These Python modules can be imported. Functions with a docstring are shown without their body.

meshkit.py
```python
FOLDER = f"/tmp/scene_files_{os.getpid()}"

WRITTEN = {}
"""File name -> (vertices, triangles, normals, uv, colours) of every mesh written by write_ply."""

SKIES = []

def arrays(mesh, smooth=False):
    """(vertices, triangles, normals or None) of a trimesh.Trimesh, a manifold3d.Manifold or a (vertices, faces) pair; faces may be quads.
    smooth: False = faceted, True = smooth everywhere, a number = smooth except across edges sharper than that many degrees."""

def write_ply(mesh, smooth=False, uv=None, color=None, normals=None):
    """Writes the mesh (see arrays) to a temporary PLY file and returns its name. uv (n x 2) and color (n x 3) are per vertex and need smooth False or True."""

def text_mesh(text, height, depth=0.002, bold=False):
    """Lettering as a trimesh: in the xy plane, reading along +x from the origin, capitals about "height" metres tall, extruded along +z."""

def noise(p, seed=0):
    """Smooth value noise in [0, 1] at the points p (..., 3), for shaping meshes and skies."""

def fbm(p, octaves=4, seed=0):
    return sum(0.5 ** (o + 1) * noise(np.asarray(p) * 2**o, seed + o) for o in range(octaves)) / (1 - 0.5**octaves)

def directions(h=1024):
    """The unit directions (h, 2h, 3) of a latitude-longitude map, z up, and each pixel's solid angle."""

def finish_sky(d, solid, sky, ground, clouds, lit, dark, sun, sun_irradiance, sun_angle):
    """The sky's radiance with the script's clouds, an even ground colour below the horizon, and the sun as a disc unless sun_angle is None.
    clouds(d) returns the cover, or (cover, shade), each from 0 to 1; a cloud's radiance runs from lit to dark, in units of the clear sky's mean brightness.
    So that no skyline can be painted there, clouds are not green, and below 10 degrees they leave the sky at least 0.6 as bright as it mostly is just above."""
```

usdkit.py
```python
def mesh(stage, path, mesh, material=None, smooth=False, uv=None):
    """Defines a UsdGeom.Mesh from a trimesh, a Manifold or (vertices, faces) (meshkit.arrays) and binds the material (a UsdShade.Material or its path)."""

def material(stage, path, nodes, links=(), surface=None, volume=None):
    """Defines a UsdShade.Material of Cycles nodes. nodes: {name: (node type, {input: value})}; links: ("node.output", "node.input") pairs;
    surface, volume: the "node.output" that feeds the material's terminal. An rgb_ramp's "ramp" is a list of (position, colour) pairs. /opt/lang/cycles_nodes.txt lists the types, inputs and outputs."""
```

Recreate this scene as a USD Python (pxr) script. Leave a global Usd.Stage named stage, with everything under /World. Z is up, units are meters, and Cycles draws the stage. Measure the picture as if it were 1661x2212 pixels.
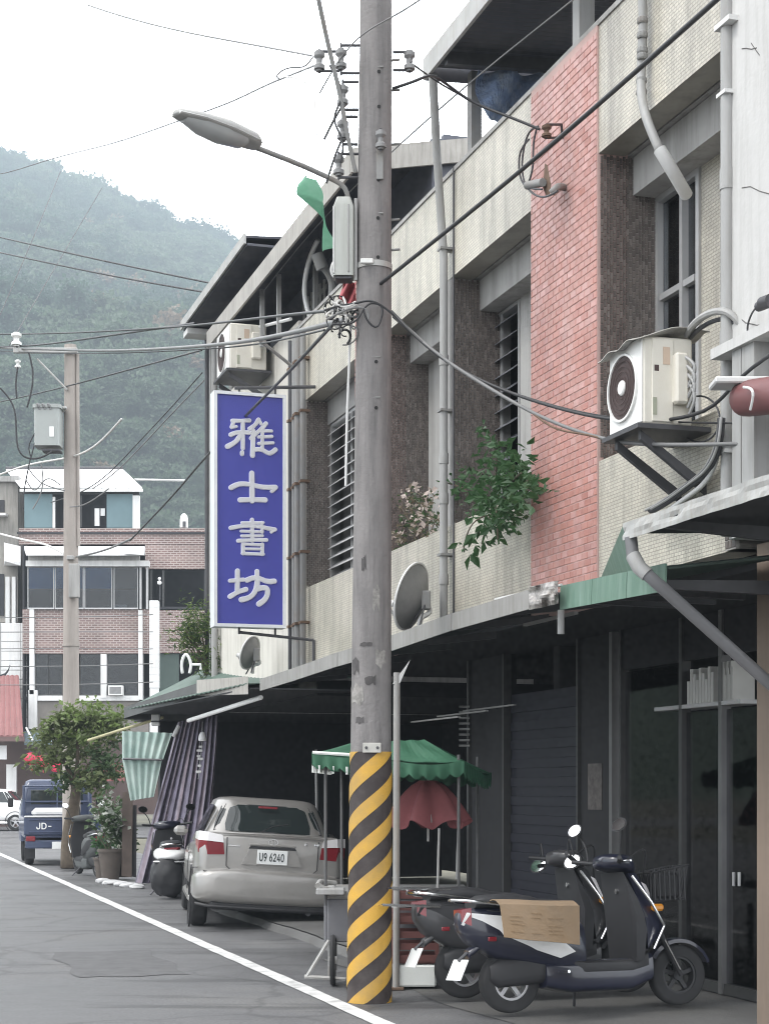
import math, random
import numpy as np
import trimesh
import usdkit, meshkit
from shapely.geometry import Polygon, LineString, Point
from shapely.ops import unary_union
from pxr import Usd, UsdGeom, UsdLux, UsdShade, Gf, Sdf, Vt

stage = Usd.Stage.CreateInMemory()
UsdGeom.SetStageUpAxis(stage, 'Z')
UsdGeom.SetStageMetersPerUnit(stage, 1.0)
UsdGeom.Xform.Define(stage, '/World')
UsdGeom.Scope.Define(stage, '/World/Looks')

# ------------------------------------------------------------------ camera, sky, sun, exposure
EYE = 1.55
cam = UsdGeom.Camera.Define(stage, '/World/camera')
cam.CreateHorizontalApertureAttr(36.0)
cam.CreateVerticalApertureAttr(48.0)
cam.CreateFocalLengthAttr(3700 / 1661 * 36.0)
cam.CreateVerticalApertureOffsetAttr(594 / 1661 * 36.0)
cam.CreateClippingRangeAttr(Gf.Vec2f(0.1, 20000))
cam.CreateFStopAttr(0.0)
cam.AddTranslateOp().Set(Gf.Vec3d(0, 0, EYE))
cam.AddRotateXOp().Set(90.0)
cam.CreateExposureAttr(0.88)

SUN = np.array([-0.62, -0.30, 0.95]); SUN /= np.linalg.norm(SUN)
EL, ROT = math.asin(SUN[2]), math.atan2(SUN[0], SUN[1])
sky_mat = usdkit.material(stage, '/World/Looks/sky_overcast', {
    'sky': ('sky_texture', {'sky_type': 'single_scattering', 'sun_disc': False, 'sun_elevation': EL, 'sun_rotation': ROT, 'altitude': 200.0, 'air_density': 1.0, 'aerosol_density': 2.5, 'ozone_density': 1.0}),
    'tc': ('texture_coordinate', {}),
    'n': ('noise_texture', {'scale': 2.2, 'detail': 5.0, 'roughness': 0.55}),
    'r': ('rgb_ramp', {'ramp': [(0.25, (11.2, 11.3, 11.6)), (0.75, (13.4, 13.4, 13.5))]}),
    'm': ('mix', {'mix_type': 'mix', 'fac': 0.93}),
    'bg': ('background_shader', {'strength': 0.13})},
    [('tc.generated', 'n.vector'), ('n.fac', 'r.fac'), ('sky.color', 'm.color1'), ('r.color', 'm.color2'), ('m.color', 'bg.color')], surface='bg.background')
dome = UsdLux.DomeLight.Define(stage, '/World/sky')
UsdShade.MaterialBindingAPI.Apply(dome.GetPrim()).Bind(sky_mat)
dome.GetPrim().SetCustomDataByKey('kind', 'structure')
sun = UsdLux.DistantLight.Define(stage, '/World/sun')
sun.CreateNormalizeAttr(True); sun.CreateIntensityAttr(0.32); sun.CreateAngleAttr(14.0)
sun.CreateColorAttr(Gf.Vec3f(1.0, 0.97, 0.92))
zax = SUN; xax = np.cross([0, 0, 1.0], zax); xax /= np.linalg.norm(xax); yax = np.cross(zax, xax)
sun.AddTransformOp().Set(Gf.Matrix4d(*xax, 0, *yax, 0, *zax, 0, 0, 0, 0, 1))

# ------------------------------------------------------------------ frames
S3 = 3700.0
def W(x, y, Y):                     # a direction seen from the eye, at depth Y metres
    return np.array([(x - 830) * Y / S3, Y, EYE + (1700 - y) * Y / S3])
UD = np.array([-0.2991, 0.9542, 0.0]); ND = np.array([-0.9542, -0.2991, 0.0])
F0 = np.array([1.494, 11.94, 0.0]); KN = float(-ND @ F0)
def F(u, o, z):                     # along the house front, out towards the street, up
    return F0 + UD * u + ND * o + np.array([0, 0, z])
def Wf(x, y, o):                    # where the line of sight meets the plane "o" metres out from the house front
    Y = (KN - o) / (0.9542 * (x - 830) / S3 + 0.2991)
    return W(x, y, Y)
def uoz(p):
    d = np.asarray(p) - F0
    return float(d @ UD), float(d @ ND), float(p[2])
def gY(y): return S3 * EYE / (y - 1700)
RF = np.array([UD, ND, [0, 0, 1.0]]).T        # local (u, o, z) -> world

# ------------------------------------------------------------------ shapes: (v, f) pairs
def cat(*ms):
    vs, fs, n = [], [], 0
    for m in ms:
        if m is None: continue
        if isinstance(m, list):
            if not m: continue
            m = cat(*m)
        v, f = m
        vs.append(np.asarray(v, float)); fs.append(np.asarray(f, int) + n); n += len(v)
    return np.vstack(vs), np.vstack(fs)
BV = np.array([[x, y, z] for z in (-.5, .5) for y in (-.5, .5) for x in (-.5, .5)])
BF = np.array([[0, 2, 3], [0, 3, 1], [4, 5, 7], [4, 7, 6], [0, 1, 5], [0, 5, 4], [2, 6, 7], [2, 7, 3], [0, 4, 6], [0, 6, 2], [1, 3, 7], [1, 7, 5]])
def box(c, s, R=None):
    v = BV * np.asarray(s, float)
    if R is not None: v = v @ np.asarray(R).T
    return v + np.asarray(c, float), BF
def bbx(x0, x1, y0, y1, z0, z1): return box(((x0+x1)/2, (y0+y1)/2, (z0+z1)/2), (x1-x0, y1-y0, z1-z0))
def fbox(u0, u1, o0, o1, z0, z1):
    v, f = bbx(min(u0,u1), max(u0,u1), min(o0,o1), max(o0,o1), z0, z1)
    v = F0 + v @ RF.T
    return v, f
def hull(p):
    h = trimesh.convex.convex_hull(np.asarray(p, float)); return np.array(h.vertices), np.array(h.faces)
def cbox(c, s, b, R=None):          # chamfered box
    h = np.asarray(s, float) / 2; pts = []
    for sx in (-1, 1):
        for sy in (-1, 1):
            for sz in (-1, 1):
                k = np.array([sx, sy, sz])
                for a in range(3):
                    q = h - b; q[a] = h[a]; pts.append(q * k)
    v, f = hull(pts)
    if R is not None: v = v @ np.asarray(R).T
    return v + np.asarray(c, float), f
def ortho(t):
    t = np.asarray(t, float); t = t / np.linalg.norm(t)
    a = np.cross(t, [0, 0, 1.0] if abs(t[2]) < 0.9 else [1.0, 0, 0]); a /= np.linalg.norm(a)
    return a, np.cross(t, a), t
def tube(pts, r, n=8):
    p = np.asarray(pts, float); r = np.broadcast_to(r, (len(p),))
    t = np.gradient(p, axis=0); t /= np.linalg.norm(t, axis=1, keepdims=True) + 1e-12
    a, _, _ = ortho(t[0]); rings = []
    for i in range(len(p)):
        a = a - t[i] * (a @ t[i]); a /= np.linalg.norm(a) + 1e-12; b = np.cross(t[i], a)
        ang = np.arange(n) * 2 * np.pi / n
        rings.append(p[i] + r[i] * (np.cos(ang)[:, None] * a + np.sin(ang)[:, None] * b))
    return loft(rings)
def loft(rings, cap=True):
    n, k = len(rings[0]), len(rings); v = np.vstack(rings); f = []
    for i in range(k - 1):
        for j in range(n):
            a, b = i * n + j, i * n + (j + 1) % n
            f += [[a, b, b + n], [a, b + n, a + n]]
    if cap:
        v = np.vstack([v, rings[0].mean(0), rings[-1].mean(0)]); c0, c1 = n * k, n * k + 1
        for j in range(n):
            f += [[c0, (j + 1) % n, j], [c1, (k - 1) * n + j, (k - 1) * n + (j + 1) % n]]
    return v, np.array(f)
def cyl(p0, p1, r0, r1=None, n=16): return tube([p0, p1], [r0, r0 if r1 is None else r1], n)
def smoothpath(pts, n=24):
    p = np.asarray(pts, float)
    if len(p) < 3: return p
    from scipy.interpolate import CubicSpline
    s = np.r_[0, np.cumsum(np.linalg.norm(np.diff(p, axis=0), axis=1))]
    return CubicSpline(s, p, bc_type='natural')(np.linspace(0, s[-1], n))
def lathe(prof, c=(0, 0, 0), axis=(0, 0, 1), n=20):
    a, b, t = ortho(axis); ang = np.arange(n) * 2 * np.pi / n; c = np.asarray(c, float)
    return loft([c + t * z + r * (np.cos(ang)[:, None] * a + np.sin(ang)[:, None] * b) for r, z in prof], cap=tuple(prof[0]) != tuple(prof[-1]))
def extr(poly, depth, o=(0, 0, 0), ex=(1, 0, 0), ey=(0, 1, 0), ez=(0, 0, 1)):
    gs = getattr(poly, 'geoms', [poly]); out = []
    for g in gs:
        if g.area < 1e-9: continue
        m = trimesh.creation.extrude_polygon(g, depth, engine='earcut')
        out.append((np.array(m.vertices), np.array(m.faces)))
    v, f = cat(*out)
    B = np.array([ex, ey, ez], float)
    if np.linalg.det(B) < 0: f = f[:, ::-1]
    return np.asarray(o, float) + v @ B, f
def ngon(pts, depth, **k): return extr(Polygon(pts), depth, **k)
def grid(fn, nu, nv, flip=False):   # fn(s, t) -> point, s and t in 0..1
    v = np.array([fn(i / nu, j / nv) for i in range(nu + 1) for j in range(nv + 1)]); f = []
    for i in range(nu):
        for j in range(nv):
            a = i * (nv + 1) + j; b = a + nv + 1
            f += [[a, b, b + 1], [a, b + 1, a + 1]]
    f = np.array(f)
    return v, f[:, ::-1] if flip else f
def thick(m, d):                    # gives a sheet a thickness
    v, f = m; t = trimesh.Trimesh(v, f, process=False); n = t.vertex_normals
    edges = np.sort(t.edges_sorted.reshape(-1, 2), axis=1); N = len(v)
    e, cnt = np.unique(edges, axis=0, return_counts=True); open_ = {tuple(x) for x in e[cnt == 1]}
    side = []
    for a, b in t.edges:
        if tuple(sorted((a, b))) in open_: side += [[a, b + N, b], [a, a + N, b + N]]
    return np.vstack([v, v - n * d]), np.vstack([f, f[:, ::-1] + N] + ([np.array(side)] if side else []))
def rot(axis, deg):
    return trimesh.transformations.rotation_matrix(math.radians(deg), axis)[:3, :3]
def xf(m, R=None, t=(0, 0, 0)):
    v = np.asarray(m[0], float)
    if R is not None: v = v @ np.asarray(R).T
    return v + np.asarray(t, float), m[1]
def rrect(w, h, r, n=5, cx=0, cy=0):
    r = min(r, w / 2 - 1e-6, h / 2 - 1e-6); out = []
    for sx, sy, a0 in ((1, 1, 0), (-1, 1, 90), (-1, -1, 180), (1, -1, 270)):
        for k in range(n):
            a = math.radians(a0 + 90 * k / (n - 1)); out.append((cx + sx * (w / 2 - r) + r * math.cos(a), cy + sy * (h / 2 - r) + r * math.sin(a)))
    return np.array(out)

# ------------------------------------------------------------------ scene tree
used = {}
class Node:
    def __init__(s, path, loc): s.path, s.loc = path, np.asarray(loc, float)
def fresh(parent, name):
    k = (parent, name); n = used.get(k, -1) + 1; used[k] = n
    return f'{parent}/{name}' + (f'_{n:03d}' if n else '')
def info(prim, label=None, cat=None, group=None, kind=None):
    for k, v in (('label', label), ('category', cat), ('group', group), ('kind', kind)):
        if v: prim.SetCustomDataByKey(k, v)
def thing(name, label, cat, loc=(0, 0, 0), group=None, rz=0.0):
    p = fresh('/World', name); x = UsdGeom.Xform.Define(stage, p)
    x.AddTranslateOp().Set(Gf.Vec3d(*map(float, loc)))
    if rz: x.AddRotateZOp().Set(float(rz))
    info(x.GetPrim(), label, cat, group)
    return Node(p, loc)
def part(t, name, m, mat, smooth=False, label=None, kind=None, local=False):
    """m in world coordinates, or in the thing's own frame when local."""
    p = fresh(t.path, name); v, f = m
    me = usdkit.mesh(stage, p, (np.asarray(v, float) - (0 if local else t.loc), f), mat, smooth=smooth)
    if label or kind: info(me.GetPrim(), label, None, None, kind)
    return Node(p, t.loc)
def single(name, m, mat, label, cat, smooth=False, group=None):
    p = fresh('/World', name); me = usdkit.mesh(stage, p, m, mat, smooth=smooth); info(me.GetPrim(), label, cat, group); return Node(p, (0, 0, 0))
def struct(name, m, mat, smooth=False, kind='structure', label=None):
    p = fresh('/World', name); me = usdkit.mesh(stage, p, m, mat, smooth=smooth); info(me.GetPrim(), label, None, None, kind); return Node(p, (0, 0, 0))
def copy_of(node, name, loc, rz, label, cat, group=None):
    p = fresh('/World', name); x = UsdGeom.Xform.Define(stage, p)
    x.GetPrim().GetReferences().AddInternalReference(node.path)
    x.ClearXformOpOrder()
    x.AddTranslateOp().Set(Gf.Vec3d(*map(float, loc))); x.AddRotateZOp().Set(float(rz)) if True else None
    x.GetPrim().SetInstanceable(True)
    info(x.GetPrim(), label, cat, group)

# ------------------------------------------------------------------ materials
MC = {}
def mat(key, col, rough=0.7, var=0.12, scale=2.5, metallic=0.0, bump=0.0, bscale=60.0, spec=0.4, dirt=None, dscale=1.2, damt=0.5, streak=False, coat=0.0):
    """col with soft mottling; dirt: a second colour in blotches (or vertical streaks)."""
    if key in MC: return MC[key]
    c = np.asarray(col, float)
    nodes = {'g': ('geometry', {}), 'n': ('noise_texture', {'scale': scale, 'detail': 6.0, 'roughness': 0.6}),
             'r': ('rgb_ramp', {'ramp': [(0.3, c * (1 - var)), (0.7, np.minimum(c * (1 + var), 0.95))]}),
             'p': ('principled_bsdf', {'roughness': rough, 'metallic': metallic, 'specular_ior_level': spec, 'coat_weight': coat, 'coat_roughness': 0.08})}
    links = [('g.position', 'n.vector'), ('n.fac', 'r.fac')]
    last = 'r.color'
    if dirt is not None:
        nodes |= {'mp': ('mapping', {'scale': (7.0, 7.0, 0.7) if streak else (1, 1, 1)}), 'n2': ('noise_texture', {'scale': dscale, 'detail': 7.0, 'roughness': 0.65}),
                  'r2': ('rgb_ramp', {'ramp': [(0.45, (0, 0, 0)), (0.72, (damt, damt, damt))]}), 'm': ('mix', {'color2': dirt})}
        links += [('g.position', 'mp.vector'), ('mp.vector', 'n2.vector'), ('n2.fac', 'r2.fac'), ('r2.color', 'm.fac'), (last, 'm.color1')]
        last = 'm.color'
    links.append((last, 'p.base_color'))
    if bump:
        nodes |= {'n3': ('noise_texture', {'scale': bscale, 'detail': 4.0}), 'b': ('bump', {'strength': bump, 'distance': 0.01})}
        links += [('g.position', 'n3.vector'), ('n3.fac', 'b.height'), ('b.normal', 'p.normal')]
    MC[key] = usdkit.material(stage, '/World/Looks/' + key, nodes, links, surface='p.BSDF')
    return MC[key]
def leafmat(key, c1, c2, trans=0.3):
    if key in MC: return MC[key]
    MC[key] = usdkit.material(stage, '/World/Looks/' + key, {
        'g': ('geometry', {}), 'r': ('rgb_ramp', {'ramp': [(0.0, c1), (1.0, c2)]}),
        'p': ('principled_bsdf', {'roughness': 0.5, 'specular_ior_level': 0.4}), 't': ('translucent_bsdf', {}), 'mx': ('mix_closure', {'fac': trans})},
        [('g.random_per_island', 'r.fac'), ('r.color', 'p.base_color'), ('r.color', 't.color'), ('p.BSDF', 'mx.closure1'), ('t.BSDF', 'mx.closure2')], surface='mx.closure')
    return MC[key]
def tilemat(key, c1, c2, mortar, w, h, ms, axis=UD, rough=0.45, bump=0.5, dirt=(0.16, 0.15, 0.13), damt=0.45, swap=False):
    if key in MC: return MC[key]
    a, b = ('u.value', 's.z') if not swap else ('s.z', 'u.value')
    MC[key] = usdkit.material(stage, '/World/Looks/' + key, {
        'g': ('geometry', {}), 'u': ('vector_math', {'math_type': 'dot_product', 'vector2': tuple(axis)}), 's': ('separate_xyz', {}), 'c': ('combine_xyz', {}),
        'bk': ('brick_texture', {'color1': c1, 'color2': c2, 'mortar': mortar, 'scale': 1.0, 'mortar_size': ms, 'mortar_smooth': 0.2, 'brick_width': w, 'row_height': h}),
        'mp': ('mapping', {'scale': (5.0, 5.0, 0.6)}), 'n': ('noise_texture', {'scale': 1.3, 'detail': 7.0, 'roughness': 0.65}), 'r': ('rgb_ramp', {'ramp': [(0.45, (0, 0, 0)), (0.75, (damt,) * 3)]}),
        'm': ('mix', {'color2': dirt}), 'n2': ('noise_texture', {'scale': 1.1, 'detail': 5.0}), 'r2': ('rgb_ramp', {'ramp': [(0.3, (0.78,) * 3), (0.7, (1.12,) * 3)]}), 'mm': ('mix', {'mix_type': 'multiply', 'fac': 1.0}),
        'iv': ('invert', {}), 'b': ('bump', {'strength': bump, 'distance': 0.004}), 'p': ('principled_bsdf', {'roughness': rough, 'specular_ior_level': 0.45})},
        [('g.position', 'u.vector1'), ('g.position', 's.vector'), (a, 'c.x'), (b, 'c.y'), ('c.vector', 'bk.vector'), ('g.position', 'mp.vector'), ('mp.vector', 'n.vector'), ('n.fac', 'r.fac'), ('r.color', 'm.fac'),
         ('bk.color', 'm.color1'), ('g.position', 'n2.vector'), ('n2.fac', 'r2.fac'), ('m.color', 'mm.color1'), ('r2.color', 'mm.color2'), ('mm.color', 'p.base_color'), ('bk.fac', 'iv.color'), ('iv.color', 'b.height'), ('b.normal', 'p.normal')], surface='p.BSDF')
    return MC[key]
def panemat(key, tint, ior=1.5, rough=0.03):
    if key in MC: return MC[key]
    MC[key] = usdkit.material(stage, '/World/Looks/' + key, {'t': ('transparent_bsdf', {'color': tint}), 'gl': ('glossy_bsdf', {'color': (0.9, 0.9, 0.9), 'roughness': rough}), 'fr': ('fresnel', {'IOR': ior}), 'mx': ('mix_closure', {})},
        [('fr.fac', 'mx.fac'), ('t.BSDF', 'mx.closure1'), ('gl.BSDF', 'mx.closure2')], surface='mx.closure')
    return MC[key]

# foliage ----------------------------------------------------------------------------------------------
def leaves(centres, size, rng, droop=0.3, aspect=0.5, jit=0.4):
    c = np.asarray(centres, float); n = len(c)
    d = rng.normal(size=(n, 3)); d[:, 2] = d[:, 2] * 0.6 - droop; d /= np.linalg.norm(d, axis=1, keepdims=True)
    e = rng.normal(size=(n, 3)); e -= d * (e * d).sum(1, keepdims=True); e /= np.linalg.norm(e, axis=1, keepdims=True)
    nn = np.cross(d, e); s = size * (1 + jit * rng.normal(size=n)).clip(0.4, 1.8)
    L, Wd = d * s[:, None], e * (s * aspect / 2)[:, None]; k = nn * (s * 0.12)[:, None]
    v = np.stack([c, c + L * 0.45 + Wd + k, c + L, c + L * 0.45 - Wd + k], 1).reshape(-1, 3)
    b = np.arange(n)[:, None] * 4
    f = np.concatenate([b + [0, 1, 2], b + [0, 2, 3]], 1).reshape(-1, 3)
    return v, f
def clumps(c, rad, ncl, per, rng, crad, shell=0.55):
    """points: ncl clumps spread through an ellipsoid, per points each"""
    d = rng.normal(size=(ncl, 3)); d /= np.linalg.norm(d, axis=1, keepdims=True)
    r = (shell + (1 - shell) * rng.random(ncl)) * (0.8 + 0.35 * rng.random(ncl))
    cc = np.asarray(c) + d * r[:, None] * np.asarray(rad)
    p = cc[:, None] + rng.normal(size=(ncl, per, 3)) * np.asarray(crad) * (0.6 + 0.8 * rng.random((ncl, 1, 1)))
    return p.reshape(-1, 3), cc
# ================================================================== SETTING
rng = np.random.default_rng(7)
asphalt = usdkit.material(stage, '/World/Looks/asphalt', {
    'g': ('geometry', {}), 'n1': ('noise_texture', {'scale': 0.55, 'detail': 7.0, 'roughness': 0.62}), 'r1': ('rgb_ramp', {'ramp': [(0.3, (0.062, 0.062, 0.064)), (0.55, (0.10, 0.10, 0.102)), (0.75, (0.135, 0.134, 0.131))]}),
    'n2': ('noise_texture', {'scale': 42.0, 'detail': 6.0, 'roughness': 0.8}), 'r2': ('rgb_ramp', {'ramp': [(0.3, (0.55,) * 3), (0.7, (1.4,) * 3)]}), 'm': ('mix', {'mix_type': 'multiply', 'fac': 1.0}),
    'mp': ('mapping', {'scale': (0.25, 1.6, 1.0), 'rotation': (0, 0, 0.1)}), 'n3': ('noise_texture', {'scale': 0.9, 'detail': 6.0, 'roughness': 0.7}), 'r3': ('rgb_ramp', {'ramp': [(0.53, (1,) * 3), (0.60, (0.5,) * 3)]}), 'm3': ('mix', {'mix_type': 'multiply', 'fac': 0.8}),
    'vo': ('voronoi_texture', {'feature': 'distance_to_edge', 'scale': 0.42}), 'nv': ('noise_texture', {'scale': 1.7, 'detail': 5.0}), 'va': ('vector_math', {'math_type': 'multiply_add', 'vector2': (0.5, 0.5, 0.5)}), 'rv': ('rgb_ramp', {'ramp': [(0.0, (0.35,) * 3), (0.006, (0.45,) * 3), (0.014, (1,) * 3)]}), 'mv': ('mix', {'mix_type': 'multiply', 'fac': 0.45}), 'r4': ('rgb_ramp', {'ramp': [(0.35, (0.42,) * 3), (0.65, (0.75,) * 3)]}), 'b': ('bump', {'strength': 0.35, 'distance': 0.006}), 'p': ('principled_bsdf', {'specular_ior_level': 0.5})},
    [('g.position', 'n1.vector'), ('g.position', 'n2.vector'), ('n1.fac', 'r1.fac'), ('n2.fac', 'r2.fac'), ('r1.color', 'm.color1'), ('r2.color', 'm.color2'), ('g.position', 'mp.vector'), ('mp.vector', 'n3.vector'), ('n3.fac', 'r3.fac'),
     ('m.color', 'm3.color1'), ('r3.color', 'm3.color2'), ('g.position', 'nv.vector'), ('nv.color', 'va.vector1'), ('g.position', 'va.vector3'), ('va.vector', 'vo.vector'), ('vo.distance', 'rv.fac'), ('m3.color', 'mv.color1'), ('rv.color', 'mv.color2'), ('mv.color', 'p.base_color'), ('n1.fac', 'r4.fac'), ('r4.color', 'p.roughness'), ('n2.fac', 'b.height'), ('b.normal', 'p.normal')], surface='p.BSDF')
soil = mat('soil', (0.10, 0.095, 0.07), 0.95, 0.3, 0.2, bump=0.5, bscale=4)
concrete = mat('concrete', (0.30, 0.295, 0.28), 0.85, 0.18, 1.6, bump=0.25, bscale=50, dirt=(0.12, 0.115, 0.105), dscale=1.5, damt=0.6)
apron_m = mat('apron_concrete', (0.095, 0.094, 0.092), 0.8, 0.2, 1.3, bump=0.3, bscale=60, dirt=(0.07, 0.068, 0.062), dscale=1.2, damt=0.7)  # concrete darkened so the floor colour carries the shade under the awnings
line_m = mat('road_paint', (0.60, 0.60, 0.585), 0.6, 0.1, 3, dirt=(0.2, 0.2, 0.2), dscale=5, damt=0.85, bump=0.3, bscale=80)

struct('ground', grid(lambda s, t: np.array([-3000 + 6000 * s, -400 + 6000 * t, -0.03]), 4, 4), soil)
# the road: from the house fronts on our right to the wall line on the left, and the far junction
rv = [F(-40, 14, 0), F(-40, -0.2, 0), F(62, -0.2, 0), F(62, 14, 0)]
struct('road', grid(lambda s, t: F(-40 + 100 * s, 16 - 17.5 * t, 0.0), 40, 8, True), asphalt)
struct('junction', grid(lambda s, t: np.array([-70 + 100 * s, 52 + 14 * t, 0.004]), 10, 3, True), asphalt)
patch_m = mat('asphalt_patch', (0.09, 0.09, 0.092), 0.75, 0.2, 6, bump=.4, bscale=60)
for pu, po, pl, pw in ((3.0, 2.3, 2.2, .9), (12.5, 3.4, 4.5, 1.1)):
    struct('road_patch', grid(lambda s, t: F(pu + pl * s + .05 * math.sin(t * 9), po + pw * t + .04 * math.sin(s * 11), .004), 20, 6, True), patch_m)
def line_pt(u, o):
    w = 0.012 * (meshkit.fbm(np.array([[u * 3.1, o * 20, 0.3]]), 3)[0] - 0.5) * 2
    return F(u, o + w, 0.006)
struct('road_edge_line', grid(lambda s, t: line_pt(-30 + 66 * s, 1.60 + 0.135 * t), 500, 1), line_m)
# raised concrete floor of the covered arcade, with a worn front edge
def slab_edge(u): return 0.62 + 0.10 * (meshkit.fbm(np.array([[u * 1.3, 2.0, 0]]), 4)[0] - 0.5)
sl_top = grid(lambda s, t: F(3.9 + 7.6 * s, (slab_edge(3.9 + 7.6 * s) + 0.0) * (1 - t) - 5.0 * t, 0.085 + 0.03 * t), 60, 6)
sl_front = grid(lambda s, t: F(3.9 + 7.6 * s, slab_edge(3.9 + 7.6 * s) + 0.05 * (1 - t), 0.085 * t - 0.01), 60, 2)
sl_end = grid(lambda s, t: F(3.9, 0.62 - 5.6 * s, (0.085 + 0.03 * s) * t - 0.01), 6, 1)
struct('arcade_floor', cat(sl_top, sl_front, sl_end), apron_m)
struct('shop_apron', grid(lambda s, t: F(-6 + 9.85 * s, 0.9 + 0.06 * math.sin(s * 21) - 5.9 * t, 0.005 + 0.02 * t), 50, 8), apron_m)

# ------------------------------------------------------------------ wooded mountain
def ridge_h(x):
    xs = [-900, -500, -300, -157, -132, -114, -95, -83, -72, -62, -52, -20, 60, 200, 500, 900]
    zs = [224, 250, 260, 255, 246, 239, 231, 225, 223, 218, 210, 205, 196, 180, 150, 120]
    return np.interp(x, xs, zs)
def hill_z(x, y):
    x, y = np.asarray(x, float), np.asarray(y, float)
    t = np.clip((y - 150) / 550, 0, 1); up = t ** 1.12
    p = np.stack([x / 90, y / 90, 0 * x], -1)
    spur = (meshkit.fbm(p, 4, 3) - 0.5) * 64 * np.sin(np.pi * np.clip(t, 0, 1)) ** 0.7
    back = np.clip((y - 700) / 600, 0, 1)
    return np.maximum((ridge_h(x * 700 / np.maximum(y, 300)) * up + spur * (1 - t ** 2)) * (1 - back) - 0.5, -0.5)
gx = np.linspace(-900, 900, 140); gy = np.r_[np.linspace(140, 740, 110), np.linspace(760, 1300, 14)]
GX, GY = np.meshgrid(gx, gy, indexing='ij'); HV = np.stack([GX, GY, hill_z(GX, GY)], -1).reshape(-1, 3)
ii, jj = np.meshgrid(np.arange(len(gx) - 1), np.arange(len(gy) - 1), indexing='ij'); aa = (ii * len(gy) + jj).ravel(); ny = len(gy)
HF = np.vstack([np.stack([aa, aa + ny, aa + ny + 1], 1), np.stack([aa, aa + ny + 1, aa + 1], 1)])
hill_m = mat('hill_undergrowth', (0.045, 0.07, 0.04), 0.95, 0.35, 0.02)
struct('mountain', (HV, HF), hill_m, smooth=True)
cr = np.random.default_rng(21)
fol = [leafmat('forest_leaf_dark', (0.025, 0.052, 0.034), (0.042, 0.078, 0.048), .5), leafmat('forest_leaf_mid', (0.036, 0.070, 0.042), (0.058, 0.098, 0.056), .5), leafmat('forest_leaf_pale', (0.06, 0.092, 0.052), (0.09, 0.122, 0.066), .5), leafmat('forest_leaf_rust', (0.14, 0.10, 0.06), (0.2, 0.14, 0.08))]
bark = mat('bark', (0.10, 0.08, 0.06), 0.9, 0.25, 9, bump=0.7, bscale=25)
fo = UsdGeom.PointInstancer.Define(stage, '/World/forest')
info(fo.GetPrim(), 'dense misty forest covering the whole mountainside behind the street', None, None, 'stuff')
protos = []
for k in range(4):
    pp, cc = clumps((0, 0, 5.0), (3.4, 3.4, 3.4), 34, 26, cr, (0.7, 0.7, 0.5), 0.5)
    base = UsdGeom.Xform.Define(stage, f'/World/forest/tree_kind_{"abcd"[k]}')
    usdkit.mesh(stage, str(base.GetPath()) + '/crown', leaves(pp, 0.72, cr, 0.1, 0.75), fol[k])
    usdkit.mesh(stage, str(base.GetPath()) + '/trunk', cat(tube([(0, 0, -1), (0.1, 0, 2.5), (0, 0.15, 6)], [0.28, 0.2, 0.08], 6)), bark)
    protos.append(base.GetPath())
def visible_spot(n):
    y = 160 + 560 * cr.random(n) ** 0.8
    x = (-0.24 + 0.34 * cr.random(n)) * y
    return x, y
x, y = visible_spot(15000)
rx = np.linspace(-180, 40, 150); x = np.r_[x, rx + cr.normal(size=150) * 1.0]; y = np.r_[y, 698 + 8 * cr.random(150)]
z = hill_z(x, y) - 0.8
sc = (0.45 + 0.85 * cr.random(len(x)) ** 2) * np.where(y < 330, 0.75, 1.0); sc[-150:] = 0.5 + 0.8 * cr.random(150)
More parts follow.
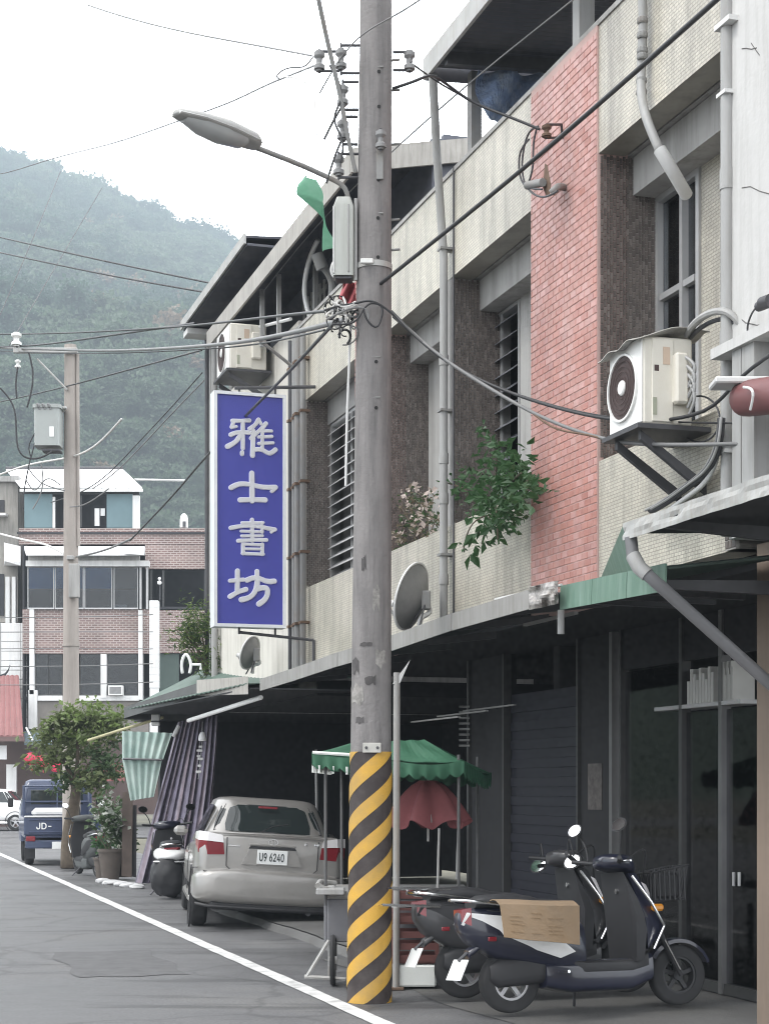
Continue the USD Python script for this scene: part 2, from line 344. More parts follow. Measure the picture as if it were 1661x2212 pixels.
kind = cr.choice(4, len(x), p=[0.42, 0.40, 0.155, 0.025]); kind[-150:] = 0
patch = meshkit.fbm(np.stack([x / 60, y / 60, 0 * x], -1), 3, 9)
kind = np.where((patch > 0.6) & (kind < 2), 2, np.where((patch < 0.4) & (kind == 2), 0, kind))
fo.CreatePrototypesRel().SetTargets(protos)
fo.CreateProtoIndicesAttr(Vt.IntArray.FromNumpy(kind.astype(np.int32)))
fo.CreatePositionsAttr(Vt.Vec3fArray.FromNumpy(np.stack([x, y, z], 1).astype(np.float32)))
fo.CreateScalesAttr(Vt.Vec3fArray.FromNumpy((np.stack([sc, sc, sc * (0.8 + 0.5 * cr.random(len(x)))], 1)).astype(np.float32)))
an = cr.random(len(x)) * 2 * np.pi
fo.CreateOrientationsAttr(Vt.QuathArray([Gf.Quath(float(math.cos(a / 2)), 0, 0, float(math.sin(a / 2))) for a in an]))

# ------------------------------------------------------------------ the air between here and the mountain
haze_m = usdkit.material(stage, '/World/Looks/haze_air', {'v': ('principled_volume', {'color': (0.74, 0.86, 0.96), 'density': 0.00062, 'anisotropy': 0.0})}, [], volume='v.volume')
struct('haze', bbx(-3100, 3100, -500, 5700, -1.2, 290), haze_m, kind='stuff')

# ================================================================== TILED SHOPHOUSE (right-hand row)
cream = tilemat('cream_mosaic_tile', (0.55, 0.515, 0.435), (0.465, 0.435, 0.37), (0.27, 0.255, 0.22), 0.047, 0.0235, 0.0022, damt=0.72, bump=0.8, rough=0.35)
pl_grey = mat('grey_plaster', (0.33, 0.325, 0.315), 0.85, 0.1, 1.5, dirt=(0.17, 0.165, 0.155), dscale=0.9, damt=0.75, streak=True, bump=0.15, bscale=30)
pl_cream = mat('cream_plaster', (0.52, 0.50, 0.455), 0.85, 0.07, 1.5, dirt=(0.25, 0.235, 0.205), dscale=0.9, damt=0.45, streak=True, bump=0.15, bscale=30)
grout_red = mat('red_tile_grout', (0.44, 0.31, 0.285), 0.9, 0.12, 3)
reds = [mat(f'red_tile_{n}', c, 0.42, 0.12, 5, dirt=(0.40, 0.27, 0.25), dscale=1.6, damt=0.6, streak=True) for n, c in (('plain', (0.40, 0.19, 0.158)), ('pale', (0.455, 0.25, 0.225)), ('deep', (0.375, 0.17, 0.142)), ('brown', (0.375, 0.19, 0.17)))]
brown_grout = mat('brown_tile_grout', (0.26, 0.245, 0.23), 0.9, 0.15, 4)
browns = [mat(f'brown_tile_{n}', c, 0.4, 0.15, 5) for n, c in (('dark', (0.085, 0.072, 0.066)), ('mid', (0.115, 0.097, 0.088)), ('worn', (0.145, 0.125, 0.115)))]
dark_room = mat('room_wall', (0.022, 0.022, 0.025), 0.9, 0.1, 1)  # near-black colour paints in the darkness of the rooms and bay
glass_w = panemat('window_glass', (0.42, 0.45, 0.48), 1.5)
alu = mat('aluminium', (0.42, 0.42, 0.42), 0.45, 0.08, 3, metallic=0.55)
alu_d = mat('darkened_aluminium', (0.06, 0.06, 0.06), 0.5, 0.1, 3, metallic=0.3)  # darker aluminium with arcade shade in its colour; far window frames share it

U_END = 8.42
house = thing('tiled_shophouse', 'two-storey shophouse faced in cream mosaic tile with a red tiled pillar', 'building', F(0, 0, 0))
part(house, 'parapet', fbox(-1.97, U_END, -0.2, 0, 5.97, 6.86), cream)
part(house, 'coping', fbox(-1.97, U_END, -0.24, 0.012, 6.862, 6.90), pl_grey)
for a, b in ((-1.97, -0.002), (1.212, 4.988), (5.952, U_END)):
    part(house, 'sill_wall', fbox(a, b, -0.22, 0, 2.95, 3.82), cream)
    part(house, 'window_ledge', fbox(a + 0.02, b - 0.02, -0.45, -0.222, 3.70, 3.815), pl_grey)
bays = [(-1.84, -0.002), (1.212, 3.05), (3.2, 4.988), (5.952, 8.0)]
for a, b in ((0, 1.21), (4.99, 5.95)):
    part(house, 'pillar_core', fbox(a, b, -0.22, 0.012, 2.86, 6.868), grout_red)
part(house, 'mullion_pier', fbox(3.052, 3.198, -0.45, -0.002, 3.822, 5.968), pl_grey)
part(house, 'end_pier', fbox(8.002, U_END, -0.45, -0.002, 3.822, 5.968), pl_cream)
part(house, 'brown_pilaster', fbox(-1.97, -1.842, -0.3, 0.022, 2.95, 6.866), brown_grout)
for k, (a, b) in enumerate(bays):
    part(house, 'lintel', fbox(a + 0.002, b - 0.002, -0.452, -0.26, 5.70, 5.968), pl_grey)
    # far side of the window recess, lined with small brown tiles
    part(house, 'recess_side', fbox(b, b + 0.05, -0.45, -0.224, 3.822, 5.968), brown_grout)
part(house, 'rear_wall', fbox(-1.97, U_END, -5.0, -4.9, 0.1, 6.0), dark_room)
part(house, 'upper_floor', fbox(-1.97, U_END, -4.9, -0.222, 2.86, 3.06), mat('shaded_ceiling', (0.02, 0.02, 0.022), 0.9, 0.1, 1))  # near-black colour paints the arcade shade onto the ceiling
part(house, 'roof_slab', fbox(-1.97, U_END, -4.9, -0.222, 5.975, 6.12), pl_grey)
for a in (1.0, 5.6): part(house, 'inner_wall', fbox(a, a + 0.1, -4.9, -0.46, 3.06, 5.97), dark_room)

# red tiles of the near pillar, laid one by one (10 x 5 cm), the nearest 300 as parts of their own
tr = np.random.default_rng(5)
def tile_block(u0, u1, z0, z1, o, tw, th, gap, depth, stagger=True, jit=0.0015):
    out = []; rows = int((z1 - z0) / (th + gap))
    for r in range(rows):
        zz = z0 + r * (th + gap); off = (tw + gap) / 2 if (stagger and r % 2) else 0
        u = u0 - off
        while u < u1 - 0.01:
            a, b = max(u, u0), min(u + tw, u1)
            if b - a > 0.015: out.append((a, b, zz, zz + th))
            u += tw + gap
    return out
def tile_mesh(a, b, z0, z1, o, d):
    c = 0.003; q = np.array([[a, o, z0], [b, o, z0], [b, o, z1], [a, o, z1], [a + c, o + d, z0 + c], [b - c, o + d, z0 + c], [b - c, o + d, z1 - c], [a + c, o + d, z1 - c]])
    q[4:, 1] += tr.normal(size=4) * 0.0006
    f = np.array([[4, 6, 5], [4, 7, 6], [0, 4, 5], [0, 5, 1], [1, 5, 6], [1, 6, 2], [2, 6, 7], [2, 7, 3], [3, 7, 4], [3, 4, 0]])
    return F0 + q @ RF.T, f
rt = tile_block(0.004, 1.206, 2.9, 6.86, 0.012, 0.096, 0.047, 0.006, 0.006)
def redkind(z):
    k = tr.choice(4, p=[0.52, 0.2, 0.2, 0.08]); return 1 if (z > 5.7 and tr.random() < 0.55) else k
rt = [(t, redkind(t[2])) for t in rt]
rt.sort(key=lambda q: q[0][2] + 0.15 * q[0][0])
mid = [q for q in rt if 4.1 < q[0][2] < 6.9]
near = set(id(q) for q in (mid[::max(1, len(mid) // 300)][:0] or sorted(rt, key=lambda q: abs(q[0][2] - 3.6))[:300]))
rest = {0: [], 1: [], 2: [], 3: []}
for q in rt:
    m = tile_mesh(*q[0], 0.012, 0.005)
    if id(q) in near: part(house, 'red_tile', m, reds[q[1]])
    else: rest[q[1]].append(m)
for k, ms in rest.items():
    if ms: part(house, 'red_tiling', cat(*ms), reds[k], kind='stuff')
far = {0: [], 1: [], 2: [], 3: []}
for t in tile_block(4.994, 5.946, 2.9, 6.86, 0.012, 0.096, 0.047, 0.006, 0.006): far[redkind(t[2])].append(tile_mesh(*t, 0.012, 0.008))
for k, ms in far.items():
    if ms: part(house, 'red_tiling', cat(*ms), reds[k], kind='stuff')
# brown upright mosaic in the window recesses: faces look along -u
def side_tile(o0, o1, z0, z1, u, d):
    c = 0.002; q = np.array([[u, o0, z0], [u, o1, z0], [u, o1, z1], [u, o0, z1], [u - d, o0 + c, z0 + c], [u - d, o1 - c, z0 + c], [u - d, o1 - c, z1 - c], [u - d, o0 + c, z1 - c]])
    f = np.array([[4, 6, 5], [4, 7, 6], [0, 4, 5], [0, 5, 1], [1, 5, 6], [1, 6, 2], [2, 6, 7], [2, 7, 3], [3, 7, 4], [3, 4, 0]])
    return F0 + q @ RF.T, f
nb = 0
for k, (a, b) in enumerate(bays):
    acc = {0: [], 1: [], 2: []}
    cols = int(0.45 / 0.0245)
    omin = -0.285 if k == 3 else -0.45
    for ci in range(cols):
        o0 = -0.448 + ci * 0.0245
        if o0 < omin: continue
        zz = 3.825 + (0.0245 if ci % 2 else 0)
        while zz < 5.95:
            z1 = min(zz + 0.0455, 5.965)
            if not (o0 < -0.25 and z1 > 5.69) or True:
                kk = tr.choice(3, p=[0.45, 0.4, 0.15]); m = side_tile(o0, o0 + 0.0215, zz, z1, b, 0.005)
                if k == 0 and nb < 300 and o0 > -0.33 and 4.3 < zz: part(house, 'brown_tile', m, browns[kk]); nb += 1
                else: acc[kk].append(m)
            zz += 0.049
    for kk, ms in acc.items():
        if ms: part(house, 'brown_tiling', cat(*ms), browns[kk], kind='stuff')
acc = {0: [], 1: [], 2: []}
for r in range(78):
    for c in range(3):
        z0 = 2.96 + r * 0.05; u0 = -1.968 + c * 0.042
        acc[tr.choice(3, p=[0.4, 0.4, 0.2])].append(tile_mesh(u0, u0 + 0.039, z0, z0 + 0.046, 0.022, 0.005))
for kk, ms in acc.items(): part(house, 'brown_tiling', cat(*ms), browns[kk], kind='stuff')

# windows in the recesses: wall round them, frame, panes
def window(t, a, b, wa, wb, z0, z1, o, cols, rows, fr=alu, wall=pl_grey, glass=glass_w, fw=0.045, us=None):
    ms = [fbox(a, wa, o - 0.1, o, 3.72, 5.972), fbox(wb, b, o - 0.1, o, 3.72, 5.972)]
    if z0 > 3.73: ms.append(fbox(wa, wb, o - 0.1, o, 3.72, z0))
    if z1 < 5.97: ms.append(fbox(wa, wb, o - 0.1, o, z1, 5.972))
    part(t, 'window_wall', cat(*ms), wall)
    w = part(t, 'window', cat(fbox(wa, wb, o - 0.07, o + 0.02, z0, z0 + fw), fbox(wa, wb, o - 0.07, o + 0.02, z1 - fw, z1), fbox(wa, wa + fw, o - 0.07, o + 0.02, z0 + fw, z1 - fw), fbox(wb - fw, wb, o - 0.07, o + 0.02, z0 + fw, z1 - fw)), fr)
    us = np.linspace(wa + fw, wb - fw, cols + 1) if us is None else np.array(us); zs = np.array(rows)
    for u in us[1:-1]: part(w, 'mullion', fbox(u - fw / 2, u + fw / 2, o - 0.05, o + 0.026, z0 + fw, z1 - fw), fr)
    for z in zs[1:-1]:
        for i in range(cols): part(w, 'transom', fbox(us[i] + fw * .5, us[i + 1] - fw * .5, o - 0.045, o + 0.018, z - fw / 2, z + fw / 2), fr)
    for i in range(cols):
        for j in range(len(zs) - 1): part(w, 'pane', fbox(us[i] + .01, us[i + 1] - .01, o - 0.03, o - 0.022, zs[j] + .01, zs[j + 1] - .01), glass)
    return w
def uat(x, o): return uoz(Wf(x, 900, o))[0]
w1 = window(house, -1.84, 0, uat(1514, -.45), uat(1419, -.45), 3.84, 5.70, -0.45, 2, [3.88, 4.98, 5.66], wall=cream, glass=glass_w, us=[uat(1514, -.45) + .045, uat(1477, -.45), uat(1419, -.45) - .045])
part(w1, 'blind', fbox(uat(1512, -.45) + .03, uat(1479, -.45), -.56, -.55, 3.9, 5.66), mat('pale_blind', (0.5, 0.5, 0.48), 0.8, 0.05, 2))
window(house, 3.2, 4.99, 3.35, 4.05, 4.62, 5.68, -0.45, 1, [4.66, 5.64])
# louvred windows: blades in a frame in front of a dark room
def louvre(t, a, b, wa, wb, z0, z1, o, n, blade):
    part(t, 'window_wall', cat(fbox(a, wa, o - 0.1, o, 3.72, 5.972), fbox(wb, b, o - 0.1, o, 3.72, 5.972), fbox(wa, wb, o - 0.1, o, 3.72, z0), fbox(wa, wb, o - 0.1, o, z1, 5.972)), pl_grey)
    w = part(t, 'louvre_window', cat(fbox(wa, wa + .03, o - .09, o + .015, z0, z1), fbox(wb - .03, wb, o - .09, o + .015, z0, z1), fbox(wa + .03, wb - .03, o - .09, o + .015, z1 - .03, z1), fbox(wa + .03, wb - .03, o - .09, o + .015, z0, z0 + .03),
             fbox((wa + wb) / 2 - .012, (wa + wb) / 2 + .012, o + .004, o + .022, z0 + .03, z1 - .03)), alu)
    for i in range(n):
        zc = z0 + .08 + (z1 - z0 - .16) * i / (n - 1); q = []
        for u in (wa + .035, wb - .035):
            for dz, do in ((-.05, .055), (.045, -.075)):
                for th in (-.004, .004): q.append(F(u, o + do, zc + dz + th))
        part(w, 'louvre_blade', hull(q), blade)
blade_g = mat('frosted_glass_blade', (0.13, 0.135, 0.15), 0.15, 0.05, 3, spec=0.6)
blade_w = mat('pale_blade', (0.42, 0.42, 0.42), 0.5, 0.08, 3)
louvre(house, 1.21, 3.05, uat(1124, -.45), uat(1050, -.45), 3.88, 5.69, -0.45, 12, blade_g)
louvre(house, 5.95, 8.0, 6.2, uat(716, -.29), 3.88, 5.69, -0.29, 15, blade_w)

# ground floor of the arcade: columns, ceiling, shop front
pl_dark = mat('dim_plaster', (0.026, 0.026, 0.028), 0.85, 0.12, 1.2, dirt=(0.02, 0.02, 0.021), dscale=1.0, damt=0.5, streak=True)  # plaster colour lowered to paint in the shade of the arcade
col_beige = mat('beige_column_paint', (0.17, 0.13, 0.10), 0.7, 0.1, 1.5, dirt=(0.09, 0.075, 0.06), dscale=1.0, damt=0.5, streak=True)
part(house, 'column', fbox(-2.70, -2.14, -0.42, -0.02, 0.0, 2.95), col_beige, label='beige painted column at the right edge')
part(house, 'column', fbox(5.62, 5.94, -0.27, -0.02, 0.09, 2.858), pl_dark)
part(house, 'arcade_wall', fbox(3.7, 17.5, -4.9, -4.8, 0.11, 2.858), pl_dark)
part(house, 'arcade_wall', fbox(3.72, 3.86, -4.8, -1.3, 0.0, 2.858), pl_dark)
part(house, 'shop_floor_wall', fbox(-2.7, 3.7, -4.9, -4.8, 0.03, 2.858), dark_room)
so = -1.16
alu_p = mat('shaded_aluminium', (0.15, 0.15, 0.15), 0.5, 0.1, 3, metallic=0.4)  # post metal toned down, shop-front shade included in the colour
def su(x): return uoz(Wf(x, 1700, so))[0]
for xx, w_, m_ in ((1562, .05, alu_p), (1476, .05, alu_d), (1345, .03, alu_d), (1325, .06, alu_p), (1252, .035, alu_d), (1092, .04, alu_d), (1015, .05, alu_d)):
    part(house, 'door_post', fbox(su(xx) - w_ / 2, su(xx) + w_ / 2, so - 0.05, so + 0.03, 0.02, 2.855), m_)
xs_ = [1640, 1562, 1476, 1345]
for a, b in zip(xs_[:-1], xs_[1:]):
    part(house, 'glass_door', fbox(su(a) + .03, su(b) - .03, so - 0.02, so - 0.01, 0.10, 2.5 if a == 1476 else 2.12), panemat('shop_glass', (0.72, 0.72, 0.74), 1.22))
    part(house, 'door_rail', fbox(su(a) + .026, su(b) - .026, so - 0.04, so + 0.01, 0.02, 0.10), alu_d)
    part(house, 'transom_panel', fbox(su(a) + .026, su(b) - .026, so - 0.04, so + 0.01, 2.52, 2.855), dark_room)
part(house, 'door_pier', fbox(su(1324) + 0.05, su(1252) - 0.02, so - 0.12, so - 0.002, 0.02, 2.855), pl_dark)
part(house, 'shutter', cat(*[fbox(su(1250) + .02, su(1094) - .02, so - 0.06, so - 0.045 + 0.012 * (i % 2), 0.02 + i * 0.09, 0.02 + i * 0.09 + 0.088) for i in range(27)]), mat('navy_shutter', (0.010, 0.0105, 0.018), 0.6, 0.1, 2))  # navy taken almost to black, with the arcade shade painted in
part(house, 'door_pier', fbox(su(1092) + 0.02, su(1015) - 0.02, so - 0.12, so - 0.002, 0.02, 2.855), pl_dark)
shelf = part(house, 'shelf_board', fbox(su(1606), su(1420), so - 0.20, so + 0.03, 2.15, 2.18), blade_w)
part(house, 'shelf_board', fbox(su(1590), su(1440), so - 0.06, so - 0.022, 2.04, 2.115), pl_grey)
paper = mat('white_paper', (0.48, 0.48, 0.46), 0.6, 0.05, 8)
for xa, xb, h in ((1488, 1546, 0.26), (1562, 1588, 0.28)):
    for i in range(9):
        u0, u1 = su(xb), su(xa); a = u0 + (u1 - u0) * i / 9
        part(house, 'paper_stack', fbox(a + .004, a + (u1 - u0) / 9 - .004, so - 0.16, so + 0.02, 2.182, 2.182 + h * (0.85 + 0.2 * math.sin(i * 2.1))), paper)
part(house, 'wall_notice', fbox(-2.135, -2.12, -0.34, -0.12, 1.88, 2.2), paper)

for x in (1584, 1596):
    part(house, 'door_handle', tube([Wf(x, 1885, so + .03), Wf(x, 1915, so + .03)], .012, 6), alu)
part(house, 'draped_stock', hull([Wf(x, y, so - d) for x, y in ((1492, 1970), (1556, 1965), (1500, 1905), (1530, 1892), (1552, 1888)) for d in (.12, .4)]), mat('pale_stock', (.30, .30, .29), .9, .2, 6, bump=.8, bscale=9))
part(house, 'stock_box', cbox(Wf(1450, 2040, so - .4), (.4, .3, .5), .02, RF), mat('brown_stock', (.10, .07, .05), .9, .2, 6))
part(house, 'stock_box', cbox(Wf(1520, 2060, so - .4), (.5, .3, .35), .02, RF), mat('blue_stock', (.03, .035, .07), .8, .2, 6))
part(house, 'poster', fbox(su(1300), su(1270), so - .001, so + .004, 1.35, 1.75), mat('faded_poster', (.10, .09, .085), .8, .4, 14))
# ================================================================== ROOFTOP SHEDS, NEIGHBOURS, AWNINGS
shed_roof = mat('dark_roof_sheet', (0.06, 0.062, 0.075), 0.75, 0.15, 1.5, dirt=(0.14, 0.13, 0.12), dscale=2, damt=0.4)
shed_wall = mat('slate_blue_sheet', (0.095, 0.10, 0.12), 0.7, 0.15, 1.2)
fascia_m = mat('weathered_fascia', (0.34, 0.325, 0.30), 0.7, 0.12, 3, dirt=(0.16, 0.15, 0.13), dscale=4, damt=0.6, streak=True)
galv = mat('galvanised_sheet', (0.36, 0.36, 0.35), 0.55, 0.15, 4, metallic=0.25, dirt=(0.28, 0.25, 0.21), dscale=3, damt=0.6, streak=True)
dark_metal = mat('dark_metal', (0.07, 0.07, 0.075), 0.55, 0.15, 5, metallic=0.3)
steel_grey = mat('painted_steel', (0.22, 0.22, 0.215), 0.55, 0.12, 5, dirt=(0.14, 0.10, 0.07), dscale=5, damt=0.5)
pvc = mat('grey_pvc', (0.30, 0.30, 0.295), 0.5, 0.07, 2, dirt=(0.2, 0.19, 0.17), dscale=2, damt=0.5, streak=True)
pvc_l = mat('pale_pvc', (0.55, 0.55, 0.54), 0.5, 0.07, 2)
rust = mat('rusty_iron', (0.13, 0.085, 0.06), 0.9, 0.3, 8)

def roof_sheet(u0, u1, o0, o1, z0, z1, n=None, th=0.025, amp=0.012):
    """ribbed sheet sloping from its front edge (o0, z0) to its back edge (o1, z1)"""
    n = n or max(8, int(abs(u1 - u0) / 0.075) * 2)
    g = grid(lambda s, t: F(u0 + (u1 - u0) * s, o0 + (o1 - o0) * t, z0 + (z1 - z0) * t + amp * (int(round(s * n)) % 2)), n, 2)
    return thick(g, th)
# near rooftop shelter ------------------------------------------------------------
sa = thing('rooftop_shelter', 'open rooftop shelter with a dark sheet roof above the red tiled pillar', 'shelter', F(0, 0, 6.9))
part(sa, 'roof_sheet', roof_sheet(-7, 2.80, 0.30, -3.9, 7.66, 7.92), shed_roof)
part(sa, 'eave_trim', fbox(-7, 2.84, 0.302, 0.33, 7.56, 7.74), galv)
part(sa, 'gable_trim', hull([F(2.842, o, z + d) for o, z in ((0.30, 7.60), (-3.9, 7.86)) for d in (-0.03, 0.11)] + [F(2.87, o, z + d) for o, z in ((0.30, 7.60), (-3.9, 7.86)) for d in (-0.03, 0.11)]), shed_roof)
for i in range(5):
    u = 2.4 - i * 2.2; part(sa, 'rafter', hull([F(u + du, o, z + d) for o, z in ((0.28, 7.60), (-3.8, 7.85)) for d in (-0.08, 0.02) for du in (-.03, .03)]), dark_metal)
part(sa, 'post', fbox(2.66, 2.76, -0.13, -0.04, 6.90, 7.62), steel_grey)
part(sa, 'post', fbox(0.38, 0.50, -0.14, -0.02, 6.90, 7.62), pvc)
part(sa, 'post', fbox(-2.6, -2.48, -0.14, -0.02, 6.90, 7.62), steel_grey)
part(sa, 'post', fbox(2.66, 2.74, -3.7, -3.62, 6.12, 7.84), steel_grey)
tarp_m = mat('blue_grey_net', (0.17, 0.23, 0.36), 0.8, 0.35, 14, bump=0.8, bscale=30, dirt=(0.36, 0.40, 0.46), dscale=9, damt=0.8)
def tarp_pt(s, t):
    o = -0.06 - 0.95 * s; top = 7.58 + 0.062 * (-o); drop = 0.10 + 0.40 * math.sin(math.pi * min(1, .12 + s * .9)) ** 0.6 + 0.05 * math.sin(s * 23)
    return F(2.55 + 0.08 * math.sin(s * 17 + t * 4), o, top - drop * t)
single('tarpaulin', thick(grid(tarp_pt, 40, 8), 0.004), tarp_m, 'torn blue-grey netting sagging under the open rooftop shelter', 'tarpaulin')
# far rooftop room ----------------------------------------------------------------
sb = thing('rooftop_room', 'lean-to rooftop room with a tan fascia behind the concrete pole', 'rooftop room', F(8, 0, 6.9))
part(sb, 'roof_sheet', roof_sheet(5.0, 11.9, 0.32, -3.6, 7.70, 8.5), shed_roof)
part(sb, 'fascia', fbox(5.0, 11.94, 0.322, 0.35, 7.50, 7.72), fascia_m)
part(sb, 'gable_fascia', hull([F(u, o, z + d) for u in (4.955, 4.985) for o, z in ((0.35, 7.50), (-3.6, 8.28)) for d in (0, 0.23)]), fascia_m)
part(sb, 'front_wall', cat(fbox(5.02, 8.9, -0.62, -0.5, 6.12, 7.95), fbox(9.9, 11.8, -0.62, -0.5, 6.12, 7.95), fbox(8.9, 9.9, -0.62, -0.5, 6.12, 6.95), fbox(8.9, 9.9, -0.62, -0.5, 7.65, 7.95)), shed_wall)
part(sb, 'gable_wall', fbox(5.02, 5.1, -3.5, -0.62, 6.12, 8.0), shed_wall)
part(sb, 'back_wall', fbox(5.1, 11.8, -3.5, -3.4, 6.12, 8.3), shed_wall)
wn = part(sb, 'window', cat(fbox(8.9, 9.9, -0.58, -0.54, 6.95, 6.99), fbox(8.9, 9.9, -0.58, -0.54, 7.61, 7.65)), alu)
part(wn, 'pane', fbox(8.9, 9.9, -0.57, -0.56, 6.99, 7.61), glass_w)
for i in range(6): part(wn, 'grille_bar', fbox(8.92 + i * .19, 8.95 + i * .19, -0.49, -0.465, 6.8, 7.66), pvc_l)
for u, o, z1 in ((9.35, 0.16, 7.6), (8.75, 0.1, 7.62), (8.2, -0.2, 7.6), (11.5, 0.2, 7.55)):
    part(sb, 'post', fbox(u, u + .05, o, o + .05, 6.905, z1), pvc)
# awning stay: two curved pale pipes and a slanted rod on the parapet
single('bent_pipe', tube(smoothpath([F(8.0, -0.05, 6.92), F(8.05, 0.0, 7.2), F(7.85, 0.02, 7.45), F(7.4, 0.02, 7.62)], 16), 0.028, 8), pvc_l, 'pale curved pipe standing against the dark front of the rooftop room', 'pipe', smooth=True)
single('flue_pipe', cat(tube(smoothpath([F(7.3, -0.1, 6.92), F(7.28, -0.1, 7.15), F(7.2, 0.05, 7.3)], 12), 0.04, 8), cyl(F(7.2, 0.02, 7.24), F(7.2, 0.08, 7.4), 0.07, n=12)), steel_grey, 'short dull flue with a cap beside the curved pale pipe', 'flue', smooth=40)
single('slanted_rod', tube([F(9.8, 0.15, 7.25), F(8.3, 0.1, 6.97)], 0.02, 6), pvc_l, 'thin pale rod slanting over the parapet below the barred window', 'rod')
# green sheet hanging loose over the roof edge near the pole
green_cloth = mat('green_sheet', (0.10, 0.27, 0.17), 0.6, 0.15, 4, dirt=(0.25, 0.40, 0.32), dscale=3, damt=0.4)
def gs_pt(s, t):
    a = W(662 + 22 * t, 378 + 10 * t, 17.0); b = W(650 + 36 * t, 420 + 14 * t, 17.0); c = W(684 + 30 * t, 470 + 8 * t, 17.1); d = W(704 + 22 * t, 545 - 12 * t, 17.2)
    k = s * 3; i = min(int(k), 2); q = [a, b, c, d]; p = q[i] * (1 - (k - i)) + q[i + 1] * (k - i)
    return p + ND * (0.06 * math.sin(s * 7 + t * 3))
single('loose_sheet', thick(grid(gs_pt, 24, 6), 0.006), green_cloth, 'strip of green sheeting hanging loose over the roof edge beside the pole', 'sheet', smooth=True)

# far end of the row: plain building with a deep dark eave ---------------------------
eb = thing('plain_end_house', 'cream plastered house with a deep dark eave behind the blue sign', 'building', F(11, 0, 0))
part(eb, 'front_wall', fbox(U_END + 0.02, 13.3, -0.25, -0.03, 2.7, 7.0), pl_cream)
part(eb, 'end_wall', fbox(13.1, 13.302, -5, -0.252, 2.62, 8.1), pl_grey)
part(eb, 'upper_wall', fbox(11.95, 13.09, -0.6, -0.3, 7.0, 8.1), shed_wall)
part(eb, 'rear_wall', fbox(U_END + 0.02, 13.09, -5, -4.9, 0.1, 8.1), dark_room)
part(eb, 'upper_floor', fbox(U_END + 0.02, 13.09, -4.9, -0.252, 2.62, 2.8), MC['shaded_ceiling'])  # same ceiling colour, parking-bay shade painted in
part(eb, 'roof', roof_sheet(9.3, 13.4, 0.40, -2.5, 8.19, 8.35), shed_roof)
part(eb, 'eave_trim', fbox(9.3, 13.44, 0.402, 0.43, 8.12, 8.24), galv)
part(eb, 'soffit', fbox(9.3, 13.4, -0.3, 0.39, 8.10, 8.13), shed_roof)
part(eb, 'gutter', fbox(13.1, 13.42, -0.05, 0.39, 8.0, 8.08), pvc_l)
ew = part(eb, 'side_window', fbox(10.1, 10.9, -0.05, -0.005, 3.95, 5.3), alu)
part(ew, 'pane', fbox(10.14, 10.86, -0.045, 0.001, 3.99, 5.26), glass_w)
for i in range(5): part(ew, 'grille_bar', fbox(10.16 + .16 * i, 10.18 + .16 * i, 0.03, 0.05, 3.9, 5.35), dark_metal)
for x, r, m in ((447, .035, dark_metal), (455, .025, pvc), (463, .045, pvc)):
    p = uoz(Wf(x, 1400, 0.06))
    part(eb, 'drainpipe', cyl(F(p[0], p[1], 2.9), F(p[0], p[1], 7.98), r, n=10), m, smooth=40)
red_tin = mat('red_tin', (0.30, 0.045, 0.05), 0.55, 0.1, 3)
lan = thing('red_roof_drum', 'red drum with a white end lying on the far eave', 'drum', F(11.0, 0.2, 8.3))
c0 = W(512, 588, 22.4)
part(lan, 'drum', cyl(c0, c0 + UD * -0.5 + np.array([0, 0, 0.12]), 0.15, n=18), red_tin, smooth=40)
part(lan, 'end_cap', cyl(c0 + ND * 0.1 + UD * .08, c0 + ND * 0.22 + UD * .02, 0.05, n=12), pvc_l, smooth=40)

# pipes up the seam between the two buildings, beside the sign
seam = thing('seam_pipes', 'bundle of old grey pipes up the wall just right of the blue sign', 'pipes', F(8.3, 0.05, 2.9))
for x, r, m in ((627, .03, dark_metal), (634, .022, pvc), (644, .05, steel_grey), (654, .035, steel_grey)):
    p = uoz(Wf(x, 1400, 0.07)); part(seam, 'pipe', cyl(F(p[0], p[1], 2.9), F(p[0], p[1], 6.75), r, n=10), m, smooth=40)
    for z in (3.4, 4.2, 5.0, 5.8, 6.4): part(seam, 'clip', fbox(p[0] - r - .012, p[0] + r + .012, p[1] - .07, p[1] + r + .006, z, z + .03), rust)

# bare concrete wall of the next house at the right edge ------------------------------
bare = mat('bare_concrete_wall', (0.47, 0.465, 0.455), 0.85, 0.06, 0.8, dirt=(0.33, 0.325, 0.31), dscale=2.2, damt=0.5, bump=0.3, bscale=25, streak=True)
nb_ = thing('concrete_neighbour_house', 'pale bare concrete house wall with cracks at the right edge', 'building', F(-3, 0, 0))
part(nb_, 'upper_wall', fbox(-6, -1.975, -0.4, 0.07, 3.0, 9.5), bare)
part(nb_, 'side_fin', fbox(-2.02, -1.975, -3, -0.402, 3.0, 9.5), bare)
crk = mat('crack', (0.12, 0.115, 0.11), 0.95, 0.1)
for pts in ([(1602, 104), (1612, 103), (1622, 105), (1634, 102)], [(1622, 92), (1630, 104), (1640, 118)], [(1602, 405), (1620, 402), (1640, 412), (1661, 418)], [(1602, 690), (1610, 697), (1622, 699), (1634, 702), (1648, 701), (1661, 708)]):
    part(nb_, 'crack', tube([Wf(x, y, 0.071) for x, y in pts], 0.003, 4), crk)
part(nb_, 'ledge', fbox(-6, -1.99, 0.071, 0.20, 4.04, 4.10), bare)
for x, w in ((1607, .05), (1632, .07)): 
    p = uoz(Wf(x, 950, 0.12)); part(nb_, 'bracket_post', fbox(p[0] - w, p[0] + w, 0.072, 0.17, 3.2, 4.04), pvc)
cm = thing('wall_camera', 'small black security camera on the pale concrete wall', 'camera', Wf(1650, 660, 0.15))
a, b = Wf(1638, 662, 0.22), Wf(1664, 652, 0.22)
part(cm, 'body', cyl(a, b, 0.028, n=12), dark_metal, smooth=40)
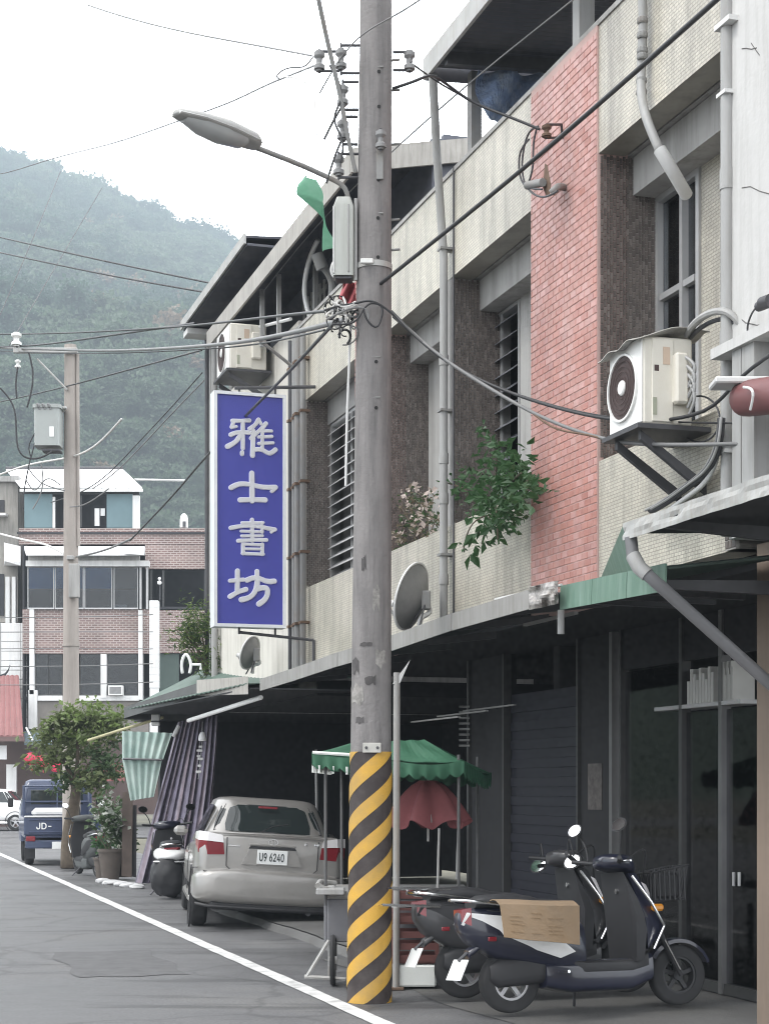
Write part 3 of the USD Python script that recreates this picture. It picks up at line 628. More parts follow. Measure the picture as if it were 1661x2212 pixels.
part(cm, 'hood', cyl(a + (b - a) * .3 + [0, 0, .012], b + [0, 0, .012], 0.034, n=12), dark_metal, smooth=40)
part(cm, 'cable', tube(smoothpath([Wf(1638, 664, .2), Wf(1622, 680, .12), Wf(1614, 710, .09), Wf(1622, 745, .09), Wf(1634, 770, .09), Wf(1632, 812, .09)], 24), 0.006, 6), dark_metal)
tank = thing('red_water_drum', 'dusky red drum on a stand at the right edge of the wall', 'drum', Wf(1640, 900, .3))
a, b = Wf(1602, 862, .30), Wf(1680, 852, .30)
part(tank, 'drum', lathe([(0.0, 0), (0.075, 0.004), (0.095, 0.03), (0.10, 0.1), (0.10, 0.5)], a, (b - a), 20), mat('dusky_red_plastic', (0.15, 0.06, 0.06), 0.5, 0.12, 3), smooth=40)
part(tank, 'lid', cbox(Wf(1608, 828, .30), (0.36, .2, .035), .008), pvc_l)
part(tank, 'strap', tube(smoothpath([Wf(1606, 836, .42), Wf(1626, 850, .43), Wf(1620, 885, .42)], 10), 0.008, 6), pvc_l)

# downpipes on the front ---------------------------------------------------------------
dp = thing('downpipe', 'slim grey downpipe crossing the two windows left of the red pillar', 'downpipe', Wf(968, 1340, .1))
pa = [Wf(934, 160, .30), Wf(943, 330, .14), Wf(958, 560, .07)]
part(dp, 'pipe', tube(pa + [F(uoz(pa[-1])[0] , .07, 2.96)], 0.036, 12), pvc, smooth=40)
u_ = uoz(pa[-1])[0]
for z in (3.3, 4.0, 4.35, 5.2): part(dp, 'joint', cyl(F(u_, .07, z), F(u_, .07, z + .09), 0.042, n=12), pvc, smooth=40)
for z in (3.55, 4.8, 6.2): part(dp, 'bracket', fbox(u_ - .05, u_ + .05, 0.0, .115, z, z + .02), steel_grey)
part(dp, 'cable', tube([F(u_ - .09, .012, 2.96), F(u_ - .085, .012, 4.5), F(u_ - .09, .012, 6.9)], 0.009, 6), dark_metal)
dp2 = thing('downpipe', 'thick grey downpipe beside the bare concrete wall', 'downpipe', Wf(1568, 1000, .1))
q0 = uoz(Wf(1564, 500, .10)); u2 = q0[0]
part(dp2, 'pipe', cyl(F(u2, .08, 3.02), F(u2, .08, 7.4), 0.040, n=14), pvc, smooth=40)
for z in (4.1, 5.05, 6.5): part(dp2, 'joint', cyl(F(u2, .08, z), F(u2, .08, z + .12), 0.045, n=14), pvc, smooth=40)
for z in (3.5, 5.6): part(dp2, 'bracket', fbox(u2 - .055, u2 + .055, 0, .125, z, z + .022), pvc_l)
part(dp2, 'bracket', fbox(u2 - .11, u2 + .07, 0, .13, 6.0, 6.03), pvc_l)

# air conditioners -----------------------------------------------------------------------
ac_body = mat('ivory_enamel', (0.60, 0.575, 0.51), 0.45, 0.05, 3, dirt=(0.42, 0.38, 0.30), dscale=3, damt=0.45)
fan_m = mat('dark_brown_grille', (0.055, 0.035, 0.033), 0.6, 0.15, 4)
acw = mat('white_enamel', (0.68, 0.68, 0.66), 0.4, 0.05, 3)
def ac_unit(label, u0, L, o0, D, z0, H, cover=None, plate=True):
    t = thing('air_conditioner', label, 'air conditioner', F(u0, o0, z0))
    R = RF
    c = F(u0 + L / 2, o0 + D / 2, z0 + H / 2)
    part(t, 'casing', cbox(c, (L, D, H), 0.012, R), ac_body)
    fc = F(u0 + L * 0.55, o0 + D + 0.004, z0 + H * 0.5); rr = min(L * .42, H * .42)
    part(t, 'front_panel', cbox(F(u0 + L / 2, o0 + D + .004, z0 + H / 2), (L * .97, .012, H * .96), .004, R), acw)
    part(t, 'fan_opening', lathe([(0.001, 0.008), (rr, 0.008), (rr, 0.012), (0.001, 0.012)], fc, ND, 28), fan_m)
    g = part(t, 'fan_ring', lathe([(rr, 0.0), (rr + .014, 0.0), (rr + .014, .022), (rr, .022), (rr, 0.0)], fc, ND, 28), acw)
    for k in range(1, 6): part(g, 'grille_ring', lathe([(rr * k / 6, .018), (rr * k / 6 + .004, .018), (rr * k / 6 + .004, .022), (rr * k / 6, .022), (rr * k / 6, .018)], fc, ND, 24), fan_m)
    part(t, 'fan_hub', lathe([(0.0, 0.03), (rr * .2, 0.028), (rr * .24, .02), (rr * .24, .012)], fc, ND, 18), acw)
    # near end: service panel, plug cover, rating plate
    part(t, 'service_panel', cbox(F(u0 - .004, o0 + D * .62, z0 + H * .5), (.012, D * .42, H * .94), .003, R), ac_body)
    part(t, 'valve_cover', cbox(F(u0 - .03, o0 + D * .30, z0 + H * .52), (.07, D * .26, H * .58), .014, R), ac_body)
    part(t, 'handle_recess', fbox(u0 - .002, u0 - .0105, o0 + D * .70, o0 + D * .79, z0 + H * .60, z0 + H * .67), fan_m)
    part(t, 'rating_label', fbox(u0 - .0115, u0 - .0125, o0 + D * .48, o0 + D * .62, z0 + H * .68, z0 + H * .88), mat('buff_label', (0.46, 0.36, 0.28), 0.7, 0.05, 4))
    part(t, 'warning_label', fbox(u0 - .0115, u0 - .0125, o0 + D * .74, o0 + D * .82, z0 + H * .1, z0 + H * .3), mat('faded_label', (0.3, 0.31, 0.24), 0.7, 0.1, 30))
    if plate:
        pl = [F(u0 - .10, o0 - .06, z0 - .38), F(u0 + L, o0 - .06, z0 - .16), F(u0 - .06, o0 + D + .05, z0 - .03), F(u0 + L + .02, o0 + D + .05, z0 - .03), F(u0 - .1, o0 - .06, z0 - .35), F(u0 + L + .02, o0 - .06, z0 - .03)]
        part(t, 'bracket', cat(hull([F(u + d, o, z) for d in (0, .035) for u in (u0 + .03,) for o, z in ((-.0, z0 - .40), (o0 + D, z0 - .035), (o0 + D, z0 - .09), (-.0, z0 - .33))]),
                               hull([F(u + d, o, z) for d in (0, .035) for u in (u0 + L - .1,) for o, z in ((-.0, z0 - .40), (o0 + D, z0 - .035), (o0 + D, z0 - .09), (-.0, z0 - .33))]),
                               fbox(u0 - .03, u0 + L + .02, -.0, o0 + D + .05, z0 - .033, z0 - .004)), dark_metal)
    if cover is not None:
        w = cover
        g = grid(lambda s, q: F(u0 - .03 + (L + .07) * s, o0 - .10 + (D + .17) * q, z0 + H + .05 - .10 * max(0, q - .45) ** 1.3 * 1.6 - .02 * s + .012 * math.sin(s * 13 + q * 5)), 14, 10)
        part(t, 'rain_cover', thick(g, .008), w, smooth=True)
    return t
p = uoz(Wf(1392, 914, .43))
ac1 = ac_unit('ivory air conditioner on a bracket at the window right of the red pillar', p[0], 0.46, .11, .33, p[2], 0.53, cover=mat('grey_rain_cover', (0.42, 0.41, 0.385), 0.8, 0.2, 6, dirt=(0.13, 0.125, 0.11), dscale=5, damt=0.7))
for k in range(4):
    part(ac1, 'hose', tube(smoothpath([F(p[0] - .03, .20 - .012 * k, p[2] + .42 - .05 * k), F(p[0] - .12, .16, p[2] + .33 - .06 * k), F(p[0] - .05, .17, p[2] + .22 - .06 * k)], 12), .011, 6), pvc)
part(ac1, 'hose', tube(smoothpath([F(p[0] + .05, .12, p[2] + .57), F(p[0] - .18, .16, p[2] + .60), F(p[0] - .42, .10, p[2] + .58), F(p[0] - .5, .02, p[2] + .45)], 20), .022, 8), pvc)
part(ac1, 'hose', tube(smoothpath([F(p[0] + .05, .10, p[2] + .55), F(p[0] - .18, .12, p[2] + .57), F(p[0] - .40, .07, p[2] + .54), F(p[0] - .5, .0, p[2] + .38)], 20), .014, 8), dark_metal)
# pipe bundle from the unit down along the wall to the awning
pb = thing('pipe_bundle', 'bundle of wrapped pipes running down the wall below the ivory air conditioner', 'pipes', F(p[0], .05, 3.3))
prng = np.random.default_rng(3)
base = [(1558, 905), (1552, 960), (1535, 1005), (1495, 1045), (1440, 1085), (1408, 1104)]
for k in range(7):
    dx, dy = prng.normal() * 6, prng.normal() * 7
    part(pb, 'pipe', tube(smoothpath([Wf(x + dx * (0.4 + .15 * i), y + dy, .05 + .02 * k) for i, (x, y) in enumerate(base)], 24), .009 + .007 * (k % 3), 7), [pvc, pvc_l, dark_metal][k % 3], smooth=True)
cz = [Wf(1510 + 44 * math.cos(a), 905 + 50 * math.sin(a), .06) for a in np.linspace(0, 2 * np.pi, 30)]
single('cable_loop', tube(cz, .006, 6), dark_metal, 'thin black cable coiled in a ring under the ivory air conditioner', 'cable')
p3 = uoz(Wf(500, 795, .5))
ac2 = ac_unit('white air conditioner on a slanted bracket above the blue sign', p3[0], 0.75, .06, .46, p3[2], 0.56)
# flexible conduit down into the right-hand window
fc_ = thing('flexible_conduit', 'flexible grey conduit hanging from the top edge into the right window', 'conduit', Wf(1400, 300, .06))
pts_ = [Wf(1386, -40, .06), Wf(1388, 60, .05), Wf(1384, 170, .06), Wf(1398, 260, .09), Wf(1425, 325, .05)]
part(fc_, 'hose', tube(smoothpath(pts_, 40), .03, 10), pvc, smooth=True)
part(fc_, 'pipe', tube([Wf(1424, 322, .05), Wf(1452, 368, -.02), Wf(1482, 420, -.2)], .042, 12), pvc_l, smooth=40)
for y in (50, 82, 115, 128, 180, 205):
    part(fc_, 'tie', lathe([(.031, 0), (.037, .01), (.037, .03), (.031, .04)], Wf(1387 - 2 * (y > 150), y, .056), (0, 0, 1), 10), steel_grey)

# ------------------------------------------------------------------ AWNINGS
aw_dark = mat('awning_underside', (0.03, 0.031, 0.034), 0.7, 0.15, 2)  # sheet colour kept near black to paint the shade below the awnings
aw_grey = mat('grey_awning_trim', (0.24, 0.235, 0.225), 0.6, 0.12, 3, dirt=(0.14, 0.13, 0.115), dscale=3, damt=0.6, streak=True)
aw_green = mat('green_awning_metal', (0.095, 0.165, 0.125), 0.55, 0.10, 2, dirt=(0.22, 0.30, 0.26), dscale=2.5, damt=0.5, streak=True)
a1 = thing('grey_awning', 'long grey metal awning under the tiled windows behind the pole', 'awning', F(5, .4, 2.7))
e0, e1 = uoz(Wf(1150, 1312, .8)), uoz(Wf(563, 1493, .8))
def a1z(u): return e0[2] + (e1[2] - e0[2]) * (u - e0[0]) / (e1[0] - e0[0]) + .008 * math.sin(u * 2.3)
nseg = 5
for i in range(nseg):
    u0 = e0[0] + (e1[0] - e0[0]) * i / nseg; u1 = e0[0] + (e1[0] - e0[0]) * (i + 1) / nseg - .006
    d = .004 * (i % 2)
    part(a1, 'fascia_panel', hull([F(u, o + d, z) for u in (u0, u1) for o in (.8, .812) for z in (a1z(u), a1z(u) + .125)]), aw_grey)
n_ = 90
g = grid(lambda s, t: F(e0[0] + (e1[0] - e0[0]) * s, .797 - .78 * t, a1z(e0[0] + (e1[0] - e0[0]) * s) + .06 + (.14) * t + .012 * (int(round(s * n_)) % 2)), n_, 2)
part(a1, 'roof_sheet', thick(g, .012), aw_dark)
for i in range(7):
    u = e0[0] + (e1[0] - e0[0]) * (i + .5) / 7; part(a1, 'bracket', hull([F(u + du, o, z) for du in (0, .04) for o, z in ((.78, a1z(u) + .01), (.78, a1z(u) + .05), (0.0, a1z(u) + .10), (0.0, a1z(u) + .16))]), dark_metal)
part(a1, 'batten', fbox(e0[0] + .3, e0[0] + 1.2, .35, .38, 2.70, 2.72), steel_grey)
part(a1, 'drain_stub', cyl(Wf(1211, 1318, .7), Wf(1211, 1370, .7), .022, n=10), pvc, smooth=40)
# crumpled flashing where the two awnings meet
crng = np.random.default_rng(12)
def crumple(s, t):
    x, y = 1143 + 62 * s, 1268 + 50 * t
    return Wf(x, y - 14 * s, .80 + .10 * (meshkit.noise(np.array([[s * 5, t * 4, 1.]]), 4)[0]) )
single('crumpled_flashing', thick(grid(crumple, 14, 10), .004), mat('torn_tin', (0.38, 0.36, 0.34), 0.4, 0.4, 12, metallic=0.5, dirt=(0.06, 0.05, 0.05), dscale=14, damt=1.0), 'crumpled torn tin flashing at the foot of the red pillar', 'flashing')
a2 = thing('green_awning', 'green metal awning below the red tiled pillar', 'awning', F(-1, .4, 2.8))
gl, gr = uoz(Wf(1212, 1318, .78)), uoz(Wf(1440, 1277, .78))
def a2z(u): return gl[2] + (gr[2] - gl[2]) * (u - gl[0]) / (gr[0] - gl[0])
for i in range(3):
    u0 = gl[0] + (gr[0] - gl[0]) * i / 3; u1 = gl[0] + (gr[0] - gl[0]) * (i + 1) / 3 + .006
    part(a2, 'fascia_panel', hull([F(u, o, z) for u in (u0, u1) for o, z in ((.78, a2z(u)), (.792, a2z(u)), (.775, a2z(u) + .15), (.787, a2z(u) + .15))]), aw_green)
g = grid(lambda s, t: F(gl[0] + (gr[0] - gl[0]) * s, (.77) * (1 - t) + .02 * t, a2z(gl[0] + (gr[0] - gl[0]) * s) + .13 + .10 * t + .010 * (int(round(s * 60)) % 2)), 60, 2)
part(a2, 'roof_sheet', thick(g, .012), mat('green_sheet_underside', (0.035, 0.055, 0.046), 0.6, 0.12, 2))  # darker copy of the awning green, underside shade in the colour
part(a2, 'worn_edge', tube([F(u, .78, a2z(u) + .155) for u in np.linspace(gl[0], -.02, 8)], .010, 5), pvc_l)
for i in range(4):
    u = gl[0] + (gr[0] - gl[0]) * (i + .5) / 4; part(a2, 'bracket', hull([F(u + du, o, z) for du in (0, .04) for o, z in ((.70, a2z(u) + .03), (.70, a2z(u) + .08), (0.0, a2z(u) + .02), (0.0, a2z(u) + .1))]), dark_metal)
a3 = thing('galvanised_awning', 'upper awning with a creased galvanised edge and a green end cheek', 'awning', F(-2, .4, 3.0))
A3O = .95
tl, bl = Wf(1345, 1131, A3O), Wf(1352, 1166, A3O)
ul, zl, hl = uoz(tl)[0], uoz(bl)[2], uoz(tl)[2] - uoz(bl)[2]
def gpt(s, t):
    u = ul - 5 * s; w = meshkit.fbm(np.array([[u * 5, t * 2, 0.5]]), 3)[0] - .5
    return F(u, A3O + .035 * w * (1 - abs(2 * t - 1)) + .01 * w, zl + hl * t + .006 * w)
part(a3, 'edge_flashing', thick(grid(gpt, 120, 4), .005), galv)
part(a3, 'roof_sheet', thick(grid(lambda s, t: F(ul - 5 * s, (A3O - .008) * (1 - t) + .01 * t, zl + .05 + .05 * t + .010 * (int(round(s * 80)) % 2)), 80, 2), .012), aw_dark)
A_, B_, C_ = Wf(1297, 1251, .03), Wf(1347, 1133, A3O), Wf(1374, 1240, .80)
part(a3, 'end_cheek', hull([q + d for q in (A_, B_, C_) for d in (np.zeros(3), UD * .008)]), aw_green)
for i in range(3):
    u = ul - .5 - i * 1.6; part(a3, 'bracket', hull([F(u + du, o, z) for du in (0, .04) for o, z in ((A3O - .02, zl), (A3O - .02, zl + .04), (0.0, zl - .06), (0.0, zl + .03))]), dark_metal)
gp = thing('gutter_pipe', 'grey gutter pipe slanting from the galvanised awning down to the right', 'pipe', Wf(1372, 1230, .55))
path = [Wf(1362, 1160, .93), Wf(1366, 1200, .92), Wf(1380, 1226, .9), Wf(1430, 1270, .8), Wf(1661, 1476, .06), Wf(1720, 1528, -.02)]
gpm = mat('shaded_pipe', (0.15, 0.15, 0.155), 0.55, 0.08, 3)  # darker copy of the grey pvc, awning shade put into its colour
part(gp, 'pipe', tube(path, .035, 12), gpm, smooth=50)
part(gp, 'elbow', tube([path[1], path[2], path[2] + (path[3] - path[2]) * .35], .041, 12), pvc, smooth=50)
# left awnings above the parking bay
a4 = thing('left_awning', 'sagging dark awning with a green roof sheet at the far end of the row', 'awning', W(400, 1560, 22))
Lp, Rp = W(268, 1552, 25.0), W(424, 1504, 21.6)
Rr = W(535, 1500, 19.3); up = np.array([0, 0, 1.0])
part(a4, 'fascia_panel', hull([q + d for q in (Lp, Rp) for d in (up * 0, up * .16, -UD * .012, up * .16 - UD * .012)]), mat('dark_awning_trim', (.085, .088, .088), .6, .12, 3))
part(a4, 'fascia_panel', hull([q + d for q in (Rp + UD * -.02, Rr) for d in (up * 0, up * .20, -UD * .012, up * .2 - UD * .012)]), fascia_m, label='pale grey panel of the awning edge')
inn = -ND
part(a4, 'roof_sheet', thick(grid(lambda s, t: Lp * (1 - s) + Rr * s + up * (.12 + .66 * t * (1 - .85 * s)) + inn * (1.25 * t) + up * .012 * (int(round(s * 60)) % 2), 60, 2), .012), mat('dull_green_roof', (.075, .115, .095), .6, .15, 2, dirt=(.12, .15, .13), dscale=2, damt=.5))
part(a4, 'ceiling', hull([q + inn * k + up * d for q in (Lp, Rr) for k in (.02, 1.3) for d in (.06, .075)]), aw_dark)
part(a4, 'end_board', hull([Lp + up * d + inn * k for d, k in ((-.02, 0), (.16, 0), (-.02, 1.2), (.6, 1.2))] + [Lp + UD * .02 + up * d + inn * k for d, k in ((-.02, 0), (.16, 0), (-.02, 1.2), (.6, 1.2))]), MC['dark_awning_trim'])
single('bamboo_pole', tube([W(190, 1600, 25.5), W(262, 1577, 25.2), W(352, 1550, 24.8)], .022, 8), mat('bamboo', (0.36, 0.34, 0.20), 0.6, 0.15, 6), 'pale green bamboo pole sticking out under the far awning', 'pole')
single('lamp_tube', tube([W(407, 1557, 22.5), W(563, 1507, 19.5)], .028, 10), mat('white_tube', (0.8, 0.8, 0.78), 0.35, 0.03), 'white tube fixed along under the far awning edge', 'tube')
single('slanted_batten', tube([W(374, 1592, 24), W(386, 1568, 24)], .03, 8), pvc_l, 'short pale batten at the top left corner of the purple curtain', 'batten')
hang = thing('sign_box', 'small white box hanging under the far awning', 'box', W(335, 1558, 24.6))
part(hang, 'box', cbox(W(336, 1556, 24.6), (.12, .1, .17), .012), acw); part(hang, 'band', cbox(W(336, 1559, 24.55), (.125, .105, .02), .003), dark_metal)
corr = usdkit.material(stage, '/World/Looks/corrugated_green', {'g': ('geometry', {}), 'n': ('noise_texture', {'scale': 3.0, 'detail': 6.0}), 'r': ('rgb_ramp', {'ramp': [(0.3, (0.22, 0.31, 0.28)), (0.7, (0.40, 0.48, 0.44))]}), 'p': ('principled_bsdf', {'roughness': 0.5})}, [('g.position', 'n.vector'), ('n.fac', 'r.fac'), ('r.color', 'p.base_color')], surface='p.BSDF')
def corrsheet(TL, TR, BL, BR, waves, amp):
    n = waves * 6
    return thick(grid(lambda s, t: (TL * (1 - s) + TR * s) * (1 - t) + (BL * (1 - s) + BR * s) * t + np.array([0, -1, 0]) * amp * math.sin(2 * np.pi * waves * s), n, 3), .006)
cs = thing('corrugated_screen', 'pale green corrugated sheets hung beside the purple curtain', 'screen', W(310, 1720, 26.5))
part(cs, 'sheet', corrsheet(W(264, 1580, 26.6), W(372, 1584, 26.3), W(264, 1640, 26.6), W(352, 1642, 26.3), 6, .03), corr, smooth=True)
part(cs, 'sheet', corrsheet(W(264, 1640, 26.66), W(350, 1642, 26.36), W(282, 1730, 26.7), W(332, 1722, 26.4), 5, .03), corr, smooth=True)
part(cs, 'batten', tube([W(266, 1640, 26.5), W(350, 1642, 26.2)], .018, 6), dark_metal)

# purple striped tarpaulin curtain closing the parking bay
curt = usdkit.material(stage, '/World/Looks/purple_striped_tarp', {'g': ('geometry', {}), 'u': ('uvmap', {'attribute': 'st'}), 's': ('separate_xyz', {}), 'w': ('math', {'math_type': 'multiply', 'value2': 34.0}), 'sn': ('math', {'math_type': 'sine'}),
    'r': ('rgb_ramp', {'ramp': [(0.0, (0.15, 0.135, 0.18)), (0.6, (0.17, 0.15, 0.20)), (0.78, (0.27, 0.245, 0.285)), (1.0, (0.20, 0.16, 0.19))]}), 'n': ('noise_texture', {'scale': 6.0, 'detail': 5.0}), 'r2': ('rgb_ramp', {'ramp': [(0.3, (0.75,) * 3), (0.7, (1.15,) * 3)]}), 'm': ('mix', {'mix_type': 'multiply', 'fac': 1.0}), 'mr': ('map_range', {'from_min': -1.0, 'from_max': 1.0}), 'p': ('principled_bsdf', {'roughness': 0.55})},
    [('u.UV', 's.vector'), ('s.x', 'w.value1'), ('w.value', 'sn.value1'), ('sn.value', 'mr.value'), ('mr.result', 'r.fac'), ('g.position', 'n.vector'), ('n.fac', 'r2.fac'), ('r.color', 'm.color1'), ('r2.color', 'm.color2'), ('m.color', 'p.base_color')], surface='p.BSDF')
ns, nt = 120, 14
def cur(s, t):
    top = W(384, 1560, 26.0) * (1 - s) + W(472, 1540, 25.6) * s
    bx = 291 + 160 * s; bot = W(bx, 1700 + S3 * EYE / (27.2 - 1.2 * s) - 3, 27.2 - 1.2 * s)
    k = t ** 0.8; p = top * (1 - k) + bot * k
    fold = .10 * (0.35 + .65 * t) * math.sin(s * 17 + 1.3 * math.sin(s * 9)) * (1 - .4 * s) + .045 * math.sin(s * 61 + t * 3) + .05 * math.sin(t * 9 + s * 7) * s
    return p + np.array([.3, -1, 0]) * fold
cv, cf = grid(cur, ns, nt)
me = usdkit.mesh(stage, fresh('/World', 'tarp_curtain'), (cv, cf), curt, smooth=True, uv=np.array([[i / ns, j / nt] for i in range(ns + 1) for j in range(nt + 1)]))
info(me.GetPrim(), 'purple striped tarpaulin curtain draped behind the silver car', 'curtain')
# ================================================================== POLES, LAMP, CABLES, SIGN
pole_c = mat('pole_concrete', (0.185, 0.175, 0.172), 0.85, 0.14, 3.5, bump=0.45, bscale=40, dirt=(0.10, 0.096, 0.096), dscale=2.2, damt=0.8, streak=True)
black_p = mat('dark_brown_paint', (0.035, 0.027, 0.026), 0.6, 0.2, 6, dirt=(0.09, 0.08, 0.075), dscale=6, damt=0.4)
yellow_p = mat('yellow_paint', (0.52, 0.30, 0.045), 0.55, 0.08, 4, dirt=(0.27, 0.19, 0.08), dscale=2.2, damt=0.85)
porcelain = mat('grey_porcelain', (0.20, 0.20, 0.20), 0.3, 0.1, 8)
porcelain_w = mat('white_porcelain', (0.6, 0.6, 0.58), 0.25, 0.05, 8)
YP = 12.33
P0 = np.array([(797 - 830) / S3 * YP, YP, 0.0]); P1 = np.array([(811.5 - 830) / S3 * YP, YP, EYE + 1700 / S3 * YP])
def pc(z): return P0 + (P1 - P0) * (z / P1[2])
def pr(z): return 0.158 - (0.158 - 0.112) * (z / P1[2])
pole = thing('utility_pole', 'tall concrete utility pole with yellow and black stripes round its foot', 'utility pole', P0)
part(pole, 'shaft', loft([pc(z) + pr(z) * np.c_[np.cos(np.arange(32) * np.pi / 16), np.sin(np.arange(32) * np.pi / 16), np.zeros(32)] for z in np.r_[-.1, np.linspace(0.05, 9.5, 12)]]), pole_c, smooth=40)
ZS = 1.80
part(pole, 'dark_band', loft([pc(z) + (pr(z) + .003) * np.c_[np.cos(np.arange(48) * np.pi / 24), np.sin(np.arange(48) * np.pi / 24), np.zeros(48)] for z in (0.0, .6, 1.2, ZS)]), black_p, smooth=40)
PITCH, NST = 0.80, 3
def stripe(k):
    def fn(s, t):
        th = s * (ZS + PITCH) / PITCH * 2 * np.pi + k * 2 * np.pi / NST - 1.2
        z = (s * (ZS + PITCH) - PITCH * .5) + (t - .5) * 0.125
        z = min(max(z, 0.002), ZS); r = pr(z) + .006
        return pc(z) + r * np.array([math.cos(th), math.sin(th), 0]) + np.array([0, 0, z - pc(z)[2]])
    return grid(fn, 120, 3)
for k in range(NST): part(pole, 'yellow_stripe', stripe(k), yellow_p, smooth=True)
plate = mat('grey_plate', (0.42, 0.41, 0.38), 0.5, 0.1, 8, metallic=.3)
bz = lambda y: EYE + (1700 - y) / S3 * (YP - .14)
def on_pole(x, y, d=0.0):           # point on the side of the pole that faces us
    z = bz(y); dx = (x - 830) / S3 * (YP - .13) - pc(z)[0]; r = pr(z) + d
    return np.array([pc(z)[0] + dx, pc(z)[1] - math.sqrt(max(r * r - dx * dx, 1e-4)), z])
q = on_pole(803, 1616, .012)
np_ = part(pole, 'number_plate', cbox(q, (.13, .01, .07), .003), plate)
for dx in (-.04, .04): part(np_, 'bolt', cyl(q + [dx, -.004, 0], q + [dx, -.012, 0], .011, n=10), dark_metal)
rmn = mat('poster_remnant', (.26, .25, .235), .9, .3, 25, dirt=(.10, .095, .09), dscale=18, damt=.9); rmd = mat('tar_smudge', (.07, .066, .066), .9, .3, 20)
prn = np.random.default_rng(2)
for x, y, w_, h_, m_ in ((770, 1500, 26, 40, rmn), (800, 1470, 22, 16, rmd), (775, 1555, 18, 14, rmd), (822, 1420, 20, 34, rmn), (790, 1392, 26, 8, rmd), (768, 1440, 14, 30, rmd), (812, 1290, 14, 44, rmn), (785, 1215, 10, 30, rmd)):
    sp = [np.array([x + w_ * (i / 6 - .5) + prn.normal() * 1.2, y + sg * h_ / 2 * (1 + .25 * prn.normal())]) for sg in (-1, 1) for i in range(7)]
    v_ = np.array([on_pole(a, b, .0025) for a, b in sp]); f_ = np.array([q for i in range(6) for q in ([i, i + 1, i + 8], [i, i + 8, i + 7])]); part(pole, 'poster_remnant', (v_, f_[:, ::-1]), m_)
hole = mat('bolt_hole', (0.02, 0.02, 0.02), 0.9)
for x, y in ((818, 150), (818, 226), (817, 385), (816, 468), (816, 553), (812, 780), (812, 880)):
    q = on_pole(x, y, .0); part(pole, 'bolt_hole', cyl(q + [0, .01, 0], q + [0, -.003, 0], .013, n=10), hole)
for x, y in ((818, 150), (818, 468), (812, 780), (812, 868)):
    q = on_pole(x, y - 8, .0); part(pole, 'step_socket', cyl(q + [-.03, .004, .01], q + [.03, .004, .01], .006, n=6), steel_grey)
zb = bz(565)
part(pole, 'clamp_band', loft([pc(z) + (pr(z) + .006) * np.c_[np.cos(np.arange(32) * np.pi / 16), np.sin(np.arange(32) * np.pi / 16), np.zeros(32)] for z in (zb - .02, zb + .02)]), galv, smooth=40)
q = on_pole(792, 563, .02); part(pole, 'clamp_bolt', cbox(q, (.09, .03, .035), .005), porcelain_w)
for x, y in ((850, 130), (850, 195), (850, 312), (850, 475), (850, 540)): 
    z = EYE + (1700 - y) / S3 * YP; part(pole, 'step_bolt', cyl(pc(z) + [pr(z) - .02, 0, 0], pc(z) + [pr(z) + .06, -.02, 0], .009, n=8), steel_grey)
# spool insulator racks fixed to the pole
def spool(c, r=.035, h=.075, axis=(0, 0, 1), n=14):
    return lathe([(.012, -h * .62), (r * .6, -h * .62), (r * .6, -h * .5), (r, -h * .5), (r, -h * .28), (r * .55, -h * .12), (r * .55, h * .12), (r, h * .28), (r, h * .5), (r * .6, h * .5), (r * .6, h * .62), (.012, h * .62)], c, axis, n)
def rack(label, y, xs, xe, hgt=.2, mats=None, Y=YP):
    """U bracket from the pole at height y out to pixel xs (left or right), a spool insulator hung in it"""
    z = EYE + (1700 - y) / S3 * Y; t = thing('insulator_rack', label, 'insulator', W(xe, y, Y))
    a = W(xe, y, Y)
    for dz in (hgt / 2, -hgt / 2): part(t, 'arm', cyl(W(xs, y, Y) + [0, 0, dz], a + [0, 0, dz], .010, n=8), dark_metal)
    part(t, 'pin', cyl(a + [0, 0, hgt / 2 + .015], a - [0, 0, hgt / 2 + .015], .008, n=8), dark_metal)
    part(t, 'insulator', spool(a + [0, 0, .0], .04, .12), porcelain, smooth=40)
    return t
rack('topmost insulator on the left side of the striped pole', 127, 778, 736)
rack('outermost small insulator left of the top insulator on the striped pole', 131, 733, 689, .14)
rack('insulator second from the top on the left of the striped pole', 206, 774, 740)
rack('insulator third from the top on the left of the striped pole', 281, 772, 740)
rack('lowest insulator on the left of the striped pole above the lamp arm', 357, 774, 731, .17)
rack('lone insulator on the right side of the striped pole', 131, 848, 884, .13)
ins = thing('front_insulator', 'single spool insulator on the front of the striped pole', 'insulator', on_pole(822, 305, .05))
q = on_pole(822, 305, .06); part(ins, 'spool', spool(q, .038, .11), porcelain, smooth=40)
part(ins, 'strap', cbox(on_pole(820, 345, .006), (.05, .012, .26), .003), steel_grey); part(ins, 'pin', cyl(q + [0, 0, -.08], q + [0, 0, .08], .009, n=8), dark_metal)
wr = thing('wall_insulator', 'spool insulator on a bent bracket fixed to the red tiled pillar', 'insulator', Wf(1182, 282, .2))
a, b = Wf(1178, 284, .24), Wf(1214, 268, .03)
part(wr, 'bracket', tube([Wf(1216, 296, .012), Wf(1180, 297, .24), Wf(1180, 296, .24)], .009, 6), dark_metal); part(wr, 'bracket', tube([Wf(1214, 290, .012), Wf(1212, 268, .06), Wf(1180, 268, .24), Wf(1180, 297, .24)], .010, 6), dark_metal)
part(wr, 'spool', spool(Wf(1180, 283, .24), .035, .075), rust, smooth=40)
we = thing('weatherhead', 'rusty cable entry pipe with drip loops on the red tiled pillar', 'cable entry', Wf(1190, 400, .15))
part(we, 'pipe', tube(smoothpath([Wf(1222, 405, .0), Wf(1208, 402, .10), Wf(1198, 408, .16), Wf(1190, 416, .18)], 12), .026, 10), steel_grey, smooth=True)
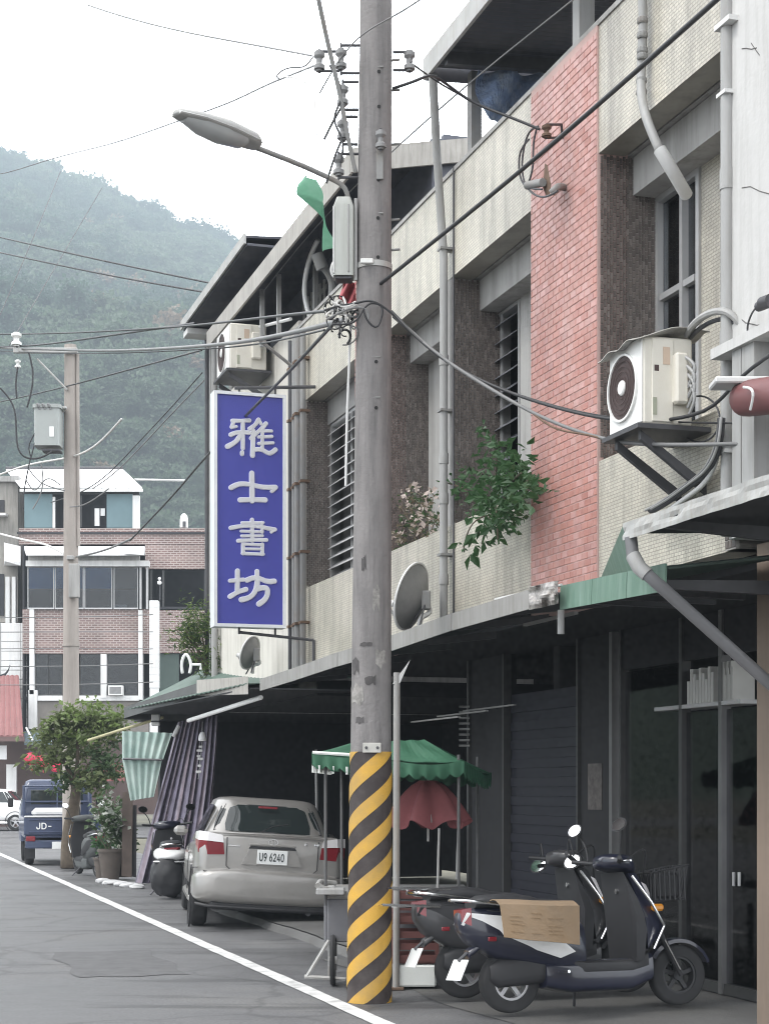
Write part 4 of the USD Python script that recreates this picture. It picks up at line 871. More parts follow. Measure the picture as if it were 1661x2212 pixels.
part(we, 'pipe', tube([Wf(1138, 400, .22), Wf(1172, 393, .2)], .03, 10), steel_grey, smooth=40)
part(we, 'bracket', hull([Wf(x, y, o) for x, y in ((1176, 352), (1182, 356), (1190, 400), (1172, 405), (1180, 425), (1186, 424)) for o in (.15, .165)]), rust)
for pts in ([(1162, 272), (1140, 290), (1128, 340), (1130, 385), (1145, 412), (1178, 424), (1204, 412)], [(1160, 272), (1152, 310), (1150, 360), (1140, 398)], [(1142, 300), (1122, 335), (1122, 375), (1138, 402), (1170, 408)]):
    part(we, 'cable', tube(smoothpath([Wf(x, y, .22) for x, y in pts], 30), .008, 6), dark_metal)

# street lamp on an arm
lamp = thing('street_lamp', 'grey cobra-head street lamp on an arm reaching left from the striped pole', 'street lamp', W(750, 425, YP))
part(lamp, 'arm', tube(smoothpath([W(752, 430, YP), W(744, 405, YP - .02), W(720, 388, YP - .05), W(640, 352, YP - .25), W(548, 316, YP - .5)], 24), [.018] * 24, 10), steel_grey, smooth=True)
la, lb = W(553, 312, YP - .5), W(378, 243, YP - 1.0)
ax = (lb - la) / np.linalg.norm(lb - la); L_ = np.linalg.norm(lb - la); sd = np.cross(ax, [0, 0, 1.0]); sd /= np.linalg.norm(sd); upv = np.cross(sd, ax)
def lring(k, wv, hu, hd, n=20):
    ang = np.arange(n) * 2 * np.pi / n
    return np.array([la + ax * L_ * k + sd * wv * math.cos(a) + upv * ((hu if math.sin(a) > 0 else hd) * math.sin(a)) for a in ang])
lamp_m = mat('lamp_casing', (0.30, 0.30, 0.29), 0.5, 0.1, 6, dirt=(0.18, 0.18, 0.165), dscale=6, damt=0.5)
part(lamp, 'housing', loft([lring(-.02, .03, .025, .02), lring(.0, .06, .06, .035), lring(.06, .085, .075, .035), lring(.4, .11, .085, .03), lring(.75, .10, .06, .025), lring(.97, .055, .035, .02), lring(1.0, .03, .02, .012)]), lamp_m, smooth=50)
part(lamp, 'rim', loft([lring(k, w * 1.0 + .008, .012, .012) for k, w in ((.0, .06), (.06, .085), (.4, .112), (.75, .102), (.99, .05))]), pvc_l, smooth=50)
part(lamp, 'diffuser', loft([lring(.12, .05, -.02, .03), lring(.2, .085, -.02, .065), lring(.45, .10, -.02, .085), lring(.7, .09, -.02, .075), lring(.9, .05, -.01, .035)]), mat('lamp_cover', (0.34, 0.35, 0.35), 0.15, 0.05, 4), smooth=60)
cab = thing('pole_cabinet', 'tall grey steel box strapped to the left side of the striped pole', 'box', W(742, 600, YP))
c0, c1 = W(742, 515, YP - .02), None
hh = (600 - 430) / S3 * YP
def crr(z, w, d): return np.c_[rrect(w, d, .018, 4) + c0[:2], np.full(16, z)]
part(cab, 'body', loft([crr(c0[2] - hh / 2, .145, .16), crr(c0[2] + hh * .38, .145, .16), crr(c0[2] + hh / 2, .10, .12)]), mat('cabinet_enamel', (0.38, 0.39, 0.365), 0.5, 0.06, 3, dirt=(0.24, 0.24, 0.21), dscale=3, damt=0.4, streak=True), smooth=35)
part(cab, 'door_edge', cbox(c0 + [-.07, -.06, -.03], (.012, .05, hh * .85), .004), pvc_l)
part(cab, 'rib', cbox(c0 + [.035, -.083, -.02], (.012, .012, hh * .86), .004), pvc)
part(cab, 'bottom_plate', cbox(c0 + [0, 0, -hh / 2 - .012], (.12, .13, .02), .004), dark_metal)
part(cab, 'conduit', tube([W(768, 428, YP - .06), W(768, 605, YP - .06)], .012, 8), pvc)
part(cab, 'cable', tube(smoothpath([W(724, 560, YP), W(716, 575, YP), W(717, 592, YP), W(728, 602, YP)], 14), .01, 6), pvc_l)
# red cloth and the tangle of telephone cable at the pole
redc = mat('faded_red_cloth', (0.36, 0.09, 0.10), 0.8, 0.2, 8)
def rc(s, t): return W(742 + 26 * s - 16 * t * (1 - s) , 608 + 55 * t, YP + .25) + np.array([0, .04 * math.sin(s * 9 + t * 5), 0])
single('red_rag', thick(grid(rc, 10, 8), .004), redc, 'faded red rag tied among the cables left of the striped pole', 'rag', smooth=True)
tg = thing('cable_tangle', 'tangle of looped telephone cables tied to the left of the striped pole', 'cables', W(745, 680, YP))
tgr = np.random.default_rng(8)
cable_b = mat('black_cable', (0.025, 0.025, 0.027), 0.5); cable_g = mat('grey_cable', (0.15, 0.15, 0.15), 0.5); cable_w = mat('pale_cable', (0.55, 0.54, 0.52), 0.5)
for k in range(17):
    cx, cy = 733 + tgr.normal() * 16, 682 + tgr.normal() * 18; rx, ry = 8 + 12 * tgr.random(), 10 + 16 * tgr.random(); a0 = tgr.random() * 6
    pts = [W(cx + rx * math.cos(a0 + a) + 10 * math.sin(a * .5), cy + ry * math.sin(a0 + a) + 3 * a, YP - .05 + .03 * math.sin(a * 2 + k)) for a in np.linspace(0, 2 * np.pi * (.7 + .6 * tgr.random()), 22)]
    part(tg, 'loop', tube(pts, .005 + .004 * (k % 3 == 0), 6), [cable_b, cable_b, cable_g, cable_w][k % 4])
for k, pts in enumerate(([(700, 670), (735, 660), (765, 655), (800, 650), (835, 668), (850, 680)], [(720, 700), (770, 690), (800, 655), (822, 660), (822, 690), (812, 706), (800, 700), (785, 670)], [(705, 690), (740, 672), (770, 664), (790, 668), (795, 690)], [(715, 650), (745, 662), (765, 655)])):
    part(tg, 'cable', tube(smoothpath([W(x, y, YP - .19) for x, y in pts], 30), .008, 6), [cable_b, cable_b, cable_g, cable_w][k])
part(tg, 'junction_sleeve', tube([W(748, 668, YP - .1), W(770, 655, YP - .12)], .022, 10), cable_w)
part(tg, 'conduit', tube([W(757, 700, YP), W(749, 900, YP + .05), W(746, 1050, YP + .05)], .010, 6), pvc_l)

def cable(label, pts, r, m=None, sag=0.0, n=36, name='overhead_cable', group=None):
    p = np.array([W(*q) for q in pts])
    if len(p) == 2:
        t = np.linspace(0, 1, n)[:, None]; p = p[0] * (1 - t) + p[1] * t; p[:, 2] -= sag * 4 * (t * (1 - t))[:, 0]
    else: p = smoothpath(p, n)
    return single(name, tube(p, r * (1.25 if r < .012 else 1.15), 6), m or cable_b, label, 'cable', smooth=True)
cable('thick black cable rising from the striped pole to the top right corner', [(822, 612, 12.2), (1190, 312, 9.8), (1545, 0, 8.0), (1800, -228, 7.0)], .012)
cable('thin wire rising past the rooftop shelter to the top edge', [(560, 640, 21), (700, 470, 18), (870, 305, 15.5), (1060, 140, 13.5), (1235, 0, 12), (1420, -150, 10.8)], .005, cable_g)
cable('fine wire crossing the top of the striped pole', [(690, 200, 12.6), (780, 76, 12.0), (845, 36, 11.7), (960, -40, 11)], .004, cable_g)
cable('black service wire from the pole down to the insulator on the red pillar', [(848, 190, 12.3), (900, 172, 12.2), (940, 165, 12.4), (1005, 210, 12.6), (1080, 244, 12.5), (1165, 278, 12.3)], .008)
cable('service wire from the lone right-hand insulator to the rooftop post', [(886, 134, 12.3), (915, 155, 12.6), (960, 185, 12.8), (1005, 210, 12.9)], .005)
cable('dark twin cable sagging from the pole to the ivory air conditioner', [(845, 672, 12.2), (950, 770, 11.9), (1070, 835, 11.6), (1200, 880, 11.2), (1340, 907, 10.7), (1480, 900, 10.2), (1545, 872, 9.9), (1600, 815, 9.6), (1680, 755, 9.3)], .009)
cable('grey cable sagging lowest from the pole across the red pillar', [(848, 678, 12.2), (950, 768, 11.9), (1060, 840, 11.6), (1180, 905, 11.2), (1300, 946, 10.8), (1420, 960, 10.3), (1610, 958, 9.7)], .010, cable_g)
cable('thin dark cable between the two sagging cables and the right wall', [(848, 684, 12.22), (1000, 800, 11.8), (1150, 862, 11.4), (1330, 902, 10.8), (1480, 912, 10.3), (1610, 914, 9.7)], .005)
cable('brown strand twisted below the grey sagging cable on the red pillar', [(1150, 892, 11.3), (1200, 925, 11.1), (1260, 938, 10.9), (1300, 947, 10.8)], .006, rust)
cable('heavy dark conductor running down the left side of the insulators', [(686, -10, 11.9), (712, 110, 12.1), (735, 210, 12.2), (748, 280, 12.25), (768, 372, 12.3)], .014, steel_grey)
for lab, pts in (('dark jumper wire between the second and third insulators', [(712, 140, 12.2), (735, 215, 12.2), (722, 255, 12.2), (738, 300, 12.2), (735, 350, 12.2)]),
                 ('dark jumper wire hanging from the third insulator', [(740, 225, 12.25), (712, 275, 12.25), (700, 300, 12.25)]),
                 ('dark jumper wire hanging from the lowest insulator', [(738, 300, 12.25), (720, 345, 12.25), (705, 395, 12.25)])):
    cable(lab, pts, .006, cable_b)
cable('frayed thin wire from the upper left sky to the top insulator', [(190, 10, 20), (245, 28, 19), (400, 68, 16.5), (560, 98, 14.2), (672, 119, 12.6)], .006, cable_g)
cable('thin pale wire sagging from the lamp top to the mountain edge', [(-40, 380, 26), (0, 375, 25.5), (80, 352, 24.5), (230, 312, 22), (380, 262, 19), (500, 218, 16.5), (600, 172, 14), (610, 168, 13.8), (680, 140, 12.6)], .005, cable_g)
cable('pale wire looping down from the pole top left', [(612, 165, 13), (660, 178, 12.7), (676, 200, 12.6), (680, 260, 12.5), (690, 330, 12.4)], .004, cable_w)
cable('small dark wire loop near the top insulators', [(676, 121, 12.6), (660, 140, 12.6), (612, 150, 12.7), (598, 165, 12.7), (608, 172, 12.7)], .004, cable_g)
cable('upper of two black cables from the left edge to the far eave', [(-40, 503, 34), (0, 512, 32), (225, 563, 27), (460, 612, 23.5)], .012)
cable('lower of two black cables from the left edge to the far eave', [(-40, 537, 34), (0, 545, 32), (225, 592, 27), (455, 633, 23.6)], .012)
cable('left one of two thin steep wires before the mountain', [(130, 370, 60), (60, 540, 50), (-5, 690, 45)], .012)
cable('right one of two thin steep wires before the mountain', [(220, 405, 60), (120, 575, 50), (20, 745, 42)], .012)
cable('black cable from the left edge past the far eave to the striped pole', [(-40, 722, 36), (100, 720, 32), (250, 714, 27), (410, 703, 22), (600, 682, 16), (740, 668, 12.4)], .012)
cable('second black cable just below, dipping at the left pole', [(-40, 750, 36), (30, 748, 34), (140, 738, 30), (280, 718, 26), (420, 698, 22)], .014)
cable('thick grey cable sagging from the striped pole to the left edge', [(745, 690, 12.4), (640, 716, 15), (540, 735, 17.5), (420, 748, 21), (230, 757, 27), (120, 755, 31), (-30, 750, 36)], .019, cable_g)
cable('thin dark cable below the thick grey cable', [(700, 712, 13), (560, 742, 17), (400, 756, 22), (200, 763, 28), (0, 758, 35)], .007)
cable('thin cable rising from the left edge to the drainpipes of the end house', [(-20, 872, 40), (100, 845, 35), (250, 806, 30), (435, 756, 24)], .011)
cable('black cable slanting down from the pole across the blue sign top', [(728, 690, 12.4), (640, 785, 15), (560, 868, 18), (460, 970, 21), (380, 1062, 25), (280, 1168, 30)], .013)
cable('grey cable from the black slanting cable to the far pole', [(285, 1163, 30), (220, 1190, 32), (165, 1203, 33.5)], .017, cable_g)
cable('thin twin wire slanting left of the blue sign', [(436, 805, 24), (360, 890, 27), (290, 965, 30), (180, 1060, 34), (110, 1085, 36)], .008)
cable('second thin wire slanting left of the blue sign', [(440, 822, 24), (360, 905, 27), (270, 1000, 30), (200, 1055, 34)], .008, cable_g)
cable('pale thick cable sagging left from the far pole', [(262, 905, 31), (220, 950, 32), (160, 985, 33.5), (80, 1000, 35), (0, 1025, 37), (-40, 1040, 38)], .018, cable_w)
cable('pale service cable from the left edge down to the far pole box', [(-20, 1148, 38), (60, 1168, 36), (130, 1192, 34), (150, 1205, 33.6)], .020, cable_w)
for i, (y0, y1) in enumerate(((1330, 1328), (1362, 1365), (1398, 1402), (1436, 1434), (1476, 1474))):
    cable(f'{["topmost", "second", "third", "fourth", "lowest"][i]} of five fine horizontal wires before the white far wall', [(-20, y0 + 4, 48), (160, y0 + 3, 48), (330, y1, 48)], .011, cable_g)

# ------------------------------------------------------------------ BLUE SIGN
US = 7.53
blue_m = mat('sign_blue', (0.045, 0.052, 0.27), 0.35, 0.06, 1.2, spec=.5)
frame_m = mat('sign_frame', (0.58, 0.60, 0.62), 0.4, 0.06, 4)
letter_m = mat('sign_letter', (0.50, 0.51, 0.53), 0.45, 0.05, 6)
letter_e = mat('sign_letter_edge', (0.66, 0.67, 0.80), 0.45, 0.04, 6)
o_r, o_l, z_b, z_t = .355, 1.165, 3.31, 5.90
sign = thing('shop_sign', 'tall blue hanging shop sign with four large silver Chinese characters', 'sign', F(US, .8, z_b))
part(sign, 'panel', fbox(US, US + .17, o_r + .03, o_l - .03, z_b + .03, z_t - .03), blue_m)
for nm, o0, o1, z0, z1 in (('frame_bar', o_r, o_r + .035, z_b, z_t), ('frame_bar', o_l - .035, o_l, z_b, z_t), ('frame_bar', o_r + .035, o_l - .035, z_b, z_b + .035), ('frame_bar', o_r + .035, o_l - .035, z_t - .035, z_t)):
    part(sign, nm, fbox(US - .018, US + .19, o0, o1, z0, z1), frame_m)
def sp(cx, cy): return (o_l - .035 - (cx - 40) / (610 - 40) * (o_l - o_r - .07), z_t - .035 - (cy - 95) / (2105 - 95) * (z_t - z_b - .07))
CH = {'character_elegant': [([(172, 325), (240, 320), (318, 312)], 34), ([(182, 335), (165, 380)], 36), ([(165, 385), (205, 372)], 26), ([(158, 448), (190, 432), (318, 420)], 38), ([(262, 320), (262, 560)], 40), ([(256, 596), (256, 612)], 40), ([(245, 440), (205, 500), (130, 552)], 44),
        ([(398, 300), (370, 345), (322, 385)], 36), ([(400, 300), (420, 335)], 30), ([(462, 330), (430, 372), (375, 425), (335, 468)], 36), ([(352, 400), (346, 620)], 48), ([(432, 370), (430, 560)], 34), ([(400, 398), (512, 392)], 30), ([(400, 452), (515, 440)], 30), ([(400, 510), (525, 496)], 30), ([(360, 566), (435, 566), (490, 590), (545, 556)], 40)],
      'character_scholar': [([(340, 775), (342, 1020)], 54), ([(160, 912), (215, 882), (340, 878), (430, 892), (545, 888)], 44), ([(515, 925), (548, 892)], 36), ([(240, 1016), (340, 1008), (455, 1005)], 46)],
      'character_book': [([(342, 1185), (345, 1372)], 40), ([(255, 1216), (438, 1206)], 28), ([(426, 1206), (430, 1292)], 30), ([(158, 1266), (245, 1246), (430, 1246), (485, 1256), (540, 1262)], 36), ([(510, 1285), (540, 1262)], 30), ([(248, 1290), (430, 1288)], 26), ([(252, 1332), (432, 1322)], 26), ([(222, 1376), (340, 1364), (466, 1358)], 32), ([(264, 1402), (265, 1485)], 38), ([(432, 1398), (430, 1485)], 36), ([(265, 1404), (430, 1402)], 28), ([(265, 1444), (430, 1440)], 22), ([(258, 1485), (440, 1485)], 30)],
      'character_lane': [([(216, 1640), (214, 1830)], 48), ([(152, 1730), (268, 1716)], 40), ([(152, 1868), (210, 1832), (288, 1800)], 42), ([(385, 1638), (386, 1710)], 48), ([(300, 1718), (380, 1694), (470, 1722), (535, 1720)], 46), ([(388, 1720), (378, 1790), (325, 1866), (250, 1892)], 48), ([(395, 1790), (470, 1788), (472, 1850), (402, 1925)], 48)]}
for nm, st in CH.items():
    def shape(extra):
        gs = []
        for pts, w in st:
            pp = smoothpath([(x, y, 0) for x, y in pts], 16)[:, :2] if len(pts) > 2 else np.array(pts, float)
            lo = [LineString(pp[i:i + 2]).buffer((w * .80 + extra) / 2 * (0.9 + .16 * abs(2 * (i + .5) / (len(pp) - 1) - 1)), 6) for i in range(len(pp) - 1)]
            gs += lo
        return unary_union(gs).simplify(1.2)
    def to_sign(g, d0, d):
        from shapely import affinity
        sx = (o_l - o_r - .07) / 570; sy = (z_t - z_b - .07) / 2010
        g = affinity.affine_transform(g, [sx, 0, 0, -sy, -40 * sx, 95 * sy])
        return extr(g, d, o=F(US - d0, o_l - .035, z_t - .035), ex=-ND, ey=(0, 0, 1.0), ez=-UD)
    ch = part(sign, nm, to_sign(shape(0), .004, .010), letter_m)
    part(ch, 'outline', to_sign(shape(9), -.001, .0075), letter_e)
for z, (pa, pb, pcx) in ((0, ((395 / 1, 0), 0, 0)),): pass
brk = part(sign, 'bracket', cat(tube([F(US + .08, o_l - .25, z_t + .06), F(US + .05, .0, z_t + .13)], .02, 6)), dark_metal)
part(sign, 'bracket', cat(tube([F(US + .08, o_l - .3, z_b - .05), F(US + .05, .02, z_b - .12)], .018, 6), tube([F(US + .05, .02, z_b - .12), F(US + .05, .02, z_b - .42)], .018, 6)), dark_metal)
for o in (o_l - .3, o_r + .1):
    part(sign, 'hanger', cyl(F(US + .08, o, z_t), F(US + .08, o, z_t + .08), .012, n=8), dark_metal); part(sign, 'hanger', cyl(F(US + .08, o, z_b - .07), F(US + .08, o, z_b), .012, n=8), dark_metal)
# brackets and props by the sign top
single('cable_spar', tube([W(555, 730, 18.2), W(632, 792, 18.6)], .018, 6), steel_grey, 'grey angled spar holding cables above the right corner of the blue sign', 'spar')

# ------------------------------------------------------------------ SATELLITE DISHES
dish_m = mat('dish_grey', (0.17, 0.17, 0.165), 0.5, 0.1, 4, dirt=(0.26, 0.25, 0.24), dscale=4, damt=0.4)
def dish(label, c, r, nrm, foot):
    t = thing('satellite_dish', label, 'satellite dish', foot); nrm = np.asarray(nrm, float); nrm /= np.linalg.norm(nrm); c = np.asarray(c)
    part(t, 'reflector', lathe([(0.001, -.12 * r / .3), (r * .35, -.10 * r / .3), (r * .7, -.055 * r / .3), (r, .0), (r + .004, .004), (r + .004, -.008), (r * .7, -.07 * r / .3), (r * .35, -.115 * r / .3), (0.001, -.135 * r / .3)], c, nrm, 36), dish_m, smooth=60)
    part(t, 'rim', lathe([(r - .002, .0), (r + .014, .0), (r + .014, -.016), (r - .002, -.016), (r - .002, 0)], c, nrm, 36), pvc_l, smooth=60)
    a, b, _ = ortho(nrm); dn = np.array([0, 0, -1.0]) - nrm * (-nrm[2]); dn /= np.linalg.norm(dn)
    k = c - nrm * .16 * r / .3
    part(t, 'bracket', cbox(k, (.08, .08, .16), .01), steel_grey)
    part(t, 'mast', tube(smoothpath([k, k + [.03, .03, -.1], foot + [0.02, 0, .1], foot], 10), .022, 8), pvc_l, smooth=True)
    f = c + nrm * r * .75 + dn * r * .35
    part(t, 'arm', tube([c + dn * r, f], .012, 6), steel_grey); part(t, 'receiver', cyl(f, f - nrm * .08, .028, n=10), pvc_l, smooth=40)
    for s in (-1, 1): part(t, 'strut', tube([k, foot + UD * .14 * s + ND * .05], .009, 6), dark_metal)
    return t
c_ = Wf(886, 1288, .42); dish('grey satellite dish on the awning right behind the striped pole', c_, .285, (-.88, .42, .28), Wf(905, 1360, .38))
c_ = Wf(538, 1410, .35); dish('weathered satellite dish under the lower end of the blue sign', c_, .20, (-.86, .42, .3), Wf(545, 1455, .3))
# ================================================================== VEHICLES
tyre_m = mat('tyre_rubber', (0.022, 0.022, 0.023), 0.85, 0.15, 12)
chrome = mat('chrome', (0.70, 0.70, 0.70), 0.18, 0.03, 4, metallic=1.0)
mirror_m = mat('mirror_glass', (0.85, 0.85, 0.86), 0.05, 0.01, 4, metallic=1.0)
rim_m = mat('alloy_rim', (0.42, 0.42, 0.43), 0.35, 0.05, 6, metallic=.7)
plastic_d = mat('dark_plastic', (0.022, 0.022, 0.024), 0.55, 0.12, 6)
seat_m = mat('seat_vinyl', (0.022, 0.022, 0.024), 0.5, 0.1, 6)
glass_car = usdkit.material(stage, '/World/Looks/tinted_car_glass', {'p': ('principled_bsdf', {'base_color': (0.012, 0.016, 0.016), 'roughness': 0.04, 'specular_ior_level': 0.6})}, [], surface='p.BSDF')
red_lens = mat('red_lens', (0.15, 0.012, 0.018), 0.15, 0.05, 5, coat=.5)
clear_lens = mat('clear_lens', (0.62, 0.60, 0.60), 0.12, 0.05, 5, coat=.5)
white_plate = mat('white_plate', (0.66, 0.67, 0.66), 0.4, 0.03, 5)
plate_ink = mat('plate_ink', (0.035, 0.04, 0.04), 0.5)
def paint(key, c, metallic=0.0, rough=.32): return mat(key, c, rough, 0.03, 1.5, metallic=metallic, coat=.7, dirt=tuple(np.array(c) * .7), dscale=2.5, damt=.35)
def sring(x, zc, hw, hh, e=4.0, n=32):        # superellipse ring across the vehicle
    a = np.arange(n) * 2 * np.pi / n; c, s = np.cos(a), np.sin(a)
    return np.c_[np.full(n, x), hw * np.sign(c) * np.abs(c) ** (2 / e), zc + hh * np.sign(s) * np.abs(s) ** (2 / e)]
def sloft(secs, e=4.0, n=32): return loft([sring(*q, e=e, n=n) for q in secs])
def wheel(t, c, r, w, rim=rim_m, spokes=5, rr=.62):
    ty = part(t, 'wheel', lathe([(r * rr, -w / 2), (r * .88, -w / 2), (r * .98, -w * .36), (r, -w * .15), (r, w * .15), (r * .98, w * .36), (r * .88, w / 2), (r * rr, w / 2), (r * rr, -w / 2)], c, (0, 1, 0), 36), tyre_m, smooth=50, local=True)
    part(ty, 'rim', lathe([(r * rr, -w * .42), (r * rr + .004, w * .42), (r * rr - .012, w * .42), (r * rr - .016, -w * .42), (r * rr, -w * .42)], c, (0, 1, 0), 36), rim, smooth=50, local=True)
    sp = [cyl(np.array(c) + [0, -w * .3, 0], np.array(c) + [0, w * .3, 0], r * .17, n=16)]
    for k in range(spokes):
        a = 2 * np.pi * k / spokes + .3; d = np.array([math.cos(a), 0, math.sin(a)])
        sp.append(box(np.array(c) + d * r * rr * .55, (r * rr * .95, w * .34, r * .13), rot((0, 1, 0), -math.degrees(a))))
    part(ty, 'spokes', cat(*sp), rim, smooth=40, local=True)
    return ty
def sedan(label, loc, rz, body_m, roll=0.0, plate=None, name='parked_car'):
    t = thing(name, label, 'car', loc)
    x = UsdGeom.Xformable(stage.GetPrimAtPath(t.path)); x.AddRotateZOp(opSuffix='yaw').Set(rz)
    if roll: x.AddTranslateOp(opSuffix='pivot').Set(Gf.Vec3d(0, .72, 0)); x.AddRotateXOp(opSuffix='camber').Set(roll); x.AddTranslateOp(opSuffix='unpivot').Set(Gf.Vec3d(0, -.72, 0))
    P = lambda n, m, mt, s=35, par=t: part(par, n, m, mt, smooth=s, local=True)
    bd = P('body', sloft([(.085, .735, .70, .28), (.10, .735, .75, .31), (.16, .725, .795, .348), (.30, .715, .82, .368), (.6, .685, .835, .375), (1.5, .64, .845, .345), (2.7, .62, .845, .325), (3.1, .61, .84, .31), (3.7, .56, .815, .25), (4.0, .54, .76, .2), (4.14, .52, .62, .13)], 4.5, 40), body_m)
    P('rear_bumper', sloft([(-.085, .515, .60, .115), (-.075, .51, .68, .155), (-.03, .495, .77, .185), (.05, .48, .82, .20), (.16, .475, .845, .21), (.40, .47, .852, .2), (.46, .46, .845, .18)], 4.5, 40), body_m)
    P('bumper_valance', cbox((.06, 0, .285), (.2, 1.3, .10), .03), plastic_d)
    P('rear_garnish', tube([(.0, -.74, .645), (-.05, -.5, .625), (-.06, 0, .62), (-.05, .5, .625), (.0, .74, .645)], .006, 5), plastic_d)
    P('wiper', tube([(.72, .1, 1.075), (.80, -.05, 1.15), (.83, -.22, 1.18)], .006, 5), plastic_d)
    P('brake_lamp', cbox((1.04, 0, 1.355), (.03, .22, .025), .006), red_lens)
    for sy in (1, -1): P('bumper_seam', tube([(.10, sy * .80, .675), (.25, sy * .838, .665), (.44, sy * .853, .62), (.47, sy * .853, .45)], .005, 5), plastic_d)
    P('bumper_lip', tube([(.10, -.80, .285), (-.03, -.66, .27), (-.05, 0, .265), (-.03, .66, .27), (.10, .80, .285)], .018, 6), plastic_d)
    P('bumper_step', tube([(-.02, -.70, .405), (-.06, -.5, .39), (-.068, 0, .385), (-.06, .5, .39), (-.02, .70, .405)], .012, 6), body_m)
    # cabin: rings from the belt line up to the roof
    def cab_ring(z, x0, x1, hw, r): q = rrect(x1 - x0, 2 * hw, r, 6, (x0 + x1) / 2, 0); return np.c_[q, np.full(len(q), z)]
    P('cabin', loft([cab_ring(.90, .66, 3.15, .77, .25), cab_ring(1.03, .80, 3.05, .722, .25), cab_ring(1.15, .93, 2.72, .68, .24), cab_ring(1.33, 1.10, 2.45, .612, .23), cab_ring(1.41, 1.17, 2.32, .575, .22), cab_ring(1.445, 1.28, 2.2, .51, .2), cab_ring(1.46, 1.45, 2.0, .38, .15)]), body_m, 50)
    def onrear(s, k): 
        z = 1.075 + (1.372 - 1.075) * k; xx = np.interp(z, [.90, 1.03, 1.15, 1.33, 1.41], [.66, .80, .93, 1.10, 1.19]); hw = np.interp(z, [.955, 1.15, 1.33, 1.41], [.63, .60, .535, .49])
        y = hw * (2 * s - 1); bulge = .02 * (1 - (2 * s - 1) ** 2) 
        return np.array([xx - .008 - bulge + .06 * abs(2 * s - 1) ** 5, y, z])
    P('rear_window', grid(onrear, 16, 8), glass_car, True)
    P('window_trim', tube([onrear(0, 0), onrear(0.02, .5), onrear(.04, 1), onrear(.5, 1), onrear(.96, 1), onrear(.98, .5), onrear(1, 0), onrear(.5, 0), onrear(0, 0)], .009, 6), plastic_d)
    for sy in (1, -1):
        def side(x0, x1, x2, x3):
            def f(s, k):
                z = .985 + .37 * k; xa = x0 + (x2 - x0) * k; xb = x1 + (x3 - x1) * k; hw = np.interp(z, [.955, 1.15, 1.33, 1.41], [.752, .68, .612, .575])
                return np.array([xa + (xb - xa) * s, sy * (hw + .006), z])
            return grid(f, 8, 5, sy > 0)
        P('side_window', side(.98, 1.62, 1.22, 1.66), glass_car, True); P('side_window', side(1.70, 2.72, 1.72, 2.20), glass_car, True)
        P('quarter_window', side(.90, .97, 1.12, 1.19), glass_car, True)
        P('door_seam', tube([(1.66, sy * .845, .95), (1.66, sy * .85, .6), (1.5, sy * .848, .36)], .004, 4), plastic_d)
        P('door_handle', cbox((1.35, sy * .845, .80), (.18, .03, .035), .01), body_m)
        mp = P('door_mirror', cbox((2.75, sy * .92, 1.0), (.12, .17, .12), .04), body_m)
        tl = P('tail_light', hull([(a, sy * b, z) for a, b, z in ((.078, .52, 0.830), (.070, .535, 0.959), (.085, .70, 0.819), (.085, .72, 0.970), (.17, .80, 0.836), (.17, .802, 0.970), (.34, .826, 0.925), (.34, .826, 0.981), (.12, .52, 0.830), (.12, .535, 0.959))]), red_lens, 30)
        P('indicator_lens', hull([(a, sy * b, z) for a, b, z in ((.066, .535, 0.959), (.070, .55, 1.037), (.078, .71, 0.970), (.085, .70, 1.065), (.165, .806, 0.970), (.165, .80, 1.071), (.36, .83, 0.981), (.36, .83, 1.054), (.2, .6, 1.015))]), clear_lens, 30, tl)
        P('wheel_arch', lathe([(.345, 0), (.365, .0), (.365, .02), (.345, .02), (.345, 0)], (.72, sy * .825 - (.02 if sy < 0 else 0), .31), (0, 1, 0), 32), plastic_d)
        for xx in (.72, 3.22): wheel(t, (xx, sy * .74, .30), .30, .19)
        P('side_sill', cbox((1.95, sy * .81, .28), (1.9, .08, .10), .03), body_m)
        P('headlight', hull([(a, sy * b, z) for a, b, z in ((4.02, .45, .62), (4.02, .45, .74), (3.85, .74, .64), (3.85, .74, .76), (3.6, .80, .7), (3.6, .80, .77), (4.06, .5, .66))]), clear_lens, 30)
    P('trunk_seam', tube([(.08, -.50, 1.02), (.07, -.495, .71), (.03, -.43, .655), (.02, 0, .645), (.03, .43, .655), (.07, .495, .71), (.08, .50, 1.02)], .006, 5), plastic_d)
    P('trunk_edge', tube([(.14, -.70, 1.065), (.10, -.45, 1.066), (.09, 0, 1.07), (.10, .45, 1.066), (.14, .70, 1.065)], .012, 6), body_m)
    rc_ = P('plate_recess', hull([(a, b, z) for a in (.060, .09) for b, z in ((.33, .735), (-.33, .735), (-.24, .935), (.24, .935))]), body_m, 20)
    P('recess_shadow', hull([(a, b, z) for a in (.055, .09) for b, z in ((.26, .91), (-.26, .91), (-.24, .94), (.24, .94))]), plastic_d, 20, rc_)
    pt = P('number_plate', cbox((.048, 0, .825), (.012, .33, .155), .003), white_plate, 20)
    if plate:
        v, f = meshkit.text_mesh(plate, .085, .003, True).vertices, None
        m = meshkit.text_mesh(plate, .085, .003, True); v = np.array(m.vertices); v[:, 0] -= v[:, 0].mean(); w = np.ptp(v[:, 0]); v[:, 0] *= .27 / w; v[:, 1] -= v[:, 1].mean()
        P('plate_text', (np.c_[.042 - v[:, 2], -v[:, 0], v[:, 1] + .825], np.array(m.faces)), plate_ink, False, pt)
    em = lathe([(.034, -.004), (.042, -.004), (.042, .004), (.034, .004), (.034, -.004)], (0, 0, 0), (1, 0, 0), 24)
    P('emblem', cat((em[0] * [1, 1.35, .85] + [.065, 0, .99], em[1]), (em[0] * [1, .55, .8] + [.063, 0, .99], em[1])), chrome)
